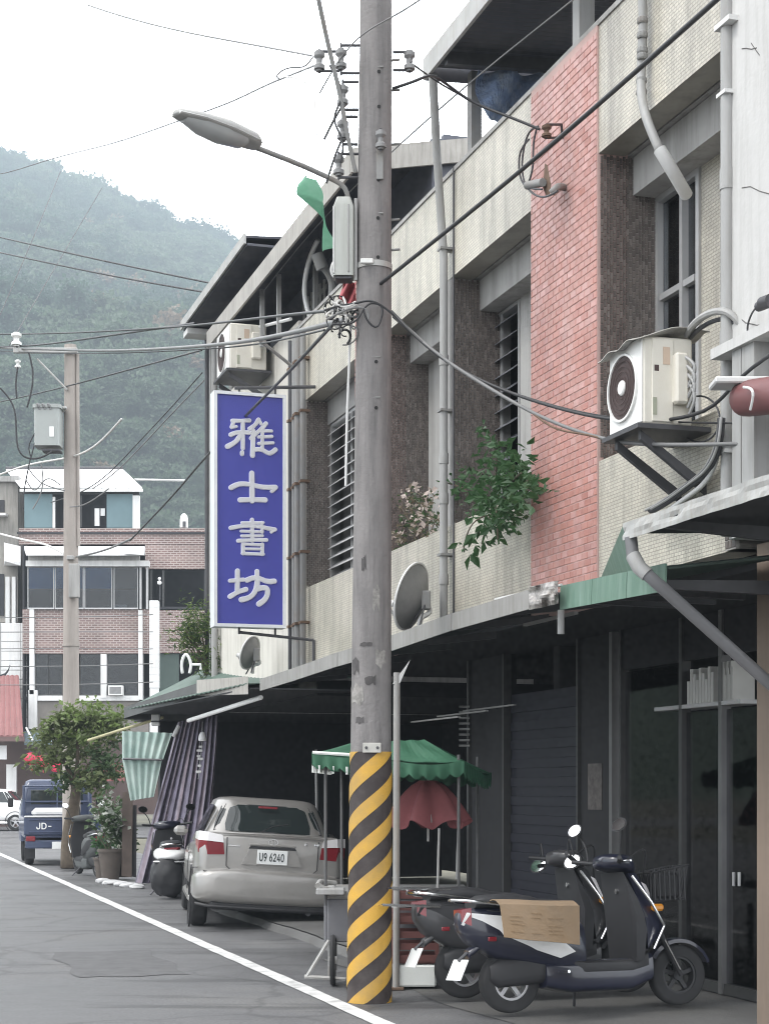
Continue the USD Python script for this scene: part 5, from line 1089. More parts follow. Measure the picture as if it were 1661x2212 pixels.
    for k, b in enumerate((-.36, -.47, -.50, -.54, -.60)): P('badge', cbox((.078 + .02 * (k > 2), b, .985), (.012, .02 + .012 * (k == 1), .028), .003), chrome)
    P('badge', cbox((.076, .42, .93), (.01, .14, .014), .003), chrome)
    P('door_lock_trim', cbox((.066, 0, .955), (.014, .5, .02), .005), body_m)
    P('exhaust', cyl((-.02, -.42, .24), (.25, -.42, .25), .028, n=12), dark_metal)
    P('underbody', cbox((2.1, 0, .30), (3.6, 1.35, .16), .04), plastic_d)
    return t
silver = paint('silver_paint', (0.28, 0.27, 0.255), metallic=.55, rough=.34)
sedan('silver sedan parked tail out in front of the purple curtain', (-1.26, 18.55, 0.0), 98.5, silver, 3.6, 'U9 6240')
white_paint = paint('white_paint', (0.72, 0.72, 0.71))
sedan('white sedan standing beyond the small blue truck at the left edge', (-12.1, 60.5, 0.012), 176, white_paint)

# small blue pickup truck, seen from behind
truck_b = paint('truck_blue', (0.028, 0.040, 0.08), rough=.45)
def pickup(label, loc, rz):
    t = thing('pickup_truck', label, 'truck', loc, rz=rz); P = lambda n, m, mt, s=30, par=t, **k: part(par, n, m, mt, smooth=s, local=True, **k)
    hw = .74
    tg_ = P('tailgate', cbox((0, 0, .78), (.05, 2 * hw, .36), .015), truck_b)
    P('tailgate_rail', cbox((-.01, 0, .965), (.06, 2 * hw, .03), .01), pvc_l, par=tg_)
    for z in (.66, .9): P('tailgate_rib', cbox((-.028, 0, z), (.02, 1.3, .03), .008), truck_b, par=tg_)
    m = meshkit.text_mesh('JD-', .12, .004, True); v = np.array(m.vertices)
    P('painted_text', (np.c_[-.027 - v[:, 2], .52 - v[:, 0], v[:, 1] + .72], np.array(m.faces)), white_plate, False, tg_)
    for s in (1, -1):
        P('side_board', cbox((.98, s * (hw - .02), .78), (1.92, .05, .36), .012), truck_b)
        P('tail_light', cbox((-.03, s * (hw - .12), .53), (.06, .18, .10), .015), red_lens)
        wheel(t, (.62, s * .62, .27), .27, .17, spokes=4); wheel(t, (2.5, s * .62, .27), .27, .17, spokes=4)
        P('mudflap', box((.30, s * .62, .28), (.02, .2, .3)), plastic_d)
        P('post', cbox((1.9, s * .68, 1.25), (.05, .05, .65), .01), truck_b)
        P('mirror', cbox((2.75, s * .92, 1.22), (.06, .12, .2), .02), plastic_d)
    P('bed', cbox((.98, 0, .575), (1.95, 1.46, .06), .01), truck_b)
    P('rear_bumper', cbox((-.02, 0, .42), (.06, 1.44, .16), .02), truck_b)
    P('chassis', cbox((1.4, 0, .42), (2.6, .8, .18), .03), plastic_d)
    P('number_plate', cbox((-.06, .05, .40), (.01, .32, .14), .003), white_plate)
    cabn = P('cab', loft([np.c_[rrect(x1 - x0, 2 * w, .09, 5, (x0 + x1) / 2, 0), np.full(20, z)] for z, x0, x1, w in ((.42, 1.98, 3.1, .735), (.55, 1.97, 3.16, .74), (1.0, 1.97, 3.14, .74), (1.08, 1.97, 3.1, .735), (1.5, 2.0, 2.86, .66), (1.66, 2.06, 2.72, .62), (1.70, 2.14, 2.6, .54))]), truck_b, 40)
    P('rear_window', cbox((1.985, 0, 1.33), (.02, 1.06, .30), .008), glass_car, par=cabn)
    for s in (1, -1): P('side_window', hull([(x, s * y, z) for x, y, z in ((2.2, .722, 1.1), (2.95, .722, 1.1), (2.2, .672, 1.5), (2.78, .672, 1.5), (2.2, .70, 1.1), (2.78, .65, 1.5))]), glass_car, par=cabn)
    P('guard_frame', cat(*[tube(q, .018, 8) for q in ([(1.92, -.66, .95), (1.92, -.66, 1.56), (1.92, .66, 1.56), (1.92, .66, .95)], [(1.92, -.66, 1.24), (1.92, .66, 1.24)], [(1.92, 0, .95), (1.92, 0, 1.56)])]), truck_b)
    P('bag', cbox((1.1, .2, 1.02), (.5, .7, .2), .08), pvc_l, label='pale sack lying on the truck bed')
    return t
tk = W(135, 1870, 33.6); pickup('small dark blue pickup truck parked on the white line by the tree', (tk[0], 33.6, 0.0), 90 + 14)

# ------------------------------------------------------------------ scooters
def scooter(label, loc, rz, body, trim, lean=-5.0, basket=False, mir_up=False, rack=False, group=None, plate_low=True):
    t = thing('parked_scooter', label, 'scooter', loc, group); x = UsdGeom.Xformable(stage.GetPrimAtPath(t.path)); x.AddRotateZOp(opSuffix='yaw').Set(rz); x.AddRotateXOp(opSuffix='lean').Set(lean)
    P = lambda n, m, mt, s=40, par=t, **k: part(par, n, m, mt, smooth=s, local=True, **k)
    wheel(t, (0, 0, .21), .21, .105, spokes=5, rr=.60); fw = wheel(t, (1.27, 0, .21), .21, .095, rim=plastic_d, spokes=5, rr=.62)
    P('rear_body', sloft([(-.36, .62, .06, .06), (-.30, .59, .11, .12), (-.12, .545, .15, .18), (.1, .52, .17, .21), (.3, .49, .172, .225), (.42, .455, .165, .22), (.52, .42, .13, .18)], 2.8, 28), body)
    P('side_panel', cat(*[hull([(x, s * y, z) for x, y, z in ((-.36, .07, .60), (-.33, .10, .68), (.0, .180, .50), (.0, .172, .64), (.30, .192, .36), (.33, .190, .47), (.42, .178, .40), (.27, .15, .45), (0, .12, .6))]) for s in (1, -1)]), trim)
    P('engine_cover', sloft([(-.16, .27, .07, .06), (-.1, .27, .10, .10), (.1, .30, .12, .12), (.35, .30, .12, .10), (.5, .28, .1, .06)], 3, 24), plastic_d)
    P('rear_fender', sloft([(-.30, .40, .05, .03), (-.22, .46, .075, .03), (-.05, .50, .085, .03), (.12, .48, .085, .03)], 3, 20), body)
    st_ = P('seat', sloft([(-.26, .735, .10, .03), (-.2, .75, .13, .045), (.0, .755, .145, .05), (.14, .735, .15, .05), (.2, .715, .145, .05), (.4, .70, .13, .05), (.5, .68, .09, .035)], 2.8, 28), seat_m)
    P('grab_rail', cat(tube(smoothpath([(.02, -.155, .71), (-.2, -.15, .74), (-.36, -.10, .76), (-.40, 0, .765), (-.36, .10, .76), (-.2, .15, .74), (.02, .155, .71)], 24), .012, 8)), chrome)
    P('tail_light', hull([(-.355, y, z) for y in (-.07, .07) for z in (.62, .70)] + [(-.30, y, z) for y in (-.11, .11) for z in (.59, .71)]), red_lens)
    P('floorboard', sloft([(.42, .30, .15, .05), (.5, .29, .17, .045), (.85, .29, .17, .045), (.98, .33, .15, .06)], 5, 24), plastic_d)
    P('side_skirt', sloft([(.22, .25, .14, .09), (.4, .23, .165, .11), (.85, .23, .165, .11), (1.02, .28, .14, .10)], 4, 24), body)
    P('leg_shield', hull([(.86, y, z) for y, z in ((-.20, .32), (.20, .32), (-.24, .62), (.24, .62))] + [(.80, y, z) for y, z in ((-.17, .93), (.17, .93))] + [(.93, y, .33) for y in (-.19, .19)] + [(.95, y, .62) for y in (-.22, .22)]), plastic_d, 30)
    P('front_apron', hull([(.97, y, .40) for y in (-.17, .17)] + [(1.10, y, .55) for y in (-.18, .18)] + [(1.14, 0, .56), (1.05, 0, .42)] + [(.92, y, .92) for y in (-.13, .13)] + [(.84, y, .92) for y in (-.17, .17)] + [(.93, y, .6) for y in (-.23, .23)] + [(1.0, 0, .9)]), body, 50)
    for s in (1, -1): P('trim_strip', tube([(.85, s * .20, .90), (.97, s * .235, .72), (1.08, s * .208, .555), (1.0, s * .198, .40)], .010, 6), chrome)
    P('body_seam', tube([(-.2, -.135, .69), (.1, -.172, .66), (.32, -.178, .60), (.44, -.165, .52)], .004, 5), plastic_d)
    for s in (1, -1): P('indicator', cbox((1.04, s * .19, .68), (.09, .05, .05), .015), mat('amber_lens', (.5, .2, .02), .2, .05, 4))
    P('brake_cable', tube(smoothpath([(.78, -.25, 1.0), (.95, -.2, 1.08), (1.02, -.05, .9), (1.1, 0, .6)], 14), .006, 5), plastic_d); P('passenger_peg', tube([(.30, -.13, .26), (.33, -.25, .27)], .012, 6), chrome); P('side_reflector', cbox((-.18, -.168, .50), (.06, .012, .03), .004), red_lens)
    P('headlight', hull([(1.02, y, .84) for y in (-.08, .08)] + [(1.09, y, .66) for y in (-.1, .1)] + [(.98, y, z) for y, z in ((-.11, .7), (.11, .7), (-.09, .86), (.09, .86))]), clear_lens, 50)
    P('handlebar_cowl', sloft([(.70, 1.0, .09, .045), (.76, 1.0, .20, .06), (.86, .985, .20, .07), (.93, .96, .10, .05)], 2.6, 24), body)
    P('handlebar', tube(smoothpath([(.68, -.36, 1.02), (.76, -.2, 1.0), (.80, 0, .98), (.76, .2, 1.0), (.68, .36, 1.02)], 16), .016, 8), plastic_d)
    for s in (1, -1):
        P('brake_lever', tube([(.76, s * .18, 1.0), (.78, s * .33, 1.0)], .007, 6), chrome)
        mc = np.array([.70, s * .34, 1.24]) if not mir_up else np.array([.74, s * .33, .955])
        stem = P('mirror_stem', tube(smoothpath([(.74, s * .24, 1.02), (.74, s * .27, 1.12), mc + [.02, 0, -.03]], 10), .007, 6), plastic_d)
        nrm = np.array([-.80, -.30, .35]) if not mir_up else np.array([-.72, -.455, .52]); nrm = nrm / np.linalg.norm(nrm)
        sh = lathe([(0.001, -.022), (.04, -.018), (.055, 0), (.058, .006), (0.001, .006)], (0, 0, 0), nrm, 22); gl_ = lathe([(.001, .008), (.050, .008), (.050, .010), (.001, .010)], (0, 0, 0), nrm, 22)
        sc_ = np.array([1.0, 1.25, .9]) if not mir_up else np.array([1.15, 1.5, 1.15])
        mr = P('mirror', (sh[0] * sc_ + mc, sh[1]), plastic_d); P('mirror_glass', (gl_[0] * sc_ + mc, gl_[1]), mirror_m, par=mr)
        P('fork', tube([(1.27, s * .075, .21), (1.12, s * .07, .50)], .022, 8), plastic_d); P('fork_cover', tube([(1.25, s * .10, .25), (1.14, s * .098, .46)], .008, 6), chrome)
    P('steering_column', tube([(1.1, 0, .5), (.86, 0, .98)], .03, 8), plastic_d)
    P('front_fender', loft([np.array([[1.27 + r * math.cos(a), y, .21 + r * math.sin(a)] for y, r in ((-.07, .225), (-.06, .25), (0, .262), (.06, .25), (.07, .225), (.05, .232), (0, .242), (-.05, .232))]) for a in np.linspace(.35, 2.6, 14)]), body)
    P('kick_stand', tube([(.55, .12, .2), (.62, .30, .015)], .011, 6), dark_metal)
    P('key_lock', cyl((.845, -.05, .80), (.80, -.05, .80), .018, n=12), chrome)
    if plate_low: 
        P('plate_holder', tube([(-.26, 0, .44), (-.36, 0, .36)], .012, 6), dark_metal)
        P('number_plate', cbox((-.37, 0, .30), (.008, .26, .15), .003, rot((0, 1, 0), 25)), white_plate)
    if basket:
        P('front_basket', cat(*[tube(q, .007, 5) for q in ([(1.02, -.16, .92), (1.32, -.15, .97), (1.32, .15, .97), (1.02, .16, .92), (1.02, -.16, .92)], [(1.05, -.14, .72), (1.26, -.13, .74), (1.26, .13, .74), (1.05, .14, .72), (1.05, -.14, .72)])],
            cbox((1.16, 0, .735), (.22, .27, .012), .003), *[box((1.045 + .27 * .0, y, .83), (.01, .01, .2)) for y in np.linspace(-.14, .14, 8)], *[box((1.29, y, .86), (.01, .01, .23), rot((0, 1, 0), 12)) for y in np.linspace(-.14, .14, 8)], *[box((xx, s * .148, .84), (.01, .01, .22)) for s in (1, -1) for xx in np.linspace(1.05, 1.28, 7)], cbox((1.16, 0, .83), (.2, .25, .18), .02)), plastic_d)
    if rack:
        P('rear_rack', cat(tube([(-.12, -.12, .78), (-.55, -.10, .80), (-.55, .10, .80), (-.12, .12, .78)], .011, 6), tube([(-.3, -.11, .79), (-.3, .11, .79)], .009, 6), tube([(-.42, -.11, .795), (-.42, .11, .795)], .009, 6), tube([(-.2, -.13, .66), (-.62, -.11, .68), (-.62, .11, .68), (-.2, .13, .66)], .011, 6)), chrome)
    return t
blue_black = paint('blue_black_paint', (0.008, 0.009, 0.018), rough=.3)
ang = math.degrees(math.atan2(.42, 1.19))
scooter('dark scooter nearest the camera with white tail panels and cardboard over its seat', (.842, 11.5, 0.028), ang, blue_black, white_paint, basket=True)
scooter('grey scooter with a chrome rear rack behind the dark scooter', (.57, 12.3, 0.028), ang - 3, mat('grey_scooter_paint', (0.03, 0.03, 0.032), 0.4, .08, 4, coat=.3), plastic_d, mir_up=True, rack=True)
l_ = W(372, 1938, 23.6); scooter('scooter with a pale seat cover between the curtain and the silver car', (l_[0] - .02, 23.9, 0.0), 100, blue_black, white_paint, lean=-3, plate_low=False)
l_ = W(206, 1893, 29.0); scooter('old scooter among the plants by the small tree', (l_[0], 29.3, 0.0), 115, mat('faded_scooter_paint', (0.07, 0.075, 0.075), 0.6, .15, 5), plastic_d, lean=-3)
# pale helmet box / cover on the third scooter
c_ = W(368, 1850, 23.75)
hb = thing('white_cover', 'white plastic cover over the tail of the scooter beside the silver car', 'cover', c_)
part(hb, 'shell', xf(sloft([(-.30, 0, .06, .02), (-.24, .02, .2, .07), (0, .03, .24, .10), (.2, .02, .2, .07), (.24, .0, .1, .03)], 2.6, 24), rot((0, 0, 1), 95), c_), white_paint, smooth=50)
part(hb, 'lower_edge', xf(cbox((-.03, 0, -.07), (.5, .46, .03), .012), rot((0, 0, 1), 95), c_), chrome)
c2_ = W(365, 1895, 23.8)
bl = thing('round_bin', 'round black bin bag below the white scooter cover', 'bag', c2_)
def bag(c, r, seed, sq=1.0):
    m = trimesh.creation.icosphere(3, 1.0); v = np.array(m.vertices); n = meshkit.fbm(v * 2.2 + seed * 7.1, 3, seed)
    return v * (.82 + .36 * n)[:, None] * np.asarray(r) + c, np.array(m.faces)
part(bl, 'bag', bag(c2_ + [0, -.2, .02], (.25, .2, .29), 3), plastic_d, smooth=True); part(bl, 'knot', tube([c2_ + [0, -.2, .28], c2_ + [.02, -.2, .36]], .03, 8), plastic_d)

# cardboard hung over the seat of the near scooter
card = mat('cardboard', (0.215, 0.155, 0.10), 0.85, 0.08, 5, bump=.15, bscale=60, dirt=(0.26, 0.17, 0.09), dscale=4, damt=.5)
yq = 11.13
K = [W(1079, 1955, yq - .02), W(1250, 1958, yq + .22), W(1251, 2042, yq + .16), W(1088, 2026, yq - .10)]
def cpt(s, t):
    p = (K[0] * (1 - s) + K[1] * s) * (1 - t) + (K[3] * (1 - s) + K[2] * s) * t
    return p + np.array([0, -.018 * math.sin(math.pi * s) + .002 * math.sin(s * 9), .002 * math.sin(s * 7 + t * 3)])
cb = thing('cardboard_sheet', 'flat brown cardboard sheet hung over the seat of the near scooter', 'cardboard', K[3])
part(cb, 'sheet', thick(grid(cpt, 24, 10), .006), card)
part(cb, 'top_flap', thick(grid(lambda s, t: cpt(s, 0) + np.array([-.05, .25, .012]) * t + [0, 0, .02 * math.sin(math.pi * t)], 16, 4), .006), card)
ink = mat('faded_print', (0.19, 0.125, 0.07), 0.9, .15, 20)
crg = np.random.default_rng(4)
def dash(s0, s1, t0):
    return cat(*[hull([cpt(a, b) + np.array([0, -.010 - d, 0]) for a in (u0, u1) for b in (t0, t0 + .016) for d in (0, .002)]) for u0, u1 in [(s0 + (s1 - s0) * k / 6 + .002, s0 + (s1 - s0) * (k + .6 + .3 * crg.random()) / 6) for k in range(6)]])
for r_, t0 in enumerate((.22, .34, .46, .56, .68, .78)):
    for s0, s1 in ((.10, .30), (.36, .52), (.58, .82)):
        if crg.random() < .85: part(cb, 'print_line', dash(s0 + .02 * crg.random(), s1 - .04 * crg.random(), t0), ink)
# ================================================================== FAR END OF THE STREET
YB = 66.0
brick_far = usdkit.material(stage, '/World/Looks/brown_far_tile', {
    'g': ('geometry', {}), 's': ('separate_xyz', {}), 'c': ('combine_xyz', {}), 'bk': ('brick_texture', {'color1': (0.20, 0.125, 0.11), 'color2': (0.135, 0.085, 0.078), 'mortar': (0.36, 0.31, 0.29), 'scale': 1.0, 'mortar_size': .016, 'brick_width': .24, 'row_height': .085}),
    'n': ('noise_texture', {'scale': .8, 'detail': 6.0}), 'r': ('rgb_ramp', {'ramp': [(.3, (.8,) * 3), (.7, (1.2,) * 3)]}), 'm': ('mix', {'mix_type': 'multiply', 'fac': 1.0}), 'p': ('principled_bsdf', {'roughness': .6})},
    [('g.position', 's.vector'), ('s.x', 'c.x'), ('s.z', 'c.y'), ('c.vector', 'bk.vector'), ('g.position', 'n.vector'), ('n.fac', 'r.fac'), ('bk.color', 'm.color1'), ('r.color', 'm.color2'), ('m.color', 'p.base_color')], surface='p.BSDF')
white_w = mat('white_wall', (0.66, 0.66, 0.65), .75, .05, .6, dirt=(.42, .42, .41), dscale=.8, damt=.5, streak=True)
white_r = mat('white_sheet_roof', (0.74, 0.74, 0.74), .5, .05, 1.5)
teal_p = mat('teal_panel', (0.13, 0.20, 0.22), .6, .08, 1)
blue_tint = panemat('blue_window_film', (0.22, 0.36, 0.50), 1.5)
dk = mat('unlit_room', (0.045, 0.045, 0.05), .9, .1, 1)
dgreen = mat('dark_green_panel', (0.06, 0.085, 0.075), .7, .1, 1)
brown_dark = mat('brown_shop_front', (0.075, 0.05, 0.045), .8, .15, 1)
def B(x0, x1, y0, y1, Y, d):        # a block whose front face shows between these lines of sight, standing at depth Y
    a, b = W(x0, y1, Y), W(x1, y0, Y); return bbx(a[0], b[0], Y, Y + d, a[2], b[2])
fb = thing('brown_tiled_building', 'three-storey brown tiled building with white pillars at the end of the street', 'building', W(190, 1795, YB))
part(fb, 'wall', B(48, 320, 1316, 1412, YB, .25), brick_far); part(fb, 'parapet', B(40, 445, 1141, 1176, YB + .3, .25), brick_far)
part(fb, 'wall', B(313, 445, 1177, 1229, YB + .3, .25), brick_far); part(fb, 'wall', B(321, 445, 1318, 1411, YB + .3, .25), brick_far)
part(fb, 'base_wall', B(80, 320, 1514, 1600, YB, .25), mat('grey_brown_tile', (.17, .155, .14), .7, .12, 3))
part(fb, 'coping', B(36, 445, 1149, 1153, YB + .22, .06), dk)
part(fb, 'room', B(48, 450, 1150, 1690, YB + 5, .3), dk); part(fb, 'floor_slab', B(48, 450, 1311, 1316, YB + .3, 4.6), dk); part(fb, 'floor_slab', B(48, 450, 1505, 1513, YB + .3, 4.6), dk); part(fb, 'floor_slab', B(48, 450, 1160, 1172, YB + .6, 4.4), dk)
part(fb, 'side_wall', B(48, 52, 1177, 1690, YB + .26, 4.7), dk); part(fb, 'side_wall', B(440, 445, 1230, 1690, YB + .56, 4.4), dk)
for x0, x1, y0, y1 in ((63, 72.5, 1313, 1500), (298, 307, 1318, 1512), (217, 229, 1413, 1508), (61, 79, 1491, 1575)): part(fb, 'white_pillar', B(x0, x1, y0, y1, YB - .14, .3), white_w)
wc = thing('white_tiled_pillar', 'tall white tiled pillar in front of the brown building', 'pillar', W(332, 1490, YB - 3))
for i in range(13): part(wc, 'tile_course', B(322, 341.5, 1298 + i * 14.5, 1298 + i * 14.5 + 14.0, YB - 3, .35), white_w)
part(wc, 'core', B(323, 341, 1297, 1600, YB - 2.98, .3), white_w)
rf = thing('white_lamp', 'white round lamp on a dark stalk above the white tiled pillar', 'lamp', W(345, 1270, YB - 3))
for y, r in ((1250, .06), (1259, .085)): part(rf, 'globe', lathe([(.001, -r), (r * .7, -r * .7), (r, 0), (r * .7, r * .7), (.001, r)], W(344, y, YB - 3), n=14), white_r, smooth=True)
part(rf, 'stalk', tube([W(345, 1298, YB - 3), W(345, 1245, YB - 2.9)], .03, 6), dk)
part(fb, 'sill', B(80, 134, 1503, 1514, YB - .1, .2), white_w); part(fb, 'sill', B(170, 300, 1503, 1514, YB - .1, .2), white_w)
for x0, x1 in ((77, 104), (105, 134), (173, 216), (230, 297)):
    w = part(fb, 'window', cat(B(x0, x1, 1412.5, 1414, YB + .1, .05), B(x0, x1, 1500, 1502, YB + .1, .05), B(x0, x0 + 1, 1414, 1500, YB + .1, .05), B(x1 - 1, x1, 1414, 1500, YB + .1, .05)), alu_d); part(w, 'pane', B(x0 + 1, x1 - 1, 1414, 1500, YB + .12, .01), glass_w)
wa_ = part(fb, 'window_air_conditioner', B(233, 264, 1481, 1502, YB - .3, .5), acw); part(wa_, 'grille', B(236, 261, 1484, 1499, YB - .31, .008), mat('ac_grille', (.2, .2, .2), .6, .1, 9))
# glazed bay of the third storey under a white canopy
part(fb, 'canopy', hull([W(x, y, Y) for x, y, Y in ((52, 1180, YB), (312, 1180, YB), (312, 1195, YB - .9), (56, 1195, YB - .9), (52, 1187, YB), (312, 1187, YB), (312, 1200, YB - .9), (56, 1200, YB - .9))]), white_r)
part(fb, 'canopy', hull([W(x, y, Y) for x, y, Y in ((262, 1186, YB - .5), (310, 1186, YB - .5), (310, 1196, YB - 1.1), (270, 1196, YB - 1.1), (262, 1190, YB - .5), (310, 1199, YB - 1.1))]), white_r)
part(fb, 'canopy_front', B(60, 300, 1200, 1211, YB - .35, .3), pl_grey); part(fb, 'eave_beam', B(55, 321, 1211, 1223, YB - .4, .4), white_w)
for x0, x1, m in ((59, 116, blue_tint), (118, 180, blue_tint), (182, 242, blue_tint), (245, 298, glass_w)):
    w = part(fb, 'window', cat(B(x0, x1, 1224, 1226, YB - .15, .06), B(x0, x1, 1313, 1316, YB - .15, .06), B(x0, x0 + 1.6, 1226, 1313, YB - .15, .06), B(x1 - 1.6, x1, 1226, 1313, YB - .15, .06)), alu)
    part(w, 'pane', B(x0 + 1.6, x1 - 1.6, 1226, 1272, YB - .12, .01), m); part(w, 'pane', B(x0 + 1.6, x1 - 1.6, 1274, 1313, YB - .12, .01), glass_w); part(w, 'transom', B(x0 + 1.6, x1 - 1.6, 1272, 1274, YB - .14, .05), alu_d)
part(fb, 'blind', B(62, 240, 1226, 1275, YB + .5, .03), mat('blue_blind', (.11, .19, .29), .8, .1, 1)); part(fb, 'box_in_window', B(246, 272, 1306, 1315, YB - .05, .2), white_r)
for x in (303, 317): part(fb, 'corner_post', B(x - 2, x + 2, 1223, 1316, YB - .2, .2), alu)
for x in (326, 352): part(fb, 'window_post', B(x - 2, x + 2, 1230, 1318, YB + .4, .1), alu_d)
part(fb, 'door_panel', B(344, 386, 1413, 1600, YB + .4, .1), dgreen)
# rooftop hut
hut = thing('rooftop_hut', 'hut with a white sheet roof on top of the brown building', 'hut', W(170, 1140, YB + 1))
ridge = [W(12, 1015, YB + 5.2), W(265, 1015, YB + 5.2)]; eave = [W(44, 1054, YB + .4), W(308, 1056, YB + .4)]
for i in range(9):
    a, b = i / 9, (i + .96) / 9
    part(hut, 'roof_sheet', hull([q + [0, 0, d] for d in (0, .05) for q in (ridge[0] * (1 - a) + ridge[1] * a, ridge[0] * (1 - b) + ridge[1] * b, eave[0] * (1 - a) + eave[1] * a, eave[0] * (1 - b) + eave[1] * b)]), white_r)
part(hut, 'ridge_cap', tube([ridge[0] + [0, 0, .06], ridge[1] + [0, 0, .06]], .08, 8), dark_metal); part(hut, 'eave_board', B(42, 308, 1056, 1062, YB + .38, .06), white_w)
for x0, x1 in ((52, 112), (230, 286)): part(hut, 'wall_panel', B(x0, x1, 1066, 1140, YB + .7, .12), teal_p)
part(hut, 'door_post', B(113, 118, 1073, 1140, YB + .66, .1), white_w); part(hut, 'pillar', B(286, 300, 1070, 1141, YB + .6, .3), white_w); part(hut, 'inner_wall', B(50, 300, 1063, 1140, YB + 4, .1), dk); part(hut, 'head_beam', B(52, 300, 1062, 1067, YB + .7, .12), alu_d)
part(hut, 'hanging_cloth', B(204, 214, 1098, 1136, YB + .9, .05), white_r); part(hut, 'hanging_cloth', B(217, 226, 1098, 1114, YB + .9, .05), white_r); part(hut, 'curtain_post', B(173, 176, 1070, 1138, YB + .8, .05), alu_d)
wd = thing('white_roof_tank', 'small white arch-shaped tank on the parapet of the brown building', 'tank', W(397, 1140, YB + .3))
part(wd, 'shell', lathe([(.001, 0), (.16, 0), (.16, .3), (.13, .46), (.06, .54), (.001, .56)], W(397, 1140, YB + .5), n=18), white_r, smooth=40); part(wd, 'hatch', B(394, 401, 1126, 1138, YB + .32, .03), dark_metal)
single('roof_rail', tube([W(290, 1036, YB + 4), W(345, 1037, YB + 4), W(400, 1038, YB + 4)], .05, 6), pvc_l, 'pale horizontal pipe rail running right from the roof of the rooftop hut', 'rail')

# pale house at the left edge
lh = thing('white_panelled_house', 'pale house with white wall panels at the left edge of the street', 'building', W(20, 1795, 66.6))
YL = 66.6
part(lh, 'core', B(-120, 59, 1346, 1600, YL + .06, 4), pl_grey)
for i in range(11):
    part(lh, 'wall_panel', B(2 if i < 9 else 2, 44, 1346 + i * 20.5, 1346 + i * 20.5 + 19.3, YL, .055), white_w); part(lh, 'wall_panel', B(45, 58, 1346 + i * 20.5, 1346 + i * 20.5 + 19.3, YL, .055), white_w)
part(lh, 'upper_wall', B(-120, 38, 1040, 1345, YL + 1.6, 3), mat('stained_grey_wall', (.30, .285, .26), .85, .15, .8, dirt=(.15, .14, .13), dscale=1.2, damt=.7, streak=True))
part(lh, 'roof_edge', B(-120, 40, 1028, 1040, YL + 1.4, 3.4), pl_grey); part(lh, 'balcony_slab', B(-120, 12, 1108, 1113, YL + 1.2, .4), white_w)
part(lh, 'drainpipe', B(57, 60.5, 1300, 1500, YL - .08, .08), dk)
part(lh, 'bay_canopy', hull([W(x, y, Y) for x, y, Y in ((8, 1172, YL + 1.5), (44, 1180, YL + 1.5), (10, 1212, YL + .6), (44, 1214, YL + .6), (8, 1222, YL + 1.5), (44, 1222, YL + .6))]), white_r)
for x0, x1 in ((11, 20), (25, 33)): part(lh, 'column', B(x0, x1, 1246, 1346, YL + .8, .3), white_w)
part(lh, 'window', B(-40, 9, 1080, 1106, YL + 1.56, .03), dk); part(lh, 'window', B(-40, 8, 1240, 1330, YL + 1.56, .03), dk)
# dusky red sheet roof with an upturned end, shop front and lanterns beneath it
rs = thing('red_roofed_shop', 'low shop at the left edge with dusky red sheet roof and upturned black ridge', 'shop', W(20, 1795, 65))
red_sheet = mat('dusky_red_roof', (.22, .095, .092), .7, .15, 1.5, dirt=(.24, .13, .125), dscale=2, damt=.6, streak=True)
for i in range(9):
    x0 = -70 + i * 13.4; k = lambda x: (W(x * .72 + 4, 1462 + max(0, 12 - x) * 0.1, 66.2), W(x, 1592, 64))
    (a0, b0), (a1_, b1_) = k(x0), k(x0 + 13.0)
    part(rs, 'roof_sheet', hull([q + np.array([0, 0, d]) for q in (a0, b0, a1_, b1_) for d in (0, .04)] + [(b0 + b1_) / 2 + np.array([0, -.02, .07]), (a0 + a1_) / 2 + np.array([0, 0, .07])]), red_sheet)
part(rs, 'ridge_end', loft([np.array([W(x, y, 66.2) + d for d in ([0, 0, 0], [0, .1, 0], [0, .1, h], [0, 0, h])]) for x, y, h in ((-20, 1470, .14), (0, 1466, .14), (10, 1460, .10), (17, 1450, .07), (20.5, 1438, .03))]), dk)
part(rs, 'eave_board', B(-90, 52, 1592, 1602, 64, .1), mat('eave_brown', (.12, .075, .07), .7, .1, 2)); part(rs, 'front_wall', B(-120, 132, 1602, 1790, 66, .2), brown_dark)
part(rs, 'sign_board', B(-10, 13.5, 1611, 1641, 64.6, .08), white_r); part(rs, 'white_post', B(13, 34, 1652, 1722, 65.4, .2), white_w)
part(rs, 'blue_awning', hull([W(x, y, Y) for x, y, Y in ((52, 1580, 65.5), (112, 1580, 65.5), (52, 1604, 64.2), (112, 1604, 64.2), (52, 1610, 64.2), (112, 1610, 64.2), (52, 1584, 65.5), (112, 1584, 65.5))]), mat('slate_awning', (.12, .16, .18), .6, .1, 2)); part(rs, 'stay', tube([W(56, 1572, 64.0), W(70, 1600, 63.8)], .04, 6), pvc_l)
red_lamp = mat('lantern_red', (.42, .02, .05), .5, .08, 4)
for i, (x, y) in enumerate(((67, 1640), (95, 1644))):
    ln = thing('red_lantern', ['red paper lantern on the left under the blue-grey awning', 'red paper lantern on the right under the blue-grey awning'][i], 'lantern', W(x, y, 64.0))
    part(ln, 'shade', lathe([(.07, -.24), (.22, -.17), (.28, 0), (.22, .17), (.07, .24)], W(x, y, 64.0), n=18), red_lamp, smooth=50); part(ln, 'cap', cyl(W(x, y, 64.0) + [0, 0, .22], W(x, y, 64.0) + [0, 0, .29], .08, n=12), dk); part(ln, 'tassel', cyl(W(x, y, 64.0) + [0, 0, -.24], W(x, y, 64.0) + [0, 0, -.45], .05, n=8), red_lamp); part(ln, 'cord', cyl(W(x, y, 64.0) + [0, 0, .2], W(x, 1606, 64.0), .008, n=6), dk)
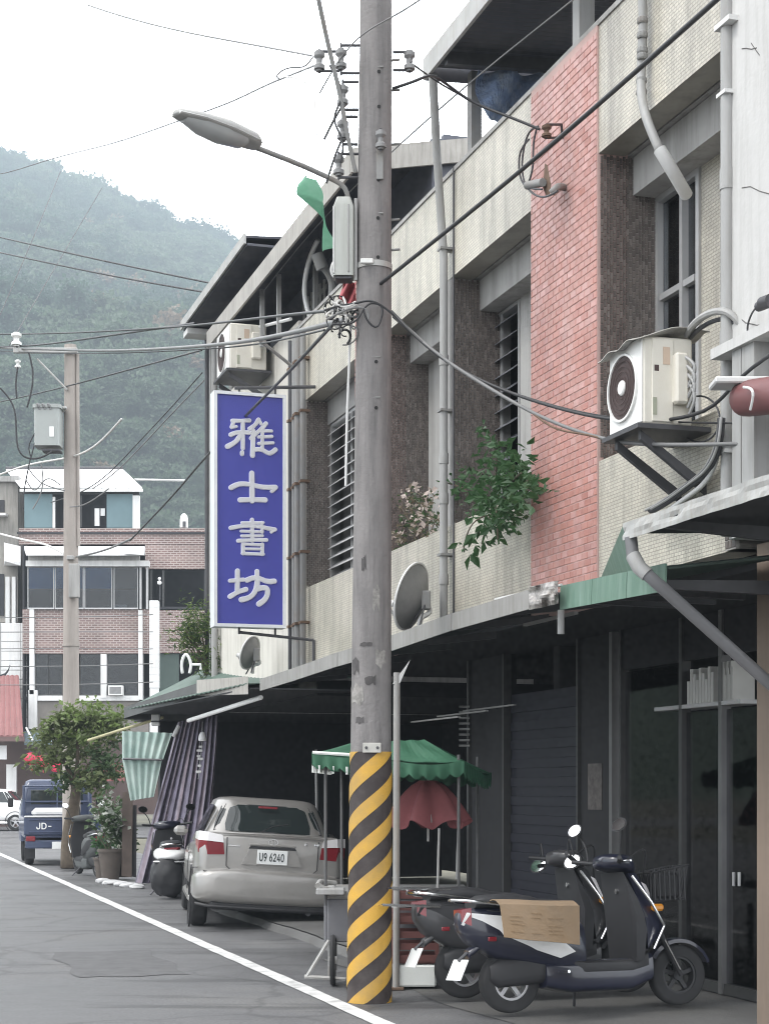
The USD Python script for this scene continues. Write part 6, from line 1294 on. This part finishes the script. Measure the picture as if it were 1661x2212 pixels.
bx_ = thing('red_box_sign', 'bright red square sign hanging beside the two red lanterns', 'sign', W(121, 1655, 64.0)); part(bx_, 'box', cbox(W(121, 1655, 64.0), (.34, .2, .45), .06), mat('bright_red', (.55, .015, .07), .4, .05, 4)); part(bx_, 'cord', cyl(W(121, 1642, 64.0), W(121, 1606, 64.0), .01, n=6), dk)
hd = thing('red_hanging_cloth', 'dull red cloth hung behind the small tree', 'cloth', W(245, 1665, 44)); part(hd, 'cloth', thick(grid(lambda s, t: W(222 + 46 * s, 1648 + 40 * t, 44 + .1 * math.sin(s * 14)), 16, 4), .01), mat('dull_red', (.22, .09, .085), .8, .15, 5)); part(hd, 'rail', tube([W(220, 1647, 44), W(270, 1647, 44)], .02, 6), dk)
part(fb, 'shop_front', B(132, 400, 1600, 1760, YB - .6, .2), brown_dark)

# ------------------------------------------------------------------ far utility pole with transformer
Y2 = 33.6
fp = thing('far_utility_pole', 'brownish concrete utility pole with a transformer on the left side of the street', 'utility pole', W(153, 1872, Y2))
pz = lambda y: W(151.5, y, Y2)[2]; b0 = W(154, 1872, Y2); t0 = W(151.5, 745, Y2)
far_c = mat('far_pole_concrete', (.30, .27, .245), .85, .1, 1.5, dirt=(.2, .18, .165), dscale=1.5, damt=.6, streak=True)
part(fp, 'shaft', tube([b0 - [0, 0, .1], (b0 + t0) / 2, t0], [.185, .15, .118], 20), far_c, smooth=40)
part(fp, 'joint_band', cyl(W(152.6, 1397, Y2), W(152.6, 1393, Y2), .172, n=20), far_c, smooth=40)
part(fp, 'crossarm', cbox(W(98, 757, Y2 - .16), (1.25, .09, .10), .012), galv); part(fp, 'brace', tube([W(80, 775, Y2 - .16), W(145, 842, Y2 - .14)], .022, 6), galv)
part(fp, 'conduit', tube([W(167, 762, Y2 - .05), W(169, 1180, Y2 - .05)], .035, 8), far_c)
part(fp, 'box', cbox(W(160, 1255, Y2 - .2), (.20, .14, .66), .015), pl_grey); part(fp, 'bracket', cbox(W(152, 1205, Y2 - .18), (.14, .1, .08), .01), pvc)
for x, y, r in ((35, 733, .10), (38, 786, .06)):
    part(fp, 'insulator', spool(W(x, y, Y2 - .16), r, r * 2.2), porcelain_w, smooth=40)
part(fp, 'pin', cyl(W(36, 752, Y2 - .16), W(36, 722, Y2 - .16), .02, n=8), dark_metal)
tf = thing('transformer', 'grey box transformer bolted to the far utility pole', 'transformer', W(110, 930, Y2 - .1))
tfm = mat('transformer_grey', (.30, .32, .31), .5, .07, 3, dirt=(.2, .2, .19), dscale=3, damt=.4)
part(tf, 'tank', loft([np.c_[rrect(.50, .46, .06, 5, W(110, 930, Y2)[0], Y2 - .25), np.full(20, z)] for z in (pz(972), pz(890))]), tfm, smooth=35)
part(tf, 'lid', loft([np.c_[rrect(.55, .5, .06, 5, W(110, 930, Y2)[0], Y2 - .25), np.full(20, z)] for z in (pz(892), pz(884))]), tfm, smooth=35)
for k, x in enumerate((90, 101, 113)): part(tf, 'bushing', lathe([(.02, 0), (.05, .02), (.025, .05), (.05, .08), (.025, .11), (.04, .14), (.015, .2)], W(x, 889, Y2 - .4), (-.3, -.6, .6), 12), porcelain, smooth=40)
part(tf, 'top_frame', cbox(W(112, 881, Y2 - .25), (.58, .1, .05), .01), galv); part(tf, 'nameplate', cbox(W(111, 932, Y2 - .485), (.09, .01, .2), .003), white_w); part(tf, 'bottom_rail', cbox(W(112, 975, Y2 - .3), (.36, .3, .04), .01), dark_metal)
for i, pts in enumerate(([(62, 762), (70, 800), (66, 850), (58, 880)], [(38, 792), (34, 830), (36, 860)], [(0, 838), (25, 870), (35, 940), (50, 985), (80, 990), (112, 975)], [(90, 905), (75, 935), (62, 970), (66, 985)], [(100, 905), (78, 945), (70, 975), (60, 1010)], [(113, 905), (112, 940), (85, 955)], [(66, 985), (60, 1015), (52, 1060), (50, 1100)])):
    cable(['dark lead looping down right of the far pole insulators', 'short dark lead hanging from the small white insulator', 'dark lead sweeping under the transformer from the left edge', 'dark lead from the left bushing of the transformer', 'dark lead from the middle bushing of the transformer', 'thin lead across the front of the transformer', 'frayed lead hanging below the transformer towards the hut roof'][i], [(x, y, Y2 - .45) for x, y in pts], .016 if i < 3 else .010, cable_b)
for i, pts in enumerate(([(60, 1010), (85, 1040), (110, 1052), (140, 1060)], [(55, 1035), (75, 1058), (100, 1035), (130, 1048)], [(88, 1000), (92, 1040), (84, 1075), (70, 1100)], [(150, 1095), (175, 1092), (200, 1080), (235, 1055)])):
    cable(['upper', 'middle', 'lower', 'rightmost'][i] + ' loose telephone lead strung across the rooftop hut', [(x, y, Y2 - .3) for x, y in pts], .010, cable_g)

# ------------------------------------------------------------------ PLANTS
leaf_g = leafmat('glossy_leaf', (0.035, 0.085, 0.03), (0.095, 0.165, 0.065), .25)
leaf_l = leafmat('lime_leaf', (0.12, 0.17, 0.05), (0.24, 0.28, 0.11), .35)
leaf_d = leafmat('dusty_leaf', (0.05, 0.085, 0.035), (0.13, 0.165, 0.08), .25)
leaf_b = leafmat('dry_leaf', (0.15, 0.125, 0.085), (0.30, 0.25, 0.18), .3)
flower_p = leafmat('pale_flower', (0.48, 0.40, 0.36), (0.66, 0.60, 0.55), .3)
# leafy shrub trailing over the sill left of the red pillar
pr_ = np.random.default_rng(31)
sh = thing('trailing_shrub', 'leafy green shrub trailing over the sill left of the red pillar', 'shrub', Wf(1080, 1120, -.05))
cen = []
for x, y, n, sp_, o in ((1045, 925, 10, 10, .10), (1062, 960, 26, 14, .08), (1085, 985, 60, 22, .10), (1105, 1015, 90, 26, .14), (1125, 1045, 110, 24, .20), (1085, 1050, 110, 28, .18), (1045, 1030, 50, 26, .05), (1010, 1035, 40, 22, .0), (1060, 1090, 90, 26, .2), (1020, 1080, 40, 22, .1), (1105, 1085, 90, 22, .25), (1085, 1120, 55, 18, .25), (1060, 1120, 36, 14, .24), (1145, 1040, 24, 10, .15)):
    for _ in range(n): cen.append(Wf(x + pr_.normal() * sp_, y + pr_.normal() * sp_ * .8, o + pr_.normal() * .10))
part(sh, 'foliage', leaves(cen, .075, pr_, .25, .52), leaf_g)
tips = [(1040, 1140), (1028, 1160), (1014, 1172), (1026, 1186), (1050, 1158), (1068, 1166), (1078, 1172), (1060, 1146), (1088, 1128), (1114, 1128), (1046, 1178), (1034, 1148), (1055, 1135), (990, 1180), (1005, 1192), (1016, 1205), (1024, 1200)]
part(sh, 'hanging_leaves', leaves([Wf(x, y - 8, .26) for x, y in tips for _ in range(3)], .09, pr_, 1.2, .5), leaf_g)
for k in range(9):
    a = Wf(1080 + pr_.normal() * 14, 1140, -.25); b = cen[int(pr_.integers(len(cen)))]; part(sh, 'stem', tube(smoothpath([a, (a + b) / 2 + [0, 0, .1], b], 10), .007, 5), bark)
for x1, y1 in ((1000, 1190), (1040, 1175), (1075, 1165)): part(sh, 'stem', tube(smoothpath([Wf(1070, 1110, .1), Wf((x1 + 1070) / 2, 1120, .26), Wf(x1, y1, .25)], 12), .006, 5), bark)
# dry flowering shrub in the next window
sh2 = thing('flowering_shrub', 'sparse pale flowering shrub on the sill just right of the concrete pole', 'shrub', Wf(900, 1170, -.15))
cen = [Wf(x + pr_.normal() * sp_, y + pr_.normal() * sp_ * .7, -.12 + pr_.normal() * .09) for x, y, n, sp_ in ((870, 1090, 60, 16), (900, 1075, 60, 14), (920, 1100, 60, 14), (880, 1130, 90, 22), (915, 1140, 90, 18), (860, 1160, 60, 14), (938, 1120, 40, 8), (940, 1065, 14, 6), (887, 1052, 5, 4)) for _ in range(n)]
part(sh2, 'foliage', leaves(cen[::2], .06, pr_, .2, .45), leaf_d); part(sh2, 'foliage', leaves(cen[1::3], .055, pr_, .2, .5), leaf_b)
part(sh2, 'flowers', leaves([c + np.array([0, -.03, .02]) for c in cen[::4]], .05, pr_, -.3, .8), flower_p)
for k in range(8): part(sh2, 'stem', tube([Wf(895 + pr_.normal() * 20, 1180, -.2), cen[int(pr_.integers(len(cen)))]], .005, 5), bark)
# feathery bush standing on the far awning behind the sign
bm = thing('feathery_bush', 'yellow-green feathery bush growing above the far awning behind the blue sign', 'bush', W(440, 1470, 24.6))
c_, cc = clumps(W(436, 1360, 24.6), (.46, .4, .60), 90, 26, pr_, (.07, .07, .08), .25)
c2b, _ = clumps(W(470, 1425, 24.4), (.32, .3, .28), 40, 24, pr_, (.06, .06, .06), .25)
part(bm, 'foliage', leaves(np.vstack([c_, c2b])[::2], .075, pr_, .4, .20), leaf_l); part(bm, 'foliage', leaves(np.vstack([c_, c2b])[1::2], .075, pr_, .4, .22), leaf_d)
for k in range(10): part(bm, 'stem', tube(smoothpath([W(450, 1480, 24.6), (W(450, 1440, 24.6) + cc[k]) / 2, cc[k]], 10), .008, 5), bark)
part(bm, 'planter', cbox(W(450, 1490, 24.6), (.5, .35, .18), .02), pl_grey)
# small tree by the road
st = thing('small_tree', 'small leafy street tree with drooping foliage beside the blue truck', 'tree', W(158, 1872, 31.5))
YT = 31.0
leaf_o = leafmat('olive_leaf', (.10, .125, .05), (.22, .25, .12), .3)
for x, y, rx, rz_, n in ((170, 1550, .50, .30, 40), (125, 1580, .36, .26, 26), (215, 1565, .44, .28, 34), (170, 1620, .55, .40, 40), (232, 1640, .36, .40, 30), (112, 1635, .30, .22, 16), (150, 1690, .34, .28, 18), (92, 1600, .2, .16, 8), (205, 1690, .34, .3, 22), (250, 1560, .2, .14, 8), (80, 1650, .14, .1, 5)):
    c_, _ = clumps(W(x, y, YT + pr_.normal() * .25), (rx, rx, rz_), int(n * .8), 17, pr_, (.10, .10, .07), .2)
    part(st, 'crown', leaves(c_, .115, pr_, .45, .45), [leaf_o, leaf_d][n % 3 == 0])
part(st, 'highlight_leaves', leaves(clumps(W(190, 1560, YT - .3), (.75, .3, .45), 60, 10, pr_, (.06, .06, .05))[0], .10, pr_, .3, .5), leaf_l)  # lime colour painted in for pale highlights on the tree leaves
part(st, 'trunk', tube(smoothpath([W(150, 1874, YT + .5), W(150, 1800, YT + .4), W(160, 1735, YT + .2), W(168, 1670, YT)], 12), np.linspace(.17, .07, 12), 10), bark, smooth=True)
for x, y in ((120, 1620), (215, 1610), (165, 1570), (190, 1650)): part(st, 'branch', tube(smoothpath([W(162, 1710, YT + .1), W((x + 162) / 2 + 4, (y + 1700) / 2, YT), W(x, y, YT)], 10), np.linspace(.06, .015, 10), 7), bark, smooth=True)
pb_ = thing('tree_planter', 'dark brown box planter at the foot of the small tree', 'planter', W(157, 1877, 32.4)); wood_d = mat('dark_brown_board', (.085, .065, .055), .8, .2, 5)
part(pb_, 'box', hull([W(x, y, 32.2 + d) for x, y in ((131, 1876), (182, 1873), (140, 1840), (180, 1838)) for d in (0, .6)]), wood_d); part(pb_, 'rim', tube([W(140, 1838, 32.1), W(181, 1836, 32.1)], .025, 6), mat('rim_brown', (.2, .15, .12), .7, .1, 5)); part(pb_, 'cover', hull([W(x, y, 31.9 + d) for x, y in ((142, 1838), (180, 1836), (166, 1742), (172, 1742)) for d in (0, .3)]), mat('dark_cloth', (.06, .058, .055), .9, .2, 5))
# potted plants and clutter in front of the curtain
def potted(name, label, x, y, Y, r, h, n, lm, size, flowers=None):
    t = thing(name, label, 'potted plant', W(x, y, Y)); b = W(x, y, Y)
    part(t, 'pot', lathe([(.001, 0), (r * .7, 0), (r, h * .9), (r * 1.08, h * .9), (r * 1.08, h), (r * .9, h), (r * .85, h * .8), (.001, h * .8)], b, n=20), mat('clay_pot', (.09, .075, .065), .85, .2, 5), smooth=40)
    return t, b
for i, (x, y, Y, r, h, top, ww, n, lab) in enumerate(((238, 1900, 28.4, .20, .5, 1735, .30, 46, 'tall potted plant with pale speckled leaves left of the dark board'), (222, 1898, 28.8, .16, .35, 1840, .18, 16, 'low potted plant in front of the old scooter'), (270, 1895, 28.6, .15, .4, 1800, .16, 16, 'thin potted plant at the foot of the dark board'))):
    t, b = potted('potted_plant', lab, x, y, Y, r, h, n, leaf_d, .1)
    zt = W(x, top, Y)[2]; c_, cc = clumps([b[0], b[1], (zt + h) / 2 + .1], (ww, ww, (zt - h) / 2 + .12), n, 14, pr_, (.06, .06, .06), .3)
    part(t, 'foliage', leaves(c_, .085, pr_, .2, .6), [leaf_d, leaf_g, leaf_d][i])
    if i == 0: part(t, 'pale_leaves', leaves(c_[::4] + [0, -.06, .02], .085, pr_, .1, .7), leafmat('silver_leaf', (.28, .30, .26), (.45, .47, .42)))
    for k in range(4): part(t, 'stem', tube([b + [0, 0, h * .8], cc[k]], .008, 5), bark)
db = thing('dark_board', 'tall dark boards leaning beside the potted plants', 'boards', W(278, 1895, 28.2))
part(db, 'board', hull([W(x, y, 28.2 + d) for x, y in ((262, 1893), (284, 1896), (264, 1712), (287, 1708)) for d in (0, .06)]), wood_d); part(db, 'board', hull([W(x, y, 28.35 + d) for x, y in ((280, 1894), (294, 1896), (282, 1740), (295, 1740)) for d in (0, .06)]), dark_metal)
bgm = mat('white_bag_plastic', (.42, .42, .42), .45, .08, 6)
for i, (x, y, r) in enumerate(((222, 1905, .10), (243, 1909, .13), (262, 1912, .10), (280, 1915, .12), (296, 1918, .09))):
    Yb = gY(y + 3); c_ = W(x, y, Yb); m_ = bag(np.array([c_[0], Yb, .03]), (r * 1.3, r, .05), i + 1)
    single('white_bag', m_, bgm, ['leftmost', 'second from left', 'middle', 'second from right', 'rightmost'][i] + ' of the crumpled white bags lying before the purple curtain', 'bag', smooth=True)
hl = thing('vertical_ornament', 'string of small white ornaments hanging before the dark bay', 'ornament', W(436, 1580, 23.5))
c_ = W(437, 1592, 23.5); part(hl, 'bell', lathe([(.001, .07), (.03, .06), (.05, .02), (.06, -.04), (.05, -.06), (.001, -.06)], c_, n=14), white_r, smooth=40)
for k, y in enumerate((1614, 1622, 1634, 1640, 1655, 1668)): part(hl, 'bead', cbox(W(433 - (k % 3) * 2, y, 23.5), (.05 + .03 * (k % 2), .02, .035), .008), pvc_l)
part(hl, 'cord', tube([W(437, 1560, 23.5), W(436, 1610, 23.5), W(428, 1684, 23.5)], .005, 5), pvc)
wp = thing('white_pipe_rail', 'white bent pipe rail standing on the far awning beside the bush', 'rail', W(405, 1455, 24))
part(wp, 'hoop', tube(smoothpath([W(394, 1455, 24), W(394, 1425, 24), W(401, 1414, 24), (W(409, 1424, 24)), W(409, 1455, 24)], 18), .022, 8), white_r, smooth=True); part(wp, 'bar', tube([W(409, 1436, 24), W(433, 1436, 24), W(433, 1447, 24)], .02, 8), white_r)

# ------------------------------------------------------------------ VENDOR CART, POSTS AND THINGS BY THE SHOP
steel_d = mat('dull_steel', (.10, .10, .10), .5, .1, 5, metallic=.3)
ct = thing('vendor_cart', 'vendor cart with a scalloped green canopy behind the striped pole', 'cart', np.array([.1, 13.9, 0]))
green_can = mat('green_canopy', (0.028, 0.105, 0.058), .65, .1, 3, dirt=(.05, .15, .09), dscale=3, damt=.5); white_trim = mat('white_canvas', (.68, .70, .67), .7, .06, 5)
E = [np.array([-.56, 13.30, 1.81]), np.array([.62, 13.34, 1.74]), np.array([.90, 14.45, 1.66]), np.array([-.45, 14.5, 1.80])]; R0, R1 = np.array([-.2, 13.9, 1.92]), np.array([.32, 13.92, 1.93])
def quad(a, b, c, d): return thick(grid(lambda s, t: (a * (1 - s) + b * s) * (1 - t) + (d * (1 - s) + c * s) * t - [0, 0, (.05 + .012 * math.sin(s * 19)) * math.sin(math.pi * s) * math.sin(math.pi * (.12 + .88 * t)) + .004 * math.sin(s * 31 + t * 5)], 24, 8), .006)
part(ct, 'canopy', cat(quad(E[0], E[1], R1, R0), quad(E[1], E[2], R1, R1 + .001), quad(E[2], E[3], R0, R1), quad(E[3], E[0], R0, R0 + .001)), green_can)
for i in range(4):
    a, b = E[i], E[(i + 1) % 4]; L_ = np.linalg.norm(b - a); n_ = max(4, int(L_ / .1))
    def val(s, t, a=a, b=b, n_=n_): return a * (1 - s) + b * s + np.array([0, 0, -t * (.085 + .035 * abs(math.sin(math.pi * n_ * s)))]) + np.array([0, -1, 0]) * (.018 * math.sin(2 * math.pi * n_ * s) + .02 * math.sin(s * 13)) * t - np.array([0, 0, .03 * math.sin(math.pi * s) + .02 * math.sin(s * 9 + 1) * s])
    v_ = part(ct, 'valance', thick(grid(val, n_ * 6, 3), .004), green_can, smooth=True)
    if i == 0: part(v_, 'top_piping', tube([a + [0, 0, .006], a * .6 + b * .4 + [0, 0, .006]], .014, 6), white_trim)
    for k in range(n_ if i == 3 else (n_ // 3 if i == 0 else 0)): 
        p_ = a * (1 - (k + .5) / n_) + b * ((k + .5) / n_); part(v_, 'fringe', tube([p_ + [0, -.012, -.09], p_ + [0, -.012, -.15]], .010, 5), white_trim)
for x, y in ((-.46, 13.38), (.58, 13.40), (.78, 14.35), (-.36, 14.4)): part(ct, 'pole', cyl((x, y, .62), (x, y, 1.8), .012, n=8), steel_d, smooth=40)
part(ct, 'tray', cbox((.1, 13.88, .70), (1.15, .95, .06), .012), steel_grey); part(ct, 'side_panel', cbox((.1, 13.43, .50), (1.1, .03, .34), .01), mat('cart_panel', (.14, .14, .15), .6, .12, 4)); part(ct, 'side_panel', cbox((-.46, 13.88, .50), (.03, .9, .34), .01), MC['cart_panel'])
for s in (-.42, .5): part(ct, 'leg', cbox((s, 13.5, .27), (.05, .05, .5), .008), steel_grey); part(ct, 'leg', cbox((s, 14.25, .27), (.05, .05, .5), .008), steel_grey)
part(ct, 'handle', tube([(-.40, 13.35, .76), (-.52, 13.3, .78), (-.52, 13.9, .78), (-.40, 14.0, .76)], .022, 8), galv, smooth=40); part(ct, 'shelf', cbox((-.42, 13.35, .735), (.22, .18, .05), .008), pvc)
wt_ = part(ct, 'wheel', lathe([(.16, -.02), (.19, -.02), (.2, 0), (.19, .02), (.16, .02), (.16, -.02)], (-.40, 13.32, .20), (1, 0, 0), 28), tyre_m, smooth=40); part(wt_, 'hub', cat(cyl((-.43, 13.32, .2), (-.37, 13.32, .2), .03, n=10), *[cyl((-.40, 13.32, .2), (-.40, 13.32 + .165 * math.cos(a), .2 + .165 * math.sin(a)), .005, n=5) for a in np.arange(8) * np.pi / 4]), galv)
part(ct, 'foot_frame', cat(tube([(-.62, 13.25, .08), (-.30, 13.25, .06)], .016, 6), tube([(-.60, 13.25, .08), (-.43, 13.25, .36)], .016, 6)), galv)
rc2 = thing('red_umbrella', 'folded dusky red umbrella hanging under the green canopy', 'umbrella', np.array([.35, 14.1, 1.2]))
red_c = mat('dusky_red_cloth', (.27, .085, .09), .75, .15, 4)
def umb(s, t):
    a = 2 * np.pi * s; r = (.05 + .20 * t ** .7) * (1 + .22 * math.sin(a * 6)); return np.array([.36 + r * 1.25 * math.cos(a), 14.1 + r * math.sin(a), 1.60 - .36 * t + .04 * math.sin(a * 6 + 1) * t])
part(rc2, 'cloth', grid(umb, 60, 8), red_c, smooth=True); part(rc2, 'shaft', cyl((.36, 14.1, 1.1), (.36, 14.1, 1.72), .010, n=8), galv)
for k in range(4): part(rc2, 'rib', tube([(.36, 14.1, 1.6), (.36 + .24 * math.cos(k * 1.6), 14.1 + .22 * math.sin(k * 1.6), 1.26)], .005, 5), galv)
for i, (x, y0_, y1_, Y_) in enumerate(((944, 1938, 1790, 13.6), (986, 1900, 1775, 13.7))): single('steel_rod', cyl(W(x, y0_, Y_), W(x + 4, y1_, Y_), .010, n=8), galv, ['left one of two bare steel rods standing under the red umbrella', 'right one of two bare steel rods standing under the red umbrella'][i], 'rod', smooth=40)
cr_m = mat('red_crate_plastic', (.12, .045, .04), .6, .12, 5)
for i, z0 in enumerate((.20, .50)):
    t = thing('plastic_crate', ['lower red slatted crate under the grey post', 'upper red slatted crate under the grey post'][i], 'crate', np.array([.235, 13.2, z0]))
    for dz in (0, .09, .18): part(t, 'slat', cat(box((.235, 13.06, z0 + .04 + dz), (.34, .015, .05)), box((.235, 13.36, z0 + .04 + dz), (.34, .015, .05)), box((.07, 13.21, z0 + .04 + dz), (.015, .3, .05)), box((.40, 13.21, z0 + .04 + dz), (.015, .3, .05))), cr_m)
    for sx in (.07, .40): part(t, 'corner_post', box((sx, 13.06, z0 + .13), (.03, .03, .26)), cr_m)
    part(t, 'base', box((.235, 13.21, z0 + .008), (.33, .3, .015)), cr_m)
part(thing('foam_box', 'pale foam box on the ground under the red crates', 'box', np.array([.23, 13.2, 0])), 'box', cbox((.235, 13.2, .105), (.32, .3, .17), .015), white_trim)
gpst = thing('awning_post', 'slim grey steel post with a bent white bracket beside the striped pole', 'post', W(855, 2138, 13.05))
b_ = W(855, 2138, 13.05); b_[2] = .0
part(gpst, 'post', cyl(b_, b_ + [0.006, 0, 2.42], .026, n=12), mat('post_enamel', (.28, .275, .265), .5, .08, 4, dirt=(.30, .21, .12), dscale=3, damt=.5, streak=True), smooth=40); part(gpst, 'bracket', hull([b_ + [x, y, z] for x, y, z in ((-.03, -.02, 2.33), (.0, -.02, 2.35), (.09, -.02, 2.49), (.11, -.02, 2.52), (.10, .02, 2.50), (-.02, .02, 2.34), (.03, -.02, 2.34))]), pvc_l); part(gpst, 'base_plate', cbox(b_ + [.0, 0, .012], (.12, .12, .02), .004), rust)
bt = thing('wall_meter_panel', 'column of small pale louvres in the dark arcade wall', 'louvre', Wf(1003, 1570, -1.0))
for k in range(8): part(bt, 'slat', hull([Wf(x, y, -1.0 + d) for x in (991, 1014) for y, d in ((1525 + k * 12, 0), (1529 + k * 12, .03), (1530 + k * 12, 0))]), pvc)
# dark parking-bay clutter behind the car: plain back panels
part(house, 'bay_back_wall', fbox(17.0, 17.2, -4.8, .1, 0, 2.62), dark_room)
part(house, 'bay_ceiling', fbox(13.32, 17.2, -4.8, .5, 2.62, 2.7), dark_room)
for i in range(4): part(house, 'ceiling_batten', fbox(4.2, 5.6, -.5 - .28 * i, -.47 - .28 * i, 2.2 + .06 * i, 2.215 + .06 * i), pvc)
part(house, 'bay_batten', tube([Wf(682, 1330 + 290, -.6), Wf(684, 1800, -.6)], .018, 6), pvc)
